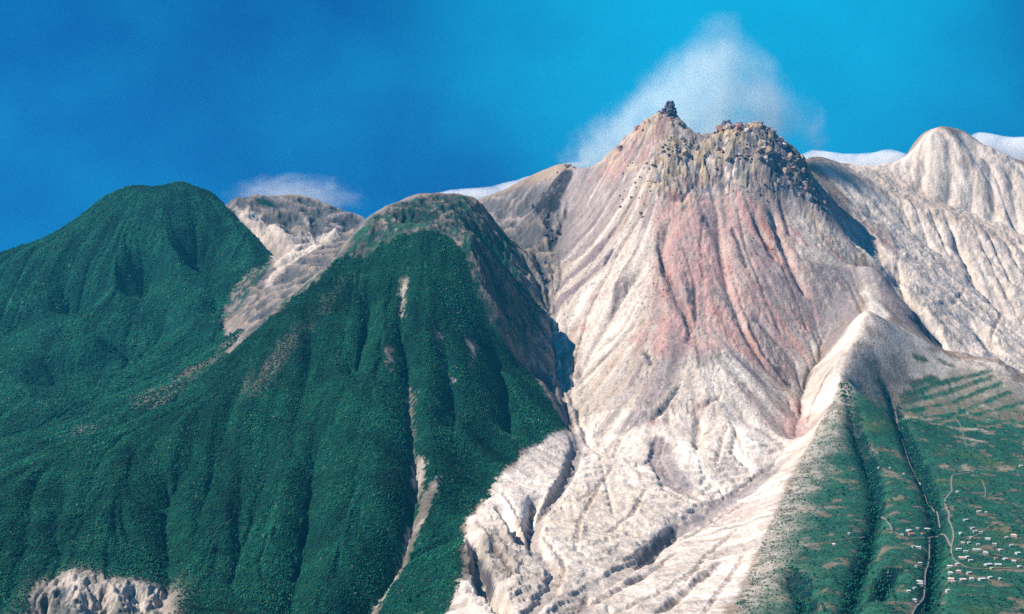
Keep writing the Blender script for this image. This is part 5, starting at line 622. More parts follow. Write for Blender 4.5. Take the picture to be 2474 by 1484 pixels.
ROCKS = [(1158,5792,6,''),(1160,5800,4.7,''),(1090,5768,5.9,''),(1137,5784,2.7,''),(1108,5840,3.2,''),(1113,5800,3.6,''),(1144,5832,3,''),(1147,5848,3.4,''),(1121,5848,2.6,''),(1149,5840,5.2,''),(1235,5816,3.9,''),(1229,5800,5.3,''),(1205,5800,3.3,''),(1273,5808,6.4,''),(1268,5848,5,''),(1212,5816,4.4,''),(931,5864,4.9,''),(955,5792,5.9,''),(920,5800,5,''),(886,5872,4.5,''),(922,5800,6.3,''),(850,5920,5.6,''),(662,5816,6,''),(740,5864,5.6,''),(720,5816,2.7,''),(784,5928,4.9,''),(719,5832,6.1,''),(682,5800,6.5,''),(634,5840,5.3,''),(676,5840,6.1,''),(717,5808,4.4,''),(694,5800,6.1,''),(701,5824,6.4,''),(644,5824,6.4,''),(586,5776,6.3,''),(554,5800,5.9,''),(578,5712,5.5,''),(465,5856,3.9,''),(502,5856,3.8,''),(562,5768,3.5,''),(542,5760,3.2,''),(624,5832,6.4,''),(506,5728,4,''),(483,5864,3.2,''),(575,5776,6.5,''),(463,5864,4.9,''),(617,5640,2.5,''),(564,5632,3.4,''),(554,5560,2,''),(529,5648,3.3,''),(555,5528,2.6,''),(600,5616,2.2,''),(576,5560,2.7,''),(469,5584,2.2,''),(613,5656,2.1,''),(603,5568,2.1,''),(598,5624,2.1,''),(610,5352,2.9,''),(651,5696,2.6,''),(583,5536,3,''),(1041,5872,3.7,''),(896,5880,3.8,''),(1055,5832,3.2,''),(1067,5856,6.3,''),(1074,5864,3.9,''),(1043,5864,4.4,''),(1020,5856,3.5,''),(938,5872,5.4,''),(1029,5872,4,''),(1106,5864,4,''),(1058,5824,3.8,''),(979,5784,3.9,''),(971,5824,3.2,''),(284,5616,2.3,''),(281,5592,2.1,''),(310,5480,2.3,''),(357,5440,2.8,''),(265,5520,2.7,''),(289,5608,2.6,''),(214,5600,2.8,''),(211,5744,2.6,''),(875,5392,2.4,''),(985,5512,2.1,''),(1104,5528,2.4,''),(947,5440,3.4,''),(913,5376,2.2,''),(938,5464,2.7,''),(927,5448,3,''),(1007,5448,3.2,''),(933,5384,3.3,''),(977,5464,2.9,''),(518,5152,2.3,''),(556,5168,3.2,''),(571,5200,2.5,''),(550,5192,2.1,''),(524,5208,2.9,''),(636,5296,2.3,''),(413,5248,2.4,''),(480,5088,3.5,''),(608,5128,2.3,''),(559,5064,2.1,''),(615,5032,3.3,''),(567,5160,3.2,''),(1113,5888,9.4,'c'),(1121,5904,11.2,'c'),(1203,5928,14.1,'c'),(984,5888,15.7,'c'),(1031,5944,20.8,'c'),(861,5920,9.6,'c'),(1135,5896,10.9,'c'),(1008,5920,9,'c'),(994,5936,9.1,'c'),(1016,5904,10.4,'c'),(877,5928,23,'c'),(945,5928,19.3,'c'),(996,5904,9.2,'c'),(1048,5920,12.6,'c'),(1129,5904,14.5,'c'),(1043,5904,12,'c'),(1193,5880,9.3,'c'),(950,5912,17.4,'c'),(992,5896,9.5,'c'),(995,5904,12.7,'c'),(916,5920,13.1,'c'),(1119,5880,22.7,'c'),(962,5944,13.9,'c'),(1221,5928,19.3,'c'),(1114,5880,16.1,'c'),(1060,5896,9.4,'c'),(1132,5888,16.2,'c'),(1104,5928,10.6,'c'),(1045,5896,9,'c'),(913,5936,17,'c'),(960,5952,19.6,'c'),(1066,5912,20,'c'),(1139,5896,18.5,'c'),(1128,5920,16.3,'c'),(935,5792,7.3,'c'),(1024,5816,14.8,'c'),(917,5808,8.7,'c'),(853,5832,14.9,'c'),(977,5800,7.6,'c'),(1216,5800,19.9,'c'),(1117,5832,16.2,'c'),(1041,5824,10.8,'c'),(837,5776,10.6,'c'),(1045,5800,17.6,'c'),(867,5816,8.3,'c'),(966,5800,10.6,'c'),(1047,5848,15.2,'c'),(793,5816,9.2,'c'),(1170,5816,15.2,'c'),(864,5880,9.1,'c'),(1084,5832,7.1,'c'),(1059,5856,7.4,'c'),(1225,5784,17.5,'c'),(854,5784,7,'c'),(1181,5776,8.6,'c'),(1279,5864,11.4,'c'),(1053,5800,20.3,'c'),(1208,5856,18.5,'c'),(1127,5896,8.4,'c'),(1015,5808,16.6,'c'),(994,5824,7,'c'),(1157,5864,21.8,'c'),(852,5800,7.2,'c'),(1239,5848,13.1,'c'),(1180,5856,7.2,'c'),(1010,5832,8.1,'c'),(1171,5808,13.3,'c'),(1058,5824,7.8,'c'),(943,5840,13.4,'c'),(886,5792,17.9,'c'),(981,5792,7.1,'c'),(1164,5832,13.9,'c'),(1107,5840,7.1,'c'),(1079,5832,16.4,'c'),(1129,5816,17.2,'c'),(1202,5800,7.2,'c'),(1390,6416,7.5,'c'),(848,5760,7.7,'c'),(1179,5904,8.4,'c'),(895,5792,7,'c'),(980,5904,9.8,'c'),(937,5800,7,'c'),(1023,5792,13.9,'c'),(1185,5784,14,'c'),(1062,5824,19,'c'),(1050,5840,20.1,'c'),(897,5848,16.2,'c'),(1167,5848,7.2,'c'),(967,5816,8.7,'c'),(1190,5800,7.1,'c'),(1251,5784,12.1,'d'),(1032,5816,7,'d'),(1087,5800,7.3,'d'),(1234,5872,14.3,'d'),(1156,5848,13.2,'d'),(1087,5792,10.9,'d'),(1177,5848,7.2,'d'),(1196,5808,8.5,'d'),(1255,5824,7,'d'),(1180,5808,12,'d'),(1248,5824,9.9,'d'),(1092,5800,8.1,'d'),(1257,5824,14.7,'d'),(1132,5784,9.5,'d'),(1294,5824,16.9,'d'),(1206,5808,9.9,'d'),(1347,5952,10.9,'d'),(1268,5776,10,'d'),(1069,5808,7,'d'),(1225,5840,7.8,'d'),(1271,5872,7.4,'d'),(1263,5792,10,'d'),(1183,5824,7.1,'d'),(1137,5800,9,'d'),(1165,5840,7.4,'d'),(1412,6152,7.8,'d'),(1048,5808,14,'d'),(1029,5800,13.3,'d'),(1201,5800,9.5,'d'),(1190,5816,7.1,'d'),(1060,5816,8,'d'),(1157,5848,9.6,'d'),(1191,5824,12.2,'d'),(641,5800,11.3,'c'),(717,5832,7.6,'c'),(674,5824,8.7,'c'),(738,5808,8.8,'c'),(622,5824,11.8,'c'),(688,5816,8.6,'c'),(675,5816,7.9,'c'),(713,5856,9.4,'c'),(696,5824,7.8,'c'),(762,5832,7.3,'c'),(738,5840,7.1,'c'),(763,5848,7.8,'c'),(693,5832,7.9,'c'),(735,5864,7,'c'),(669,5832,12.2,'c'),(660,5856,8.3,'c'),(768,5888,7.8,'c'),(713,5816,15.2,'c'),(769,5840,7.6,'c'),(706,5864,12.1,'c'),(689,5832,7.2,'c'),(653,5856,12.3,'c'),(732,5840,8.1,'c'),(717,5848,7.1,'c'),(740,5856,7.1,'c'),(676,5832,8.7,'c'),(670,5984,6.4,'m'),(583,5968,10.6,'m'),(456,6032,6,'m'),(674,5984,12.9,'m'),(463,6040,12,'m'),(554,5968,6.3,'m'),(634,5968,10.2,'m'),(583,5984,9.3,'m'),(671,5984,7.7,'m'),(468,6040,11.5,'m'),(671,5952,6.4,'m'),(661,5968,14.5,'m'),(538,6024,14.4,'m'),(565,5992,6.8,'m'),(465,6048,10.8,'m'),(705,5928,12.7,'m'),(635,5992,10.6,'m'),(681,5944,9.3,'m'),(645,6000,13,'m'),(627,6008,7.3,'m'),(512,5680,4.3,'m'),(450,5728,6.1,'m'),(468,5672,5,'m'),(512,5616,8.9,'m'),(522,5840,4.1,'m'),(441,5760,6.1,'m'),(550,5728,6,'m'),(426,5672,4,'m'),(460,5760,5.5,'m'),(442,5760,4.1,'m'),(652,5800,5.6,'m'),(439,5696,8.2,'m'),(559,5688,4.6,'m'),(596,5776,5.3,'m'),(563,5776,4.1,'m'),(558,5704,6.1,'m'),(484,5704,7.6,'m'),(521,5760,4,'m'),(558,5720,4.6,'m'),(517,5592,8.7,'m'),(563,5816,4.7,'m'),(502,5752,5.3,'m'),(930,5704,5.8,'m'),(972,5696,4,'m'),(975,5672,4.2,'m'),(1002,5704,7.1,'m'),(941,5704,4.1,'m'),(1060,5744,5,'m'),(869,5680,5,'m'),(1029,5696,6.3,'m'),(1110,5776,5,'m'),(992,5704,4,'m'),(1027,5736,7.8,'m'),(852,5720,6.1,'m'),(891,5688,5.6,'m'),(948,5688,6.8,'m'),(148,5984,8.2,'d'),(155,5920,13.8,'d'),(143,5872,12.1,'d'),(102,6056,8.5,'d'),(203,6280,7.7,'d'),(95,6056,7.5,'d'),(166,5872,9.1,'d'),(130,6216,11.1,'d'),(146,5912,7.2,'d'),(95,6040,10.5,'d'),(244,6304,13.4,'d'),(159,5904,11,'d'),(93,6176,11.5,'d'),(87,6216,13,'d'),(200,6208,10.4,'d'),(114,6040,8.2,'d'),(147,5976,13.2,'d'),(221,6240,8.2,'d'),(276,6288,7.1,'d'),(151,5928,13.5,'d'),(109,6040,14.5,'d'),(163,5936,7.2,'d'),(169,5864,14.5,'d'),(204,6208,8.9,'d'),(263,6320,8,'d'),(158,5880,7.5,'d'),(145,5952,7,'d'),(255,6312,7.4,'d'),(180,5856,10.3,'d'),(191,5872,10.2,'d'),(167,5888,10.1,'d'),(115,6032,7.6,'d'),(140,6208,7.4,'d'),(140,5280,5.5,'d'),(115,5560,5.2,'d'),(130,5312,8.3,'d'),(131,5312,8.9,'d'),(111,5640,5.1,'d'),(160,5408,7.3,'d'),(147,5320,10.3,'d'),(99,5224,8.4,'d'),(132,5584,10.2,'d'),(115,5448,6.9,'d'),(116,5208,7,'d'),(129,5456,9.4,'d'),(124,5200,5.8,'d'),(144,5456,7.4,'d'),(131,5208,5.7,'d'),(113,5464,9.9,'d'),(71,5032,7.9,'d'),(115,5512,8.3,'d')]
SPINES = [(670,5992),(910,6010)]
PLUME = {'base': (897.8,6420,1409.5,733.8),'prof': [(0,-145.6,660.6,190),(0.0899,-108,670,190),(0.1797,-65.7,655.6,190),(0.2825,-28.1,608.4,190),(0.3851,0,542.2,190),(0.4877,14,462,190),(0.5902,18.5,381.8,190),(0.6927,23.1,301.6,190),(0.7952,32.4,226.1,180.9),(0.8977,46.3,155.5,124.4),(1,55.6,98.9,79.2)],'dens': 0.0125}
PUFFS = [('mist',(-1238.5,8000,1405.8),(447.1,200,146.01118634088903),0.0263,0.0045,2.4,'thin pale mist hanging over the grey hill between the mountains',(1,1,1),1,1,(1.6,1,0.9)),('steam',(758,5985,1537.5),(118.8,60,59.90285546070062),0.037,0.007,2.5,'thin bluish steam rising out of the crater notch',(0.75,0.9,1),0.8,1.2,(1,1,1))]
BANKS = [([(-835.7,7350,1189.7,45),(-744,7300,1234.9,52),(-589.6,7250,1288,55),(-376.3,7250,1334.9,45),(-162,7200,1361.5,42),(28.4,7150,1391.9,42),(183.4,7050,1426.4,42),(280.9,6900,1480,34),(376.8,6800,1495.6,30)],'thin white cloud bank lying along the ridge left of the volcano'),([(1443.2,7400,1552.5,45),(1573.8,7400,1543.8,62),(1726.1,7400,1535.1,66),(1900.1,7400,1539.5,60),(2109.8,7450,1583.1,50)],'thin white cloud bank between the volcano and the gullied peak'),([(2384,7700,1680.6,40),(2542.4,7700,1673.8,60),(2723.6,7700,1642.2,75),(2950.1,7700,1619.6,75),(3199.1,7700,1601.5,60)],'white cloud bank behind the right shoulder of the gullied peak')]

# ---------------------------------------------------------------- helpers
def tag(o, label=None, cat=None, group=None, kind=None):
    if label: o['label'] = label
    if cat: o['category'] = cat
    if group: o['group'] = group
    if kind: o['kind'] = kind
    return o

def raw_mesh(name, V, Fc, col=None, smooth=False, mat=None, nper=None):
    """mesh from numpy arrays; Fc is (n,3) or (n,4)"""
    me = bpy.data.meshes.new(name)
    V = np.ascontiguousarray(V, np.float32); Fc = np.ascontiguousarray(Fc, np.int32)
    k = Fc.shape[1]
    me.vertices.add(len(V)); me.vertices.foreach_set('co', V.ravel())
    me.loops.add(Fc.size); me.loops.foreach_set('vertex_index', Fc.ravel())
    me.polygons.add(len(Fc)); me.polygons.foreach_set('loop_start', np.arange(0, Fc.size, k, dtype=np.int32))
    me.update(calc_edges=True)
    me.polygons.foreach_set('use_smooth', np.full(len(Fc), smooth, bool))
    if col is not None:
        a = me.color_attributes.new('albedo', 'FLOAT_COLOR', 'POINT')
        c = np.ones((len(V), 4), np.float32); c[:, :3] = col
        a.data.foreach_set('color', c.ravel())
    if mat: me.materials.append(mat)
    return me

def link(name, me, parent=None):
    o = bpy.data.objects.new(name, me); C.objects.link(o)
    if parent: o.parent = parent
    return o

def ground_material(name, speck, bump, scale):
    m = bpy.data.materials.new(name); m.use_nodes = True
    nt = m.node_tree; b = nt.nodes['Principled BSDF']
    b.inputs['Roughness'].default_value = 0.95; b.inputs['Specular IOR Level'].default_value = 0.08
    at = nt.nodes.new('ShaderNodeAttribute'); at.attribute_name = 'albedo'
    tc = nt.nodes.new('ShaderNodeTexCoord')
    no = nt.nodes.new('ShaderNodeTexNoise'); no.inputs['Scale'].default_value = scale; no.inputs['Detail'].default_value = 6; no.inputs['Roughness'].default_value = 0.7
    nt.links.new(tc.outputs['Object'], no.inputs['Vector'])
    mr = nt.nodes.new('ShaderNodeMapRange'); mr.inputs[1].default_value = 0.25; mr.inputs[2].default_value = 0.75
    mr.inputs[3].default_value = 1-speck; mr.inputs[4].default_value = 1+speck
    nt.links.new(no.outputs[0], mr.inputs[0])
    mx = nt.nodes.new('ShaderNodeMixRGB'); mx.blend_type = 'MULTIPLY'; mx.inputs[0].default_value = 1
    nt.links.new(at.outputs['Color'], mx.inputs[1]); nt.links.new(mr.outputs[0], mx.inputs[2])
    nt.links.new(mx.outputs[0], b.inputs['Base Color'])
    bp = nt.nodes.new('ShaderNodeBump'); bp.inputs['Strength'].default_value = 1.0; bp.inputs['Distance'].default_value = bump
    nt.links.new(no.outputs[0], bp.inputs['Height']); nt.links.new(bp.outputs[0], b.inputs['Normal'])
    return m

def plain_material(name, col, rough=0.8, speck=0.15, scale=0.4):
    m = bpy.data.materials.new(name); m.use_nodes = True
    nt = m.node_tree; b = nt.nodes['Principled BSDF']
    b.inputs['Roughness'].default_value = rough; b.inputs['Specular IOR Level'].default_value = 0.2
    tc = nt.nodes.new('ShaderNodeTexCoord')
    no = nt.nodes.new('ShaderNodeTexNoise'); no.inputs['Scale'].default_value = scale; no.inputs['Detail'].default_value = 4
    nt.links.new(tc.outputs['Object'], no.inputs['Vector'])
    mr = nt.nodes.new('ShaderNodeMapRange'); mr.inputs[1].default_value = 0.3; mr.inputs[2].default_value = 0.7
    mr.inputs[3].default_value = 1-speck; mr.inputs[4].default_value = 1+speck
    nt.links.new(no.outputs[0], mr.inputs[0])
    mx = nt.nodes.new('ShaderNodeMixRGB'); mx.blend_type = 'MULTIPLY'; mx.inputs[0].default_value = 1
    mx.inputs[1].default_value = (*col, 1)
    nt.links.new(mr.outputs[0], mx.inputs[2]); nt.links.new(mx.outputs[0], b.inputs['Base Color'])
    return m

# ---------------------------------------------------------------- the land
h, acc, slope, GXm, GYm = build_heights()
LIC = streaks(h, 30, 5, 13)
LIC2 = streaks(h, 45, 45, 40)
MASK = {}
for k, polys in ZONES.items():
    m = np.zeros(h.shape, bool)
    for P in polys: m |= inside(P, GXm, GYm)
    MASK[k] = m
SOFT = {k: blur(m.astype(np.float32), 1 if k == 'scars' else 2 if k in ('red', 'dark', 'greenrows') else 4) for k, m in MASK.items()}
SOFT['crag'] = np.maximum(SOFT['crag'], .6*SOFT['upper'])
TRD = [(w_, np.minimum(line_distance(ls_, GXm, GYm, 80)[0], 80)) for d_, w_, ls_ in TRENCHES[:3]]
RAV, _ = line_distance([[(x, y) for x, y in l] for l in LINES['ravine']], GXm, GYm, 120)
CRK, _ = line_distance(LINES['crack'], GXm, GYm, 60); CRK = np.minimum(CRK, 60)
GASH, _ = line_distance(LINES['gash'], GXm, GYm, 60); GASH = np.minimum(GASH, 60)
ROADD, _ = line_distance(LINES['road']+LINES['path'], GXm, GYm, 60); ROADD = np.minimum(ROADD, 60)
ROWS, _ = line_distance(LINES['rows'], GXm, GYm, 60)
LACC = np.log(acc).astype(np.float32)
print('land', round(time.time()-T0, 1))

def mask_at(k, x, y, n, amp=0.35, w=0.18):
    return sstep(0.5-w, 0.5+w, at_xy(SOFT[k], x, y)+amp*n)

def edge_fade(x, y):
    ex = sstep(0, 700, np.abs(x)-4250); ey = sstep(0, 1400, y-9400)
    return (1-ex)*(1-ey)

def ground(x, y, fine=True):
    x = np.asarray(x, np.float64); y = np.asarray(y, np.float64)
    z = cubic_xy(h, x, y).astype(np.float64)
    if fine:
        crag = at_xy(SOFT['crag'], x, y); low = at_xy(SOFT['lowland'], x, y)
        veg = np.clip(at_xy(SOFT['forest'], x, y)+at_xy(SOFT['farforest'], x, y), 0, 1)
        n1 = fbm(x, y, 34, 4, 71)
        z += n1*(3.0*(1-low)*(1-.3*veg)+0.8*low)
        k = crag > .02
        if k.any():
            xk, yk = x[k], y[k]; wx = 8*fbm(xk, yk, 30, 2, 401); wy = 8*fbm(xk, yk, 30, 2, 402)
            j1, v1 = blocks(xk+wx, yk*1.0+wy, 46, 7); j2, v2 = blocks(xk+wx, yk+wy, 17, 8)
            z[k] += crag[k]*(14*(v1-.45)+8*(v2-.5)-10*sstep(.16, 0, j1)-4*sstep(.2, 0, j2)+12*fbm(xk, yk, 90, 4, 33))
        z += veg*2.6*fbm(x, y, 16, 2, 55)
        rg = at_xy(SOFT['rugged'], x, y)*(1-veg)
        k = rg > .02
        if k.any():
            xk, yk = x[k], y[k]; wx = 40*fbm(xk, yk, 150, 3, 411); wy = 40*fbm(xk, yk, 150, 3, 412)
            z[k] += rg[k]*(18+16*sstep(300, 100, xk))*(fbm(xk+wx, yk+wy, 150, 6, 421, .58, True)-.3)
        cl_ = at_xy(SOFT['cliff'], x, y); k = cl_ > .02
        if k.any():
            xk, yk = x[k], y[k]; wx = 10*fbm(xk, yk, 40, 2, 441)
            z[k] += cl_[k]*24*(fbm(xk+wx, yk*.45, 42, 5, 443, .6, True)-.25)
        vo = np.clip(at_xy(SOFT['volcano'], x, y)+.7*at_xy(SOFT['rugged'], x, y), 0, 1)*(1-veg)*sstep(-.25, .3, fbm(x, y, 190, 4, 431))
        k = vo > .03
        if k.any():
            j3, v3 = blocks(x[k]+4*n1[k], y[k]-4*n1[k], 15, 17); z[k] += vo[k]*(7.0*(v3-.5)-3.5*sstep(.2, 0, j3))
        z += (1-veg)*(1-low)*1.3*fbm(x, y, 11, 2, 433)
        sm = at_xy(SOFT['smooth'], x, y)
        zt = z+22*fbm(x, y, 240, 3, 88)+1.5*n1; fr = np.mod(zt/13.0, 1.0); z += sm*(y < 4600)*.55*13*(sstep(.3, .7, fr)-fr)
        z -= (1-veg)*(1-low)*(4.5*sstep(10, 2, at_xy(CRK, x, y)+5*n1)+7*sstep(15, 3, at_xy(GASH, x, y)+6*n1))
        z += (1-veg)*(1-low)*5.5*(fbm(x+14*n1, y+14*n1, 105, 5, 83, .55, True)-.3)
    return z*edge_fade(x, y)-20*(1-edge_fade(x, y))

def lerp(a, b, t):
    return a+(b-a)*t[:, None]
K = lambda *c: np.array(c, np.float32)
WHITE = K(.80, .67, .565); GREY = K(.27, .22, .215); BEIGE = K(.42, .305, .23); PINK = K(.50, .275, .24); RED = K(.27, .105, .085)
OCHRE = K(.50, .37, .20); DARK = K(.040, .043, .058); GREEN = K(.004, .052, .038); GREEN2 = K(.011, .092, .054); GREEN3 = K(.003, .026, .030)
DRY = K(.15, .125, .085); BROWN = K(.16, .125, .105); OLIVE = K(.055, .105, .03)

def land_colour(x, y):
    n = fbm(x, y, 70, 5, 201); nf = fbm(x, y, 18, 3, 207); nb = fbm(x, y, 260, 4, 211)
    l1 = np.clip(at_xy(LIC, x, y)*.5, -1.3, 1.3); l2 = np.clip(at_xy(LIC2, x, y)*.5, -1.3, 1.3)
    la = at_xy(LACC, x, y)
    N = len(x)
    col = np.tile(BEIGE, (N, 1))*0.70
    col = lerp(col, GREY, sstep(-.2, .5, n+.5*l2))
    g = mask_at('grey', x, y, n*.6+.25*l2); col = lerp(col, GREY*1.15, g*.75)
    w = mask_at('white', x, y, n*.7+.3*l2); wv = sstep(-.9, .5, .6*n+.5*l1+.35*nb)
    col = lerp(col, WHITE, w*(.50+.42*wv)*(1-.25*sstep(5000, 5700, y)))
    vol = mask_at('volcano', x, y, n*.5)
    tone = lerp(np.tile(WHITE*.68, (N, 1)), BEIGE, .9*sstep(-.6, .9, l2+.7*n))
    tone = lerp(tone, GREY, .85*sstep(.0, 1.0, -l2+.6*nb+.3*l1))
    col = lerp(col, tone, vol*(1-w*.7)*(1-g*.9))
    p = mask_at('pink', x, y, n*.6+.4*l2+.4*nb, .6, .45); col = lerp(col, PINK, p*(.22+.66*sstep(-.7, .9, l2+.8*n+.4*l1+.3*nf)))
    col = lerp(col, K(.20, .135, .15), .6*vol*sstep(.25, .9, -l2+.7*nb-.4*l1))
    r = mask_at('red', x, y, n*.6+.3*l1, .5, .3); col = lerp(col, RED, r*.8*sstep(-.6, .6, l1+.3*nf))
    o = mask_at('ochre', x, y, n, .5, .3); col = lerp(col, OCHRE, o*(.25+.5*sstep(4300, 4700, y))*sstep(-.7, .6, n+nf))
    sl_ = sstep(.1, .6, fbm(x, y, 140, 5, 261, .6))
    col = lerp(col, GREY*.8, .55*sl_*(1-vol))
    rg = at_xy(SOFT['rugged'], x, y); k = rg > .02
    if k.any():
        xk, yk = x[k], y[k]; wx = 40*fbm(xk, yk, 150, 3, 411); wy = 40*fbm(xk, yk, 150, 3, 412)
        rr_ = fbm(xk+wx, yk+wy, 150, 6, 421, .58, True)
        west = sstep(300, 100, xk)
        cc = lerp(col[k], K(.088, .088, .092), .93*west*sstep(.95, .3, rr_)*(1-.75*w[k])); cc = lerp(cc, WHITE*.75, .35*(1-.7*west)*sstep(.45, .75, rr_))
        cc = lerp(cc, GREY*.75, .35*(1-west)*sstep(.25, -.1, rr_))
        col[k] = lerp(col[k], cc, rg[k])
    cl_ = at_xy(SOFT['cliff'], x, y); k = cl_ > .02
    if k.any():
        xk, yk = x[k], y[k]; wx = 10*fbm(xk, yk, 40, 2, 441); rr_ = fbm(xk+wx, yk*.45, 42, 5, 443, .6, True)
        col[k] = lerp(col[k], lerp(np.tile(DARK*1.8, (k.sum(), 1)), WHITE*.72, sstep(.02, .34, rr_)), cl_[k]*.8)
    b = mask_at('beige', x, y, n, .5, .3); col = lerp(col, BEIGE*1.0, b*.45)
    col = lerp(col, GREY*1.05, g*w*.85)
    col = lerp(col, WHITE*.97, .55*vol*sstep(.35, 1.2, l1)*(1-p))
    # reddish seams and dark blocks weathering out of the dome
    col = lerp(col, RED*1.5, .65*vol*sstep(.1, .5, n)*sstep(.1, .8, l2))
    cr = at_xy(SOFT['crag'], x, y)
    k = cr > .02
    if k.any():
        xk, yk = x[k], y[k]; wx = 8*fbm(xk, yk, 30, 2, 401); wy = 8*fbm(xk, yk, 30, 2, 402)
        j1, v1 = blocks(xk+wx, yk+wy, 46, 7); j2, v2 = blocks(xk+wx, yk+wy, 17, 8)
        ck_ = col[k]*(.60+.65*v2)[:, None]
        ck_ = lerp(ck_, OCHRE*1.1, .5*(v1 > .72)); ck_ = lerp(ck_, DARK*3.2, .8*((v1*.5+v2) < .30)); ck_ = lerp(ck_, PINK*.7, .5*((v1 > .4) & (v1 < .52)))
        ck_ = lerp(ck_, DARK*1.5, .7*sstep(.12, 0, j2)+.2*sstep(.1, 0, j1))
        dkz = xk > 900; ck_ = lerp(ck_, DARK*2.2, .6*sstep(820, 1000, xk)*sstep(.3, -.2, n[k]+v2-.5))  # east side of the crag painted darker, as the side away from the sun
        col[k] = lerp(col[k], ck_, cr[k])
    blk = fbm(x, y, 11, 2, 231)
    col = lerp(col, DARK*2, vol*.65*sstep(.36, .5, blk))
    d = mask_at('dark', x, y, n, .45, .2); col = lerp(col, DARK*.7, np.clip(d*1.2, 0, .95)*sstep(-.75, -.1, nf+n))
    ck = at_xy(CRK, x, y)+5*nf; ga = at_xy(GASH, x, y)+7*nf+4*n
    col = lerp(col, col*K(.50, .44, .42), .85*sstep(6.5, 2.0, ck)*sstep(-.5, .1, n+.3))
    col = lerp(col, DARK*1.3, .85*sstep(10, 3, ga))  # gashes painted near black, standing in for their deep shade
    for (tw, TD) in TRD:
        col = lerp(col, GREY*.85, .7*sstep(tw+2, tw-8, at_xy(TD, x, y)+6*n)*sstep(-.8, .3, l1+n))
    # rills are darker on bare ash
    rill = sstep(4.2, 7.5, la)
    col = lerp(col, col*.72, rill*(1-at_xy(SOFT['lowland'], x, y)))
    # vegetation
    f = mask_at('forest', x, y, n*.6+nf*.5, .45, .12); ff = mask_at('farforest', x, y, n*.7+nf*.4, .5, .14)
    vg = lerp(np.tile(GREEN, (N, 1)), GREEN2, sstep(-.1, .6, n+.5*nf)); vg = lerp(vg, GREEN3, .8*sstep(.0, .6, -n-.3*l2))
    sc = mask_at('scrub', x, y, n*.5, .4, .2)*sstep(-.3, .1, nf+.7*n+.3*l1+.04)
    col = lerp(col, vg*1.0, sc*.9)
    bare = sstep(.58, .75, nf*.8+n*.5)
    col = lerp(col, vg*.72, f*(1-.5*bare)*(1-at_xy(SOFT['cliff'], x, y))); col = lerp(col, lerp(vg*.8, GREEN2*1.2, .5*sstep(.0, .5, nb)), ff*(1-.4*bare))
    bb = mask_at('brownband', x, y, n*.6, .5, .3)*sstep(-.4, .5, l1+nf+.3)
    col = lerp(col, BROWN, bb*.7)
    s = mask_at('scars', x, y, nf*1.1+.3*l1+.12, .5, .2); col = lerp(col, lerp(np.tile(WHITE*.62, (N, 1)), BROWN, sstep(-.6, .3, n+l1)), s*.8*(1-.9*at_xy(SOFT['cliff'], x, y)))
    ho = mask_at('hollow', x, y, nf*.8+n*.4, .5, .15); col = lerp(col, GREEN3*1.1, ho*.8)
    # lowland: scrub, pasture and dry ground in patches
    lo = mask_at('lowland', x, y, n*.5+nf*.3, .35, .10)
    pch = fbm(x, y, 105, 5, 301, .62); p2 = fbm(x, y, 45, 4, 311, .6)
    dist = np.clip((at_xy(SOFT['lowland'], x, y)-.5)*2, 0, 1)
    lowc = lerp(np.tile(DRY, (N, 1)), BROWN*1.15, sstep(-.2, .4, p2))
    lowc = lerp(lowc, WHITE*.8, .5*sstep(.15, .6, -pch)*sstep(3500, 4700, y))
    gmask = sstep(-.12, .16, pch*.8+p2*.8+.25-.9*sstep(4550, 4950, y))
    gcol = lerp(np.tile(GREEN*1.1, (N, 1)), GREEN2*1.15, sstep(-.3, .4, p2)); gcol = lerp(gcol, OLIVE, .6*sstep(.2, .5, fbm(x, y, 210, 3, 321)))
    lowc = lerp(lowc, gcol, gmask*.92)
    gr = mask_at('greenrows', x, y, n*.8+p2*.5, .6, .3)
    rw = at_xy(np.minimum(ROWS, 80), x, y)
    lowc = lerp(lowc, GREEN2, np.clip(gr*.35*sstep(-.1, .3, p2+.1)+sstep(13, 5, rw+9*nf)*.6*sstep(-.5, 0, p2), 0, 1))
    rv = at_xy(np.minimum(RAV, 150), x, y)
    lowc = lerp(lowc, GREEN3*.9, sstep(26, 9, rv+22*p2))
    # ash-blown upper edge of the lowland
    ash = sstep(4720, 5000, y+350*pch)
    lowc = lerp(lowc, WHITE*.72, ash*.85*(1-gr*.6)*(1-sstep(15, 6, rw+6*nf)))
    edge = 1-sstep(.55, .98, at_xy(LOWWIDE, x, y)+.25*pch)
    lowc = lerp(lowc, lerp(np.tile(WHITE*.78, (N, 1)), BROWN*1.5, sstep(-.2, .3, p2)), edge*.85*sstep(-.3, .25, p2+.2))
    col = lerp(col, lowc, lo)
    vs_ = fbm(x, y, 9, 2, 241)
    col *= (1+(.24*nf+.16*vs_)[:, None]+.21*l1[:, None]*(1-lo[:, None]))
    veg = np.clip(f*(1-.5*bare)*(1-s)*(1-sstep(.2, .6, at_xy(SOFT['cliff'], x, y))), 0, 1)
    return np.clip(col, .003, .85), veg, ff*(1-s), lo*gmask, lo
LOWWIDE = blur(MASK['lowland'].astype(np.float32), 12)

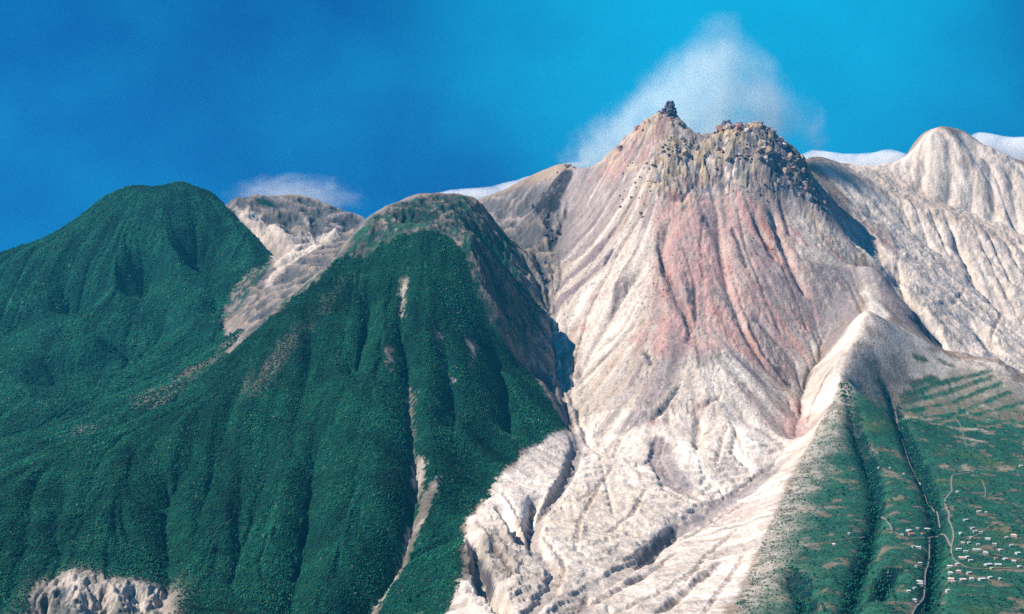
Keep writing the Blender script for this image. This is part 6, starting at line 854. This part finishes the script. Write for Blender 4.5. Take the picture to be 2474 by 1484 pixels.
# fan of cells that widen with distance, so that near and far ground carry equal detail
core_t = np.linspace(-.43, .43, 1180)
side = .43+np.cumsum(np.linspace(.004, .09, 22))
tc = np.concatenate([-side[::-1], core_t, side])
yr = [1690.0]
while yr[-1] < 8600: yr.append(yr[-1]*1.00165)
while yr[-1] < 12500: yr.append(yr[-1]*1.02)
near = np.array([-2500, -900, -300, 0, 400, 800, 1150, 1400, 1560.])
yr = np.concatenate([near, np.array(yr)])
scale_y = np.where(yr < 1690, 1690+np.maximum(0, 300-yr)*0.6, yr)
Xv = scale_y[:, None]*tc[None, :]; Yv = np.repeat(yr[:, None], len(tc), 1)
shp = Xv.shape
xf = Xv.ravel(); yf = Yv.ravel()
zf = ground(xf, yf)
low_fade = sstep(200, 1690, yf)                        # the coast plain runs on beneath the aircraft
zf = np.where(yf < 1690, zf*(.35+.65*low_fade), zf)
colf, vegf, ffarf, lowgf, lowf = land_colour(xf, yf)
print('verts', shp, round(time.time()-T0, 1))

reg = np.zeros(h.shape, np.int8)                       # which landform each place belongs to
reg[MASK['lowland']] = 1
reg[(GYm < 3300) & (GXm > 350)] = 1
reg[MASK['volcano']] = 2
rf = blur(MASK['forest'].astype(np.float32), 3) > .5
reg[rf & (reg == 0)] = 3
reg[(blur(MASK['farforest'].astype(np.float32), 4) > .4) & (GYm > 3900)] = 4
vv = MASK['white'] & (GYm < 4750) & (reg == 0) & (GXm > -600); reg[vv] = 5
reg[(GXm > 750) & (GYm > 4700) & (reg == 0)] = 6
NAMES = ['ridge', 'lowland', 'volcano', 'mountain', 'mountain', 'valley', 'hillside']
LABELS = ['grey brown ash-dusted ridges between the forested mountains and behind them',
          'patchy green and brown lowland with the village at the foot of the ash ridge',
          'pale pink and cream volcano cone with craggy smoking summit',
          'nearer dark green forested mountain beside the ash valley',
          'distant blue green forested mountain under the open sky',
          'white ash valley floor running down from the volcano',
          'bare white ash hillside and gullied peak behind the lowland']
vi = np.clip((yf-GY0)/GS, 0, NY-1).astype(int); ui = np.clip((xf-GX0)/GS, 0, NX-1).astype(int)
vreg = reg[vi, ui]
ii = np.arange(shp[0]*shp[1]).reshape(shp)
quads = np.stack([ii[:-1, :-1].ravel(), ii[:-1, 1:].ravel(), ii[1:, 1:].ravel(), ii[1:, :-1].ravel()], 1)
freg = vreg[quads[:, 0]]
M_ASH = ground_material('ash_ground', .30, 5.0, .10)
M_VEG = ground_material('forest_floor', .45, 3.0, .12)
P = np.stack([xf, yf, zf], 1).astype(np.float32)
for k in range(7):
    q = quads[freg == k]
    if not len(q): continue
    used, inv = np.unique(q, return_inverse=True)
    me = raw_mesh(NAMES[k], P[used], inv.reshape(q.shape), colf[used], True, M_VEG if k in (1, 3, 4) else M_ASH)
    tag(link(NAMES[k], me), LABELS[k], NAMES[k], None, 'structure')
print('terrain', round(time.time()-T0, 1))

# sea round the island
bm = bmesh.new(); v = [bm.verts.new(p) for p in ((-18800, -5300, 0), (18800, -5300, 0), (18800, 13300, 0), (-18800, 13300, 0))]; bm.faces.new(v)
me = bpy.data.meshes.new('sea'); bm.to_mesh(me); bm.free()
me.materials.append(plain_material('sea_water', (.01, .06, .14), .25, .1, .004))
tag(link('sea', me), 'blue sea round the island beyond the mountains', 'sea', None, 'structure')

# ---------------------------------------------------------------- vegetation
rng = np.random.RandomState(11)
OCT_V = np.array([(1, 0, 0), (0, 1, 0), (-1, 0, 0), (0, -1, 0), (0, 0, 1), (0, 0, -.6)], np.float32)
OCT_F = np.array([(0, 1, 4), (1, 2, 4), (2, 3, 4), (3, 0, 4), (1, 0, 5), (2, 1, 5), (3, 2, 5), (0, 3, 5)], np.int32)
M_LEAF = ground_material('leaves', .35, .6, .35)
def crowns(name, x, y, rad, colour, label, cat, kind='stuff', tall=.9, lift=.3):
    n = len(x); z = ground(x, y)
    V = np.tile(OCT_V, (n, 1, 1))*(1+.35*rng.uniform(-1, 1, (n, 6, 1)))
    a = rng.uniform(0, 6.28, n); ca, sa = np.cos(a), np.sin(a)
    vx = V[..., 0]*ca[:, None]-V[..., 1]*sa[:, None]; vy = V[..., 0]*sa[:, None]+V[..., 1]*ca[:, None]
    r = rad[:, None]
    Q = np.stack([x[:, None]+vx*r, y[:, None]+vy*r, z[:, None]+rad[:, None]*lift+V[..., 2]*r*tall*rng.uniform(.8, 1.35, (n, 1))], -1)
    Fa = (OCT_F[None]+np.arange(n)[:, None, None]*6).reshape(-1, 3)
    me = raw_mesh(name, Q.reshape(-1, 3), Fa, np.repeat(colour, 6, 0), True, M_LEAF)
    return tag(link(name, me), label, cat, None, kind)

def scatter(n, y0, y1, tmax):
    u = rng.rand(n); y = np.sqrt(y0*y0+u*(y1*y1-y0*y0)); t = rng.uniform(-tmax[0], tmax[1], n)
    return t*y, y
def leaf_colours(n, base=1.0):
    k = rng.rand(n)[:, None]
    c = GREEN*.8*(1-k)+GREEN2*1.25*k
    c = c*(1+.25*rng.uniform(-1, 1, (n, 1)))
    pale = rng.rand(n) < .025; c[pale] = K(.12, .15, .11)
    oliv = rng.rand(n) < .10; c[oliv] = K(.035, .085, .022)
    return np.clip(c*base, .003, .6).astype(np.float32)
x, y = scatter(420000, 2700, 5000, (.42, .12))
_, vg, _, _, _ = land_colour(x, y)
k = rng.rand(len(x)) < vg*.95; x, y = x[k], y[k]
r_ = (1.1+2.3*rng.rand(len(x))**2.4)*(1+.3*fbm(x, y, 120, 2, 5))
cl = leaf_colours(len(x))*(1+1.1*fbm(x, y, 130, 6, 77, .6)[:, None]+.45*np.clip(at_xy(LIC2, x, y)*.5, -1, 1)[:, None])
crowns('forest', x, y, r_, np.clip(cl, .003, .5), 'dense dark green forest canopy covering the nearer mountain', 'forest')
print('forest', len(x))
x, y = scatter(150000, 4200, 7150, (.42, .02))
_, _, fv, _, _ = land_colour(x, y)
k = rng.rand(len(x)) < fv*.8; x, y = x[k], y[k]
r_ = rng.uniform(2.4, 5.0, len(x))
cl = leaf_colours(len(x), .95)*(1+1.2*fbm(x, y, 190, 6, 87, .62)[:, None]+.4*np.clip(at_xy(LIC2, x, y)*.5, -1, 1)[:, None])
crowns('distant_forest', x, y, r_, np.clip(cl, .003, .5), 'blue green forest canopy covering the distant mountain', 'forest', lift=.15)
x, y = scatter(60000, 2600, 5000, (-.09, .42))
_, _, _, lg, lo = land_colour(x, y)
rvd = at_xy(np.minimum(RAV, 150), x, y)
k = rng.rand(len(x)) < lo*(.05+.55*lg+.5*sstep(26, 9, rvd)+.7*sstep(9, 4, at_xy(np.minimum(ROWS, 80), x, y)))*(at_xy(ROADD, x, y) > 7); x, y = x[k], y[k]; rvd = rvd[k]
r_ = rng.uniform(.9, 2.4, len(x))*(1+.8*sstep(26, 9, rvd))
crowns('scrub', x, y, r_, leaf_colours(len(x), 1.1), 'low green scrub spread over the lowland round the village', 'scrub', lift=.3)
print('scrub', len(x), round(time.time()-T0, 1))

def leaf_tree(seed):
    rr = np.random.RandomState(seed); Vs = []; Fs = []; Cs = []; n0 = 0
    # trunk with a fork
    for (a, b, ra, rb) in [((0, 0, -1), (.2, .1, 3.2), .45, .3), ((.2, .1, 3.2), (1.4, .5, 5.6), .25, .12), ((.2, .1, 3.2), (-1.1, -.6, 5.4), .25, .12)]:
        for (p, q) in ((a, ra), (b, rb)):
            for i in range(6): Vs.append((p[0]+q*math.cos(i*1.047), p[1]+q*math.sin(i*1.047), p[2])); Cs.append((.10, .08, .06))
        for i in range(6): j = (i+1) % 6; Fs += [(n0+i, n0+j, n0+6+j), (n0+i, n0+6+j, n0+6+i)]
        n0 += 12
    for c in range(46):
        d = rr.normal(size=3); d /= np.linalg.norm(d); p = d*np.array([3.6, 3.6, 2.6])*rr.uniform(.45, 1)+np.array([0, 0, 6.0])
        s = rr.uniform(.7, 1.6); col = np.array(GREEN)*(.7+rr.rand()*1.4)
        for v in OCT_V: Vs.append(tuple(p+np.array(v)*s*rr.uniform(.7, 1.3))); Cs.append(tuple(col))
        for f in OCT_F: Fs.append(tuple(int(i)+n0 for i in f))
        n0 += 6
    return raw_mesh('tree', np.array(Vs), np.array(Fs), np.array(Cs), False, M_LEAF)
tree_me = [leaf_tree(s) for s in range(5)]
tz = ground(np.array([t[0] for t in TREES]), np.array([t[1] for t in TREES]))
rd = random.Random(3)
for i, (tx, ty) in enumerate(TREES):
    o = link('tree', tree_me[i % 5]); s = rd.uniform(.55, 1.1)
    o.location = (tx, ty, float(tz[i])); o.scale = (s*rd.uniform(.9, 1.2), s, s*rd.uniform(.85, 1.2)); o.rotation_euler[2] = rd.uniform(0, 6.28)
    rv = float(at_xy(RAV, tx, ty))
    if rv < 45: tag(o, 'dark green tree lining one of the ravines on the lowland', 'tree', 'trees lining the lowland ravines')
    else: tag(o, 'round green tree scattered on the lowland away from the ravines', 'tree', 'trees scattered over the lowland')

# ---------------------------------------------------------------- roads and paths
def strip(line, width, z_off):
    pts = dense([tuple(p)+(0,) for p in line], 6.0)
    xy = np.array(pts)[:, :2]
    for _ in range(3): xy[1:-1] = .25*xy[:-2]+.5*xy[1:-1]+.25*xy[2:]
    d = np.gradient(xy, axis=0); d /= np.linalg.norm(d, axis=1)[:, None]+1e-9
    nrm = np.stack([-d[:, 1], d[:, 0]], 1)
    V = []
    for k in (-1, -.5, 0, .5, 1):
        q = xy+nrm*k*width/2; V.append(np.column_stack([q, ground(q[:, 0], q[:, 1])]))
    V = np.stack(V, 1); V[..., 2] = np.maximum(V[..., 2], V[..., 2].mean(1, keepdims=True))+z_off
    n = len(xy); idx = np.arange(n*5).reshape(n, 5)
    q = np.stack([idx[:-1, :-1].ravel(), idx[:-1, 1:].ravel(), idx[1:, 1:].ravel(), idx[1:, :-1].ravel()], 1)
    return V.reshape(-1, 3), q
M_ROAD = plain_material('pale_road', (.19, .175, .145), .9, .2, .2); M_PATH = plain_material('dirt_path', (.18, .16, .125), .95, .25, .2)
ROADL = ['thin pale road crossing the lowland towards the dark ravine', 'pale road running past the large white and red houses to the road fork',
         'pale road going straight down beside the dark tree-lined ravine', 'pale winding road through the middle of the village']
for i, l in enumerate(LINES['road']):
    V, q = strip(l, 2.8 if i == 0 else 4.4, 1.1+.06*i)
    tag(link('road', raw_mesh('road', V, q, None, True, M_ROAD)), ROADL[i], 'road', None, 'structure')
for i, l in enumerate(LINES['path']):
    V, q = strip(l, 3.2, .9+.06*i)
    tag(link('path', raw_mesh('path', V, q, None, True, M_PATH)), ['pale track dropping from the hill to the road fork', 'pale track along the ravine down from the ash ridge', 'faint track on the upper lowland', 'pale track cutting across the green upper fields', 'short lane between houses east of the winding road', 'faint track in the green field above the village'][i], 'path', None, 'structure')

# ---------------------------------------------------------------- village
M_WALL = {'w': plain_material('white_render', (.58, .56, .52)), 'g': plain_material('grey_render', (.45, .43, .40)), 'r': plain_material('cream_render', (.60, .50, .42)),
          'p': plain_material('pink_render', (.60, .45, .40)), 's': plain_material('block_wall', (.40, .40, .40))}
M_ROOF = {'w': plain_material('white_roof', (.52, .51, .48), .5, .25), 'g': plain_material('weathered_roof', (.40, .39, .37), .6, .25), 'r': plain_material('red_roof', (.42, .13, .10), .7, .2),
          'p': plain_material('pink_roof', (.62, .42, .37), .7, .2), 's': plain_material('metal_roof', (.50, .52, .53), .4, .2)}
M_DARK = plain_material('dark_glass', (.03, .035, .04), .2, .1)
def box(bm, x0, x1, y0, y1, z0, z1):
    v = [bm.verts.new(p) for p in ((x0, y0, z0), (x1, y0, z0), (x1, y1, z0), (x0, y1, z0), (x0, y0, z1), (x1, y0, z1), (x1, y1, z1), (x0, y1, z1))]
    for f in ((3, 2, 1, 0), (4, 5, 6, 7), (0, 1, 5, 4), (1, 2, 6, 5), (2, 3, 7, 6), (3, 0, 4, 7)): bm.faces.new([v[i] for i in f])
def bm_mesh(name, bm, mat):
    me = bpy.data.meshes.new(name); bmesh.ops.recalc_face_normals(bm, faces=bm.faces); bm.to_mesh(me); bm.free(); me.materials.append(mat); return me
def house(name, w, d, kind, hip):
    root = bpy.data.objects.new(name, None); C.objects.link(root)
    H = 3.2
    bm = bmesh.new(); box(bm, -w/2, w/2, -d/2, d/2, -2.5, H)
    if not hip:
        for s in (-1, 1):                                            # gable ends
            a = bm.verts.new((s*w/2, -d/2, H)); b = bm.verts.new((s*w/2, d/2, H)); c = bm.verts.new((s*w/2, 0, H+d*.24)); bm.faces.new((a, b, c))
    link('wall', bm_mesh('wall', bm, M_WALL[kind]), root)
    bm = bmesh.new(); e = .6; rh = d*.24+.35; ww, dd = w/2+e, d/2+e; rx = ww-dd*.8 if hip else ww
    lo_ = [bm.verts.new(p) for p in ((-ww, -dd, H-.15), (ww, -dd, H-.15), (ww, dd, H-.15), (-ww, dd, H-.15))]
    up = [bm.verts.new(p) for p in ((-ww, -dd, H+.08), (ww, -dd, H+.08), (ww, dd, H+.08), (-ww, dd, H+.08))]
    r0 = bm.verts.new((-rx, 0, H+rh)); r1 = bm.verts.new((rx, 0, H+rh))
    for i in range(4): j = (i+1) % 4; bm.faces.new((lo_[i], lo_[j], up[j], up[i]))
    bm.faces.new(lo_[::-1])
    bm.faces.new((up[0], up[1], r1, r0)); bm.faces.new((up[2], up[3], r0, r1)); bm.faces.new((up[1], up[2], r1)); bm.faces.new((up[3], up[0], r0))
    link('roof', bm_mesh('roof', bm, M_ROOF[kind]), root)
    bm = bmesh.new(); box(bm, -.5, .5, -d/2-.06, -d/2+.02, 0, 2.1)
    link('door', bm_mesh('door', bm, M_DARK), root)
    for s in ((-.3, .3) if w > 7 else (.3,)):
        bm = bmesh.new(); box(bm, s*w-.7, s*w+.7, -d/2-.05, -d/2+.02, 1.0, 2.2)
        link('window', bm_mesh('window', bm, M_DARK), root)
    return root
hz = ground(np.array([a[0] for a in HOUSES]), np.array([a[1] for a in HOUSES]))
fork = min(HOUSES, key=lambda a: 0)[:2]; fork = LINES['road'][1][-4]
ADJ = {'w': 'white', 'g': 'weathered grey', 'r': 'red roofed', 'p': 'pale pink', 's': 'long metal roofed'}
ORD = ['nearest', 'second nearest', 'third nearest', 'fourth nearest', 'fifth nearest', 'sixth nearest', 'seventh nearest', 'eighth nearest', 'ninth nearest', 'tenth nearest'] + \
      ['%dth nearest' % i if i % 10 not in (1, 2, 3) or i < 20 else '%d%s nearest' % (i, {1: 'st', 2: 'nd', 3: 'rd'}[i % 10]) for i in range(11, 60)]
rank = {}
for kd in ADJ:
    ids = sorted([i for i, a in enumerate(HOUSES) if a[4] == kd], key=lambda i: math.hypot(HOUSES[i][0]-fork[0], HOUSES[i][1]-fork[1]))
    for r, i in enumerate(ids): rank[i] = r
for i, (hx, hy, w, d, kd) in enumerate(HOUSES):
    o = house('house', w*.74, d*.74, kd, i % 3 == 0)
    o.location = (hx, hy, float(hz[i])+.2); o.rotation_euler[2] = rd.uniform(-.5, .5)
    sz = 'large' if w >= 17 else ('tiny' if w < 8 else 'small')
    tag(o, '%s %s house, %s of that colour to the road fork' % (sz, ADJ[kd], ORD[rank[i]]), 'house', 'village houses on the lowland')

# ---------------------------------------------------------------- lava spine and boulders
M_ROCK = ground_material('dark_lava', .5, 1.2, .3)
def rock_mesh(name, seed, stretch=(1, 1, .8), sub=3, rough=.35, col=DARK*2.5):
    bm = bmesh.new(); bmesh.ops.create_icosphere(bm, subdivisions=sub, radius=1)
    V = np.array([v.co for v in bm.verts])
    n = fbm(V[:, 0]*10+seed*9, V[:, 1]*10+V[:, 2]*7, 9, 3, seed, .6); n2 = perlin(V[:, 2]*1.7+seed, V[:, 0]*1.7, seed+3)
    V *= (1+rough*n+.25*n2)[:, None]
    V = np.sign(V)*np.abs(V)**.85*np.array(stretch)
    Fc = np.array([[v.index for v in f.verts] for f in bm.faces]); bm.free()
    c = np.tile(np.array(col), (len(V), 1))*(1+.4*n[:, None])
    return raw_mesh(name, V, Fc, c, False, M_ROCK)
def block_mesh(seed, col):
    rr = np.random.RandomState(seed); bm = bmesh.new()
    for _ in range(16):
        d = rr.normal(size=3); d /= np.linalg.norm(d); bm.verts.new(d*np.array([1, .9, 1.05])*rr.uniform(.75, 1.1))
    bmesh.ops.convex_hull(bm, input=bm.verts); bmesh.ops.delete(bm, geom=[v for v in bm.verts if not v.link_faces], context='VERTS')
    bmesh.ops.subdivide_edges(bm, edges=bm.edges[:], cuts=2, use_grid_fill=True, fractal=.25, seed=seed)
    bmesh.ops.triangulate(bm, faces=bm.faces[:]); bmesh.ops.recalc_face_normals(bm, faces=bm.faces[:])
    bm.verts.index_update()
    V = np.array([v.co for v in bm.verts]); Fc = np.array([[v.index for v in f.verts] for f in bm.faces]); bm.free()
    n = fbm(V[:, 0]*9+seed, V[:, 1]*9+V[:, 2]*6, 6, 3, seed)
    return raw_mesh('boulder', V, Fc, np.tile(np.array(col), (len(V), 1))*(1+.6*n[:, None]), False, M_ROCK)
BLK = {'c': [block_mesh(20+i, c) for i, c in enumerate((WHITE*.62, BEIGE, BEIGE*.8, GREY*1.1, PINK*.75, DARK*4))],
       'd': [block_mesh(40+i, c) for i, c in enumerate((DARK*2, DARK*3, GREY*.6, DARK*1.5))],
       'm': [block_mesh(60+i, c) for i, c in enumerate((GREY, BEIGE*.75, PINK*.6, GREY*.6))]}
RLAB = {'': ('small lava boulder lodged on the open slopes of the volcano', 'small boulders on the volcano slopes'), 'c': ('pale angular lava block piled on the summit crag of the volcano', 'pale blocks of the summit crag'),
        'd': ('dark angular lava block on a shadowy cliff of the volcano', 'dark blocks of the volcano cliffs'), 'm': ('grey brown lava block along the upper shoulder of the volcano', 'grey blocks of the volcano shoulder')}
rock_me = [rock_mesh('boulder', s, (1.1, .9, .85), 2, .5, [DARK*3, GREY*.7, BEIGE*.6, DARK*2, GREY*.45][s]) for s in range(5)]
rz = ground(np.array([a[0] for a in ROCKS]), np.array([a[1] for a in ROCKS]))
for i, (bx, by, s, kd) in enumerate(ROCKS):
    o = link('boulder', rd.choice(BLK[kd]) if kd else rock_me[rd.randrange(5)]); o.location = (bx, by, float(rz[i])+(.15 if kd else .25)*s)
    o.scale = (s*rd.uniform(.7, 1.2), s*rd.uniform(.7, 1.2), s*rd.uniform(.6, 1.3)); o.rotation_euler = (rd.uniform(-.3, .3), rd.uniform(-.3, .3), rd.uniform(0, 6.28))
    tag(o, RLAB[kd][0], 'boulder', RLAB[kd][1])
def spine(name, px, py, pz, wdt, hgt, seed, label):
    bm = bmesh.new(); bmesh.ops.create_cone(bm, cap_ends=True, segments=22, radius1=1, radius2=.42, depth=1)
    bmesh.ops.subdivide_edges(bm, edges=[e for e in bm.edges if abs(e.verts[0].co.z-e.verts[1].co.z) > .5], cuts=9)
    bmesh.ops.triangulate(bm, faces=bm.faces)
    V = np.array([v.co for v in bm.verts]); Fc = np.array([[v.index for v in f.verts] for f in bm.faces]); bm.free()
    a = np.arctan2(V[:, 1], V[:, 0]); n = fbm(np.cos(a)*6+seed, np.sin(a)*6+V[:, 2]*9, 3.0, 3, seed, .6)
    V[:, :2] *= (1+1.1*n)[:, None]; V[:, 2] += .28*perlin(np.cos(a)*3+seed*3, np.sin(a)*3, seed)
    V = V*np.array([wdt, wdt*.8, hgt]); V[:, 0] += .12*V[:, 2]
    o = link(name, raw_mesh(name, V, Fc, np.tile(DARK*(2.6 if seed == 4 else 4.5), (len(V), 1))*(1+.5*n[:, None]), False, M_ROCK))
    o.location = (px, py, pz+hgt*.5-12); return tag(o, label, 'rock')
spx = SPINES[0]; spine('lava_spine', spx[0], spx[1], float(ground(np.array([spx[0]]), np.array([spx[1]]))[0]), 30, 52, 4, 'dark pointed lava spine standing at the top of the volcano')
spx = SPINES[1]; spine('lava_spine', spx[0], spx[1], float(ground(np.array([spx[0]]), np.array([spx[1]]))[0]), 30, 50, 9, 'blunt grey lava spine at the edge of the crater notch beside the pale summit blocks')
print('things', round(time.time()-T0, 1))

# ---------------------------------------------------------------- steam and clouds
def vol_material(name, dens, noise_scale, colour=(1, 1, 1), curve=None, lo=.0, gain=1.0, amp=1.0, fall=1.0, nz=(1, 1, 1), ragged=1.3):
    m = bpy.data.materials.new(name); m.use_nodes = True; nt = m.node_tree; nt.nodes.clear()
    N = nt.nodes.new; Lk = nt.links.new
    out = N('ShaderNodeOutputMaterial'); pv = N('ShaderNodeVolumePrincipled')
    pv.inputs['Color'].default_value = (*colour, 1); pv.inputs['Anisotropy'].default_value = .15
    Lk(pv.outputs[0], out.inputs['Volume'])
    tc = N('ShaderNodeTexCoord'); sp = N('ShaderNodeSeparateXYZ'); Lk(tc.outputs['Object'], sp.inputs[0])
    def M(op, a, b=None):
        n = N('ShaderNodeMath'); n.operation = op
        for i, v in enumerate((a, b)):
            if v is None: continue
            if isinstance(v, (int, float)): n.inputs[i].default_value = v
            else: Lk(v, n.inputs[i])
        return n.outputs[0]
    if curve:                                            # half width and centre line by height
        zz = sp.outputs[2]
        def fc(pts):
            n = N('ShaderNodeFloatCurve'); c = n.mapping.curves[0]
            while len(c.points) < len(pts): c.points.new(.5, .5)
            for p, q in zip(c.points, pts): p.location = q; p.handle_type = 'VECTOR'
            n.mapping.update(); Lk(zz, n.inputs['Value']); return n.outputs[0]
        hw = M('MAXIMUM', fc(curve[0]), .01); ce = fc(curve[1]); dr = M('MAXIMUM', fc(curve[2]), .01)
        rx = M('DIVIDE', M('SUBTRACT', sp.outputs[0], ce), hw); ry = M('DIVIDE', sp.outputs[1], dr)
        r = M('SQRT', M('ADD', M('MULTIPLY', rx, rx), M('MULTIPLY', ry, ry)))
        up = fc(curve[3])
    else:
        vl = N('ShaderNodeVectorMath'); vl.operation = 'LENGTH'; Lk(tc.outputs['Object'], vl.inputs[0]); r = vl.outputs['Value']; up = 1.0
    mp = N('ShaderNodeMapping'); mp.inputs['Scale'].default_value = nz; Lk(tc.outputs['Object'], mp.inputs[0])
    no = N('ShaderNodeTexNoise'); no.inputs['Scale'].default_value = noise_scale; no.inputs['Detail'].default_value = 4; no.inputs['Roughness'].default_value = .6
    no.inputs['Distortion'].default_value = .4
    Lk(mp.outputs[0], no.inputs['Vector'])
    mr = N('ShaderNodeMapRange'); mr.interpolation_type = 'SMOOTHSTEP'; mr.inputs[1].default_value = 0; mr.inputs[2].default_value = fall
    n2 = N('ShaderNodeTexNoise'); n2.inputs['Scale'].default_value = noise_scale*.8; n2.inputs['Detail'].default_value = 5; n2.inputs['Roughness'].default_value = .62
    Lk(mp.outputs[0], n2.inputs['Vector'])
    r = M('ADD', M('MULTIPLY', r, 1.0), M('MULTIPLY', M('SUBTRACT', n2.outputs[0], .5), ragged))
    Lk(M('SUBTRACT', 1.0, r), mr.inputs[0]); core = mr.outputs[0]
    nn = M('MULTIPLY', M('SUBTRACT', no.outputs[0], .5), amp)
    dn = M('MULTIPLY', core, M('MAXIMUM', M('ADD', 1.0, M('MULTIPLY', nn, 4.0)), 0.04))
    dn = M('MULTIPLY', M('MULTIPLY', dn, up), dens)
    Lk(dn, pv.inputs['Density'])
    return m

def steam_column():
    """hull follows the outline of the steam; object space: x in units of 500 m, z 0..1 over its height"""
    prof = PLUME['prof']                                 # (height 0..1, centre, half width, half depth) in metres except height
    x0, y0, z0, hgt = PLUME['base']; U = 500.0
    V = []; n = 40
    rr = np.random.RandomState(2)
    for (t, c, w, d) in prof:
        for k in range(n):
            a = k/n*2*math.pi
            V.append(((c+w*math.cos(a))/U, d*math.sin(a)/U, t))
    V.append((prof[0][1]/U, 0, prof[0][0])); V.append((prof[-1][1]/U, 0, prof[-1][0]+.005))
    Fq = []
    for i in range(len(prof)-1):
        for k in range(n):
            j = (k+1) % n; Fq += [(i*n+k, i*n+j, (i+1)*n+j), (i*n+k, (i+1)*n+j, (i+1)*n+k)]
    b = len(prof)*n
    for k in range(n):
        j = (k+1) % n; Fq += [(b, j, k), (b+1, (len(prof)-1)*n+k, (len(prof)-1)*n+j)]
    cv = [[(p[0], p[2]/U) for p in prof], [(p[0], .5+p[1]/U) for p in prof], [(p[0], p[3]/U) for p in prof],
          [(0, 1.0), (.25, 1.0), (.5, .62), (.75, .38), (1, .05)]]
    cv[1] = [(a, b) for a, b in cv[1]]
    m = vol_material('steam', PLUME['dens'], 3.2, (.90, .99, 1), cv, fall=.85, amp=1.0, nz=(1, 1, 1.2))
    me = raw_mesh('steam_plume', np.array(V), np.array(Fq), None, True, m)
    o = link('steam_plume', me); o.location = (x0-.5*U, y0, z0); o.scale = (U, U, hgt)
    # the mesh is shifted by +0.5 in x so that the centre curve stays within 0..1
    co = np.empty(len(V)*3, np.float32); me.vertices.foreach_get('co', co); co = co.reshape(-1, 3); co[:, 0] += .5; me.vertices.foreach_set('co', co.ravel()); me.update()
    tag(o, 'white steam plume drifting up from the volcano summit', 'smoke', None, 'stuff')
steam_column()

def puff(name, loc, size, tilt, dens, ns, label, colour=(1, 1, 1), fall=.7, amp=.7, nz=(1, 1, 1)):
    bm = bmesh.new(); bmesh.ops.create_icosphere(bm, subdivisions=3, radius=1)
    m = vol_material(name+'_vapour', dens, ns, colour, fall=fall, amp=amp, nz=nz)
    me = bpy.data.meshes.new(name); bm.to_mesh(me); bm.free(); me.materials.append(m)
    o = link(name, me); o.location = loc; o.scale = size; o.rotation_euler = (0, tilt, 0)
    return tag(o, label, 'smoke' if 'steam' in name else 'cloud', None, 'stuff')
for p in PUFFS: puff(*p)
def cloud_bank(line, label):
    pts = np.array(dense(line, 60.0)); n = len(pts); k = 14
    d = np.gradient(pts[:, :3], axis=0); V = []
    rr = np.random.RandomState(len(pts))
    for i in range(n):
        t = i/(n-1); rad = pts[i, 3]*(1+.12*math.sin(i*1.1)+.06*rr.uniform(-1, 1))*min(1, 5*t+.1, 5*(1-t)+.1)
        s = Vector(d[i]).normalized().cross(Vector((0, 0, 1))).normalized()
        for j in range(k):
            a = j/k*2*math.pi; q = Vector(pts[i, :3])+s*(2.2*rad*math.cos(a))+Vector((0, 0, 1))*(rad*math.sin(a)); V.append(tuple(q))
    idx = np.arange(n*k).reshape(n, k); nx = np.roll(idx, -1, 1)
    q = np.stack([idx[:-1].ravel(), nx[:-1].ravel(), nx[1:].ravel(), idx[1:].ravel()], 1)
    q = np.concatenate([np.stack([q[:, 0], q[:, 1], q[:, 2]], 1), np.stack([q[:, 0], q[:, 2], q[:, 3]], 1),
                        np.stack([np.full(k, n*k), nx[0], idx[0]], 1), np.stack([np.full(k, n*k+1), idx[-1], nx[-1]], 1)])
    V += [tuple(pts[0, :3]), tuple(pts[-1, :3])]
    m = bpy.data.materials.new('cloud_vapour'); m.use_nodes = True; nt = m.node_tree; nt.nodes.clear()
    out = nt.nodes.new('ShaderNodeOutputMaterial'); pv = nt.nodes.new('ShaderNodeVolumePrincipled'); nt.links.new(pv.outputs[0], out.inputs['Volume'])
    tc = nt.nodes.new('ShaderNodeTexCoord'); no = nt.nodes.new('ShaderNodeTexNoise'); no.inputs['Scale'].default_value = .012; no.inputs['Detail'].default_value = 4
    nt.links.new(tc.outputs['Object'], no.inputs['Vector'])
    mr = nt.nodes.new('ShaderNodeMapRange'); mr.inputs[1].default_value = .38; mr.inputs[2].default_value = .62; mr.inputs[3].default_value = .003; mr.inputs[4].default_value = .015
    nt.links.new(no.outputs[0], mr.inputs[0]); nt.links.new(mr.outputs[0], pv.inputs['Density']); pv.inputs['Color'].default_value = (1, 1, 1, 1)
    me = raw_mesh('cloud', np.array(V), q, None, True, m)
    b2 = bmesh.new(); b2.from_mesh(me); bmesh.ops.recalc_face_normals(b2, faces=b2.faces); b2.to_mesh(me); b2.free()
    tag(link('cloud', me), label, 'cloud', None, 'stuff')
for ln, lb in BANKS: cloud_bank(ln, lb)
# ---------------------------------------------------------------- air
def haze(density, colour):
    m = bpy.data.materials.new('air'); m.use_nodes = True; nt = m.node_tree; nt.nodes.clear()
    out = nt.nodes.new('ShaderNodeOutputMaterial'); pv = nt.nodes.new('ShaderNodeVolumePrincipled')
    pv.inputs['Color'].default_value = (*colour, 1); pv.inputs['Density'].default_value = density; pv.inputs['Anisotropy'].default_value = .1
    nt.links.new(pv.outputs[0], out.inputs['Volume'])
    bm = bmesh.new(); box(bm, -19000, 19000, -5500, 13500, -22, 2600)
    tag(link('haze', bm_mesh('haze', bm, m)), 'thin blue haze in the air between the camera and the mountains', 'haze', None, 'stuff')
haze(1.5e-5, (.06, .6, 1.0))
print('done', round(time.time()-T0, 1))
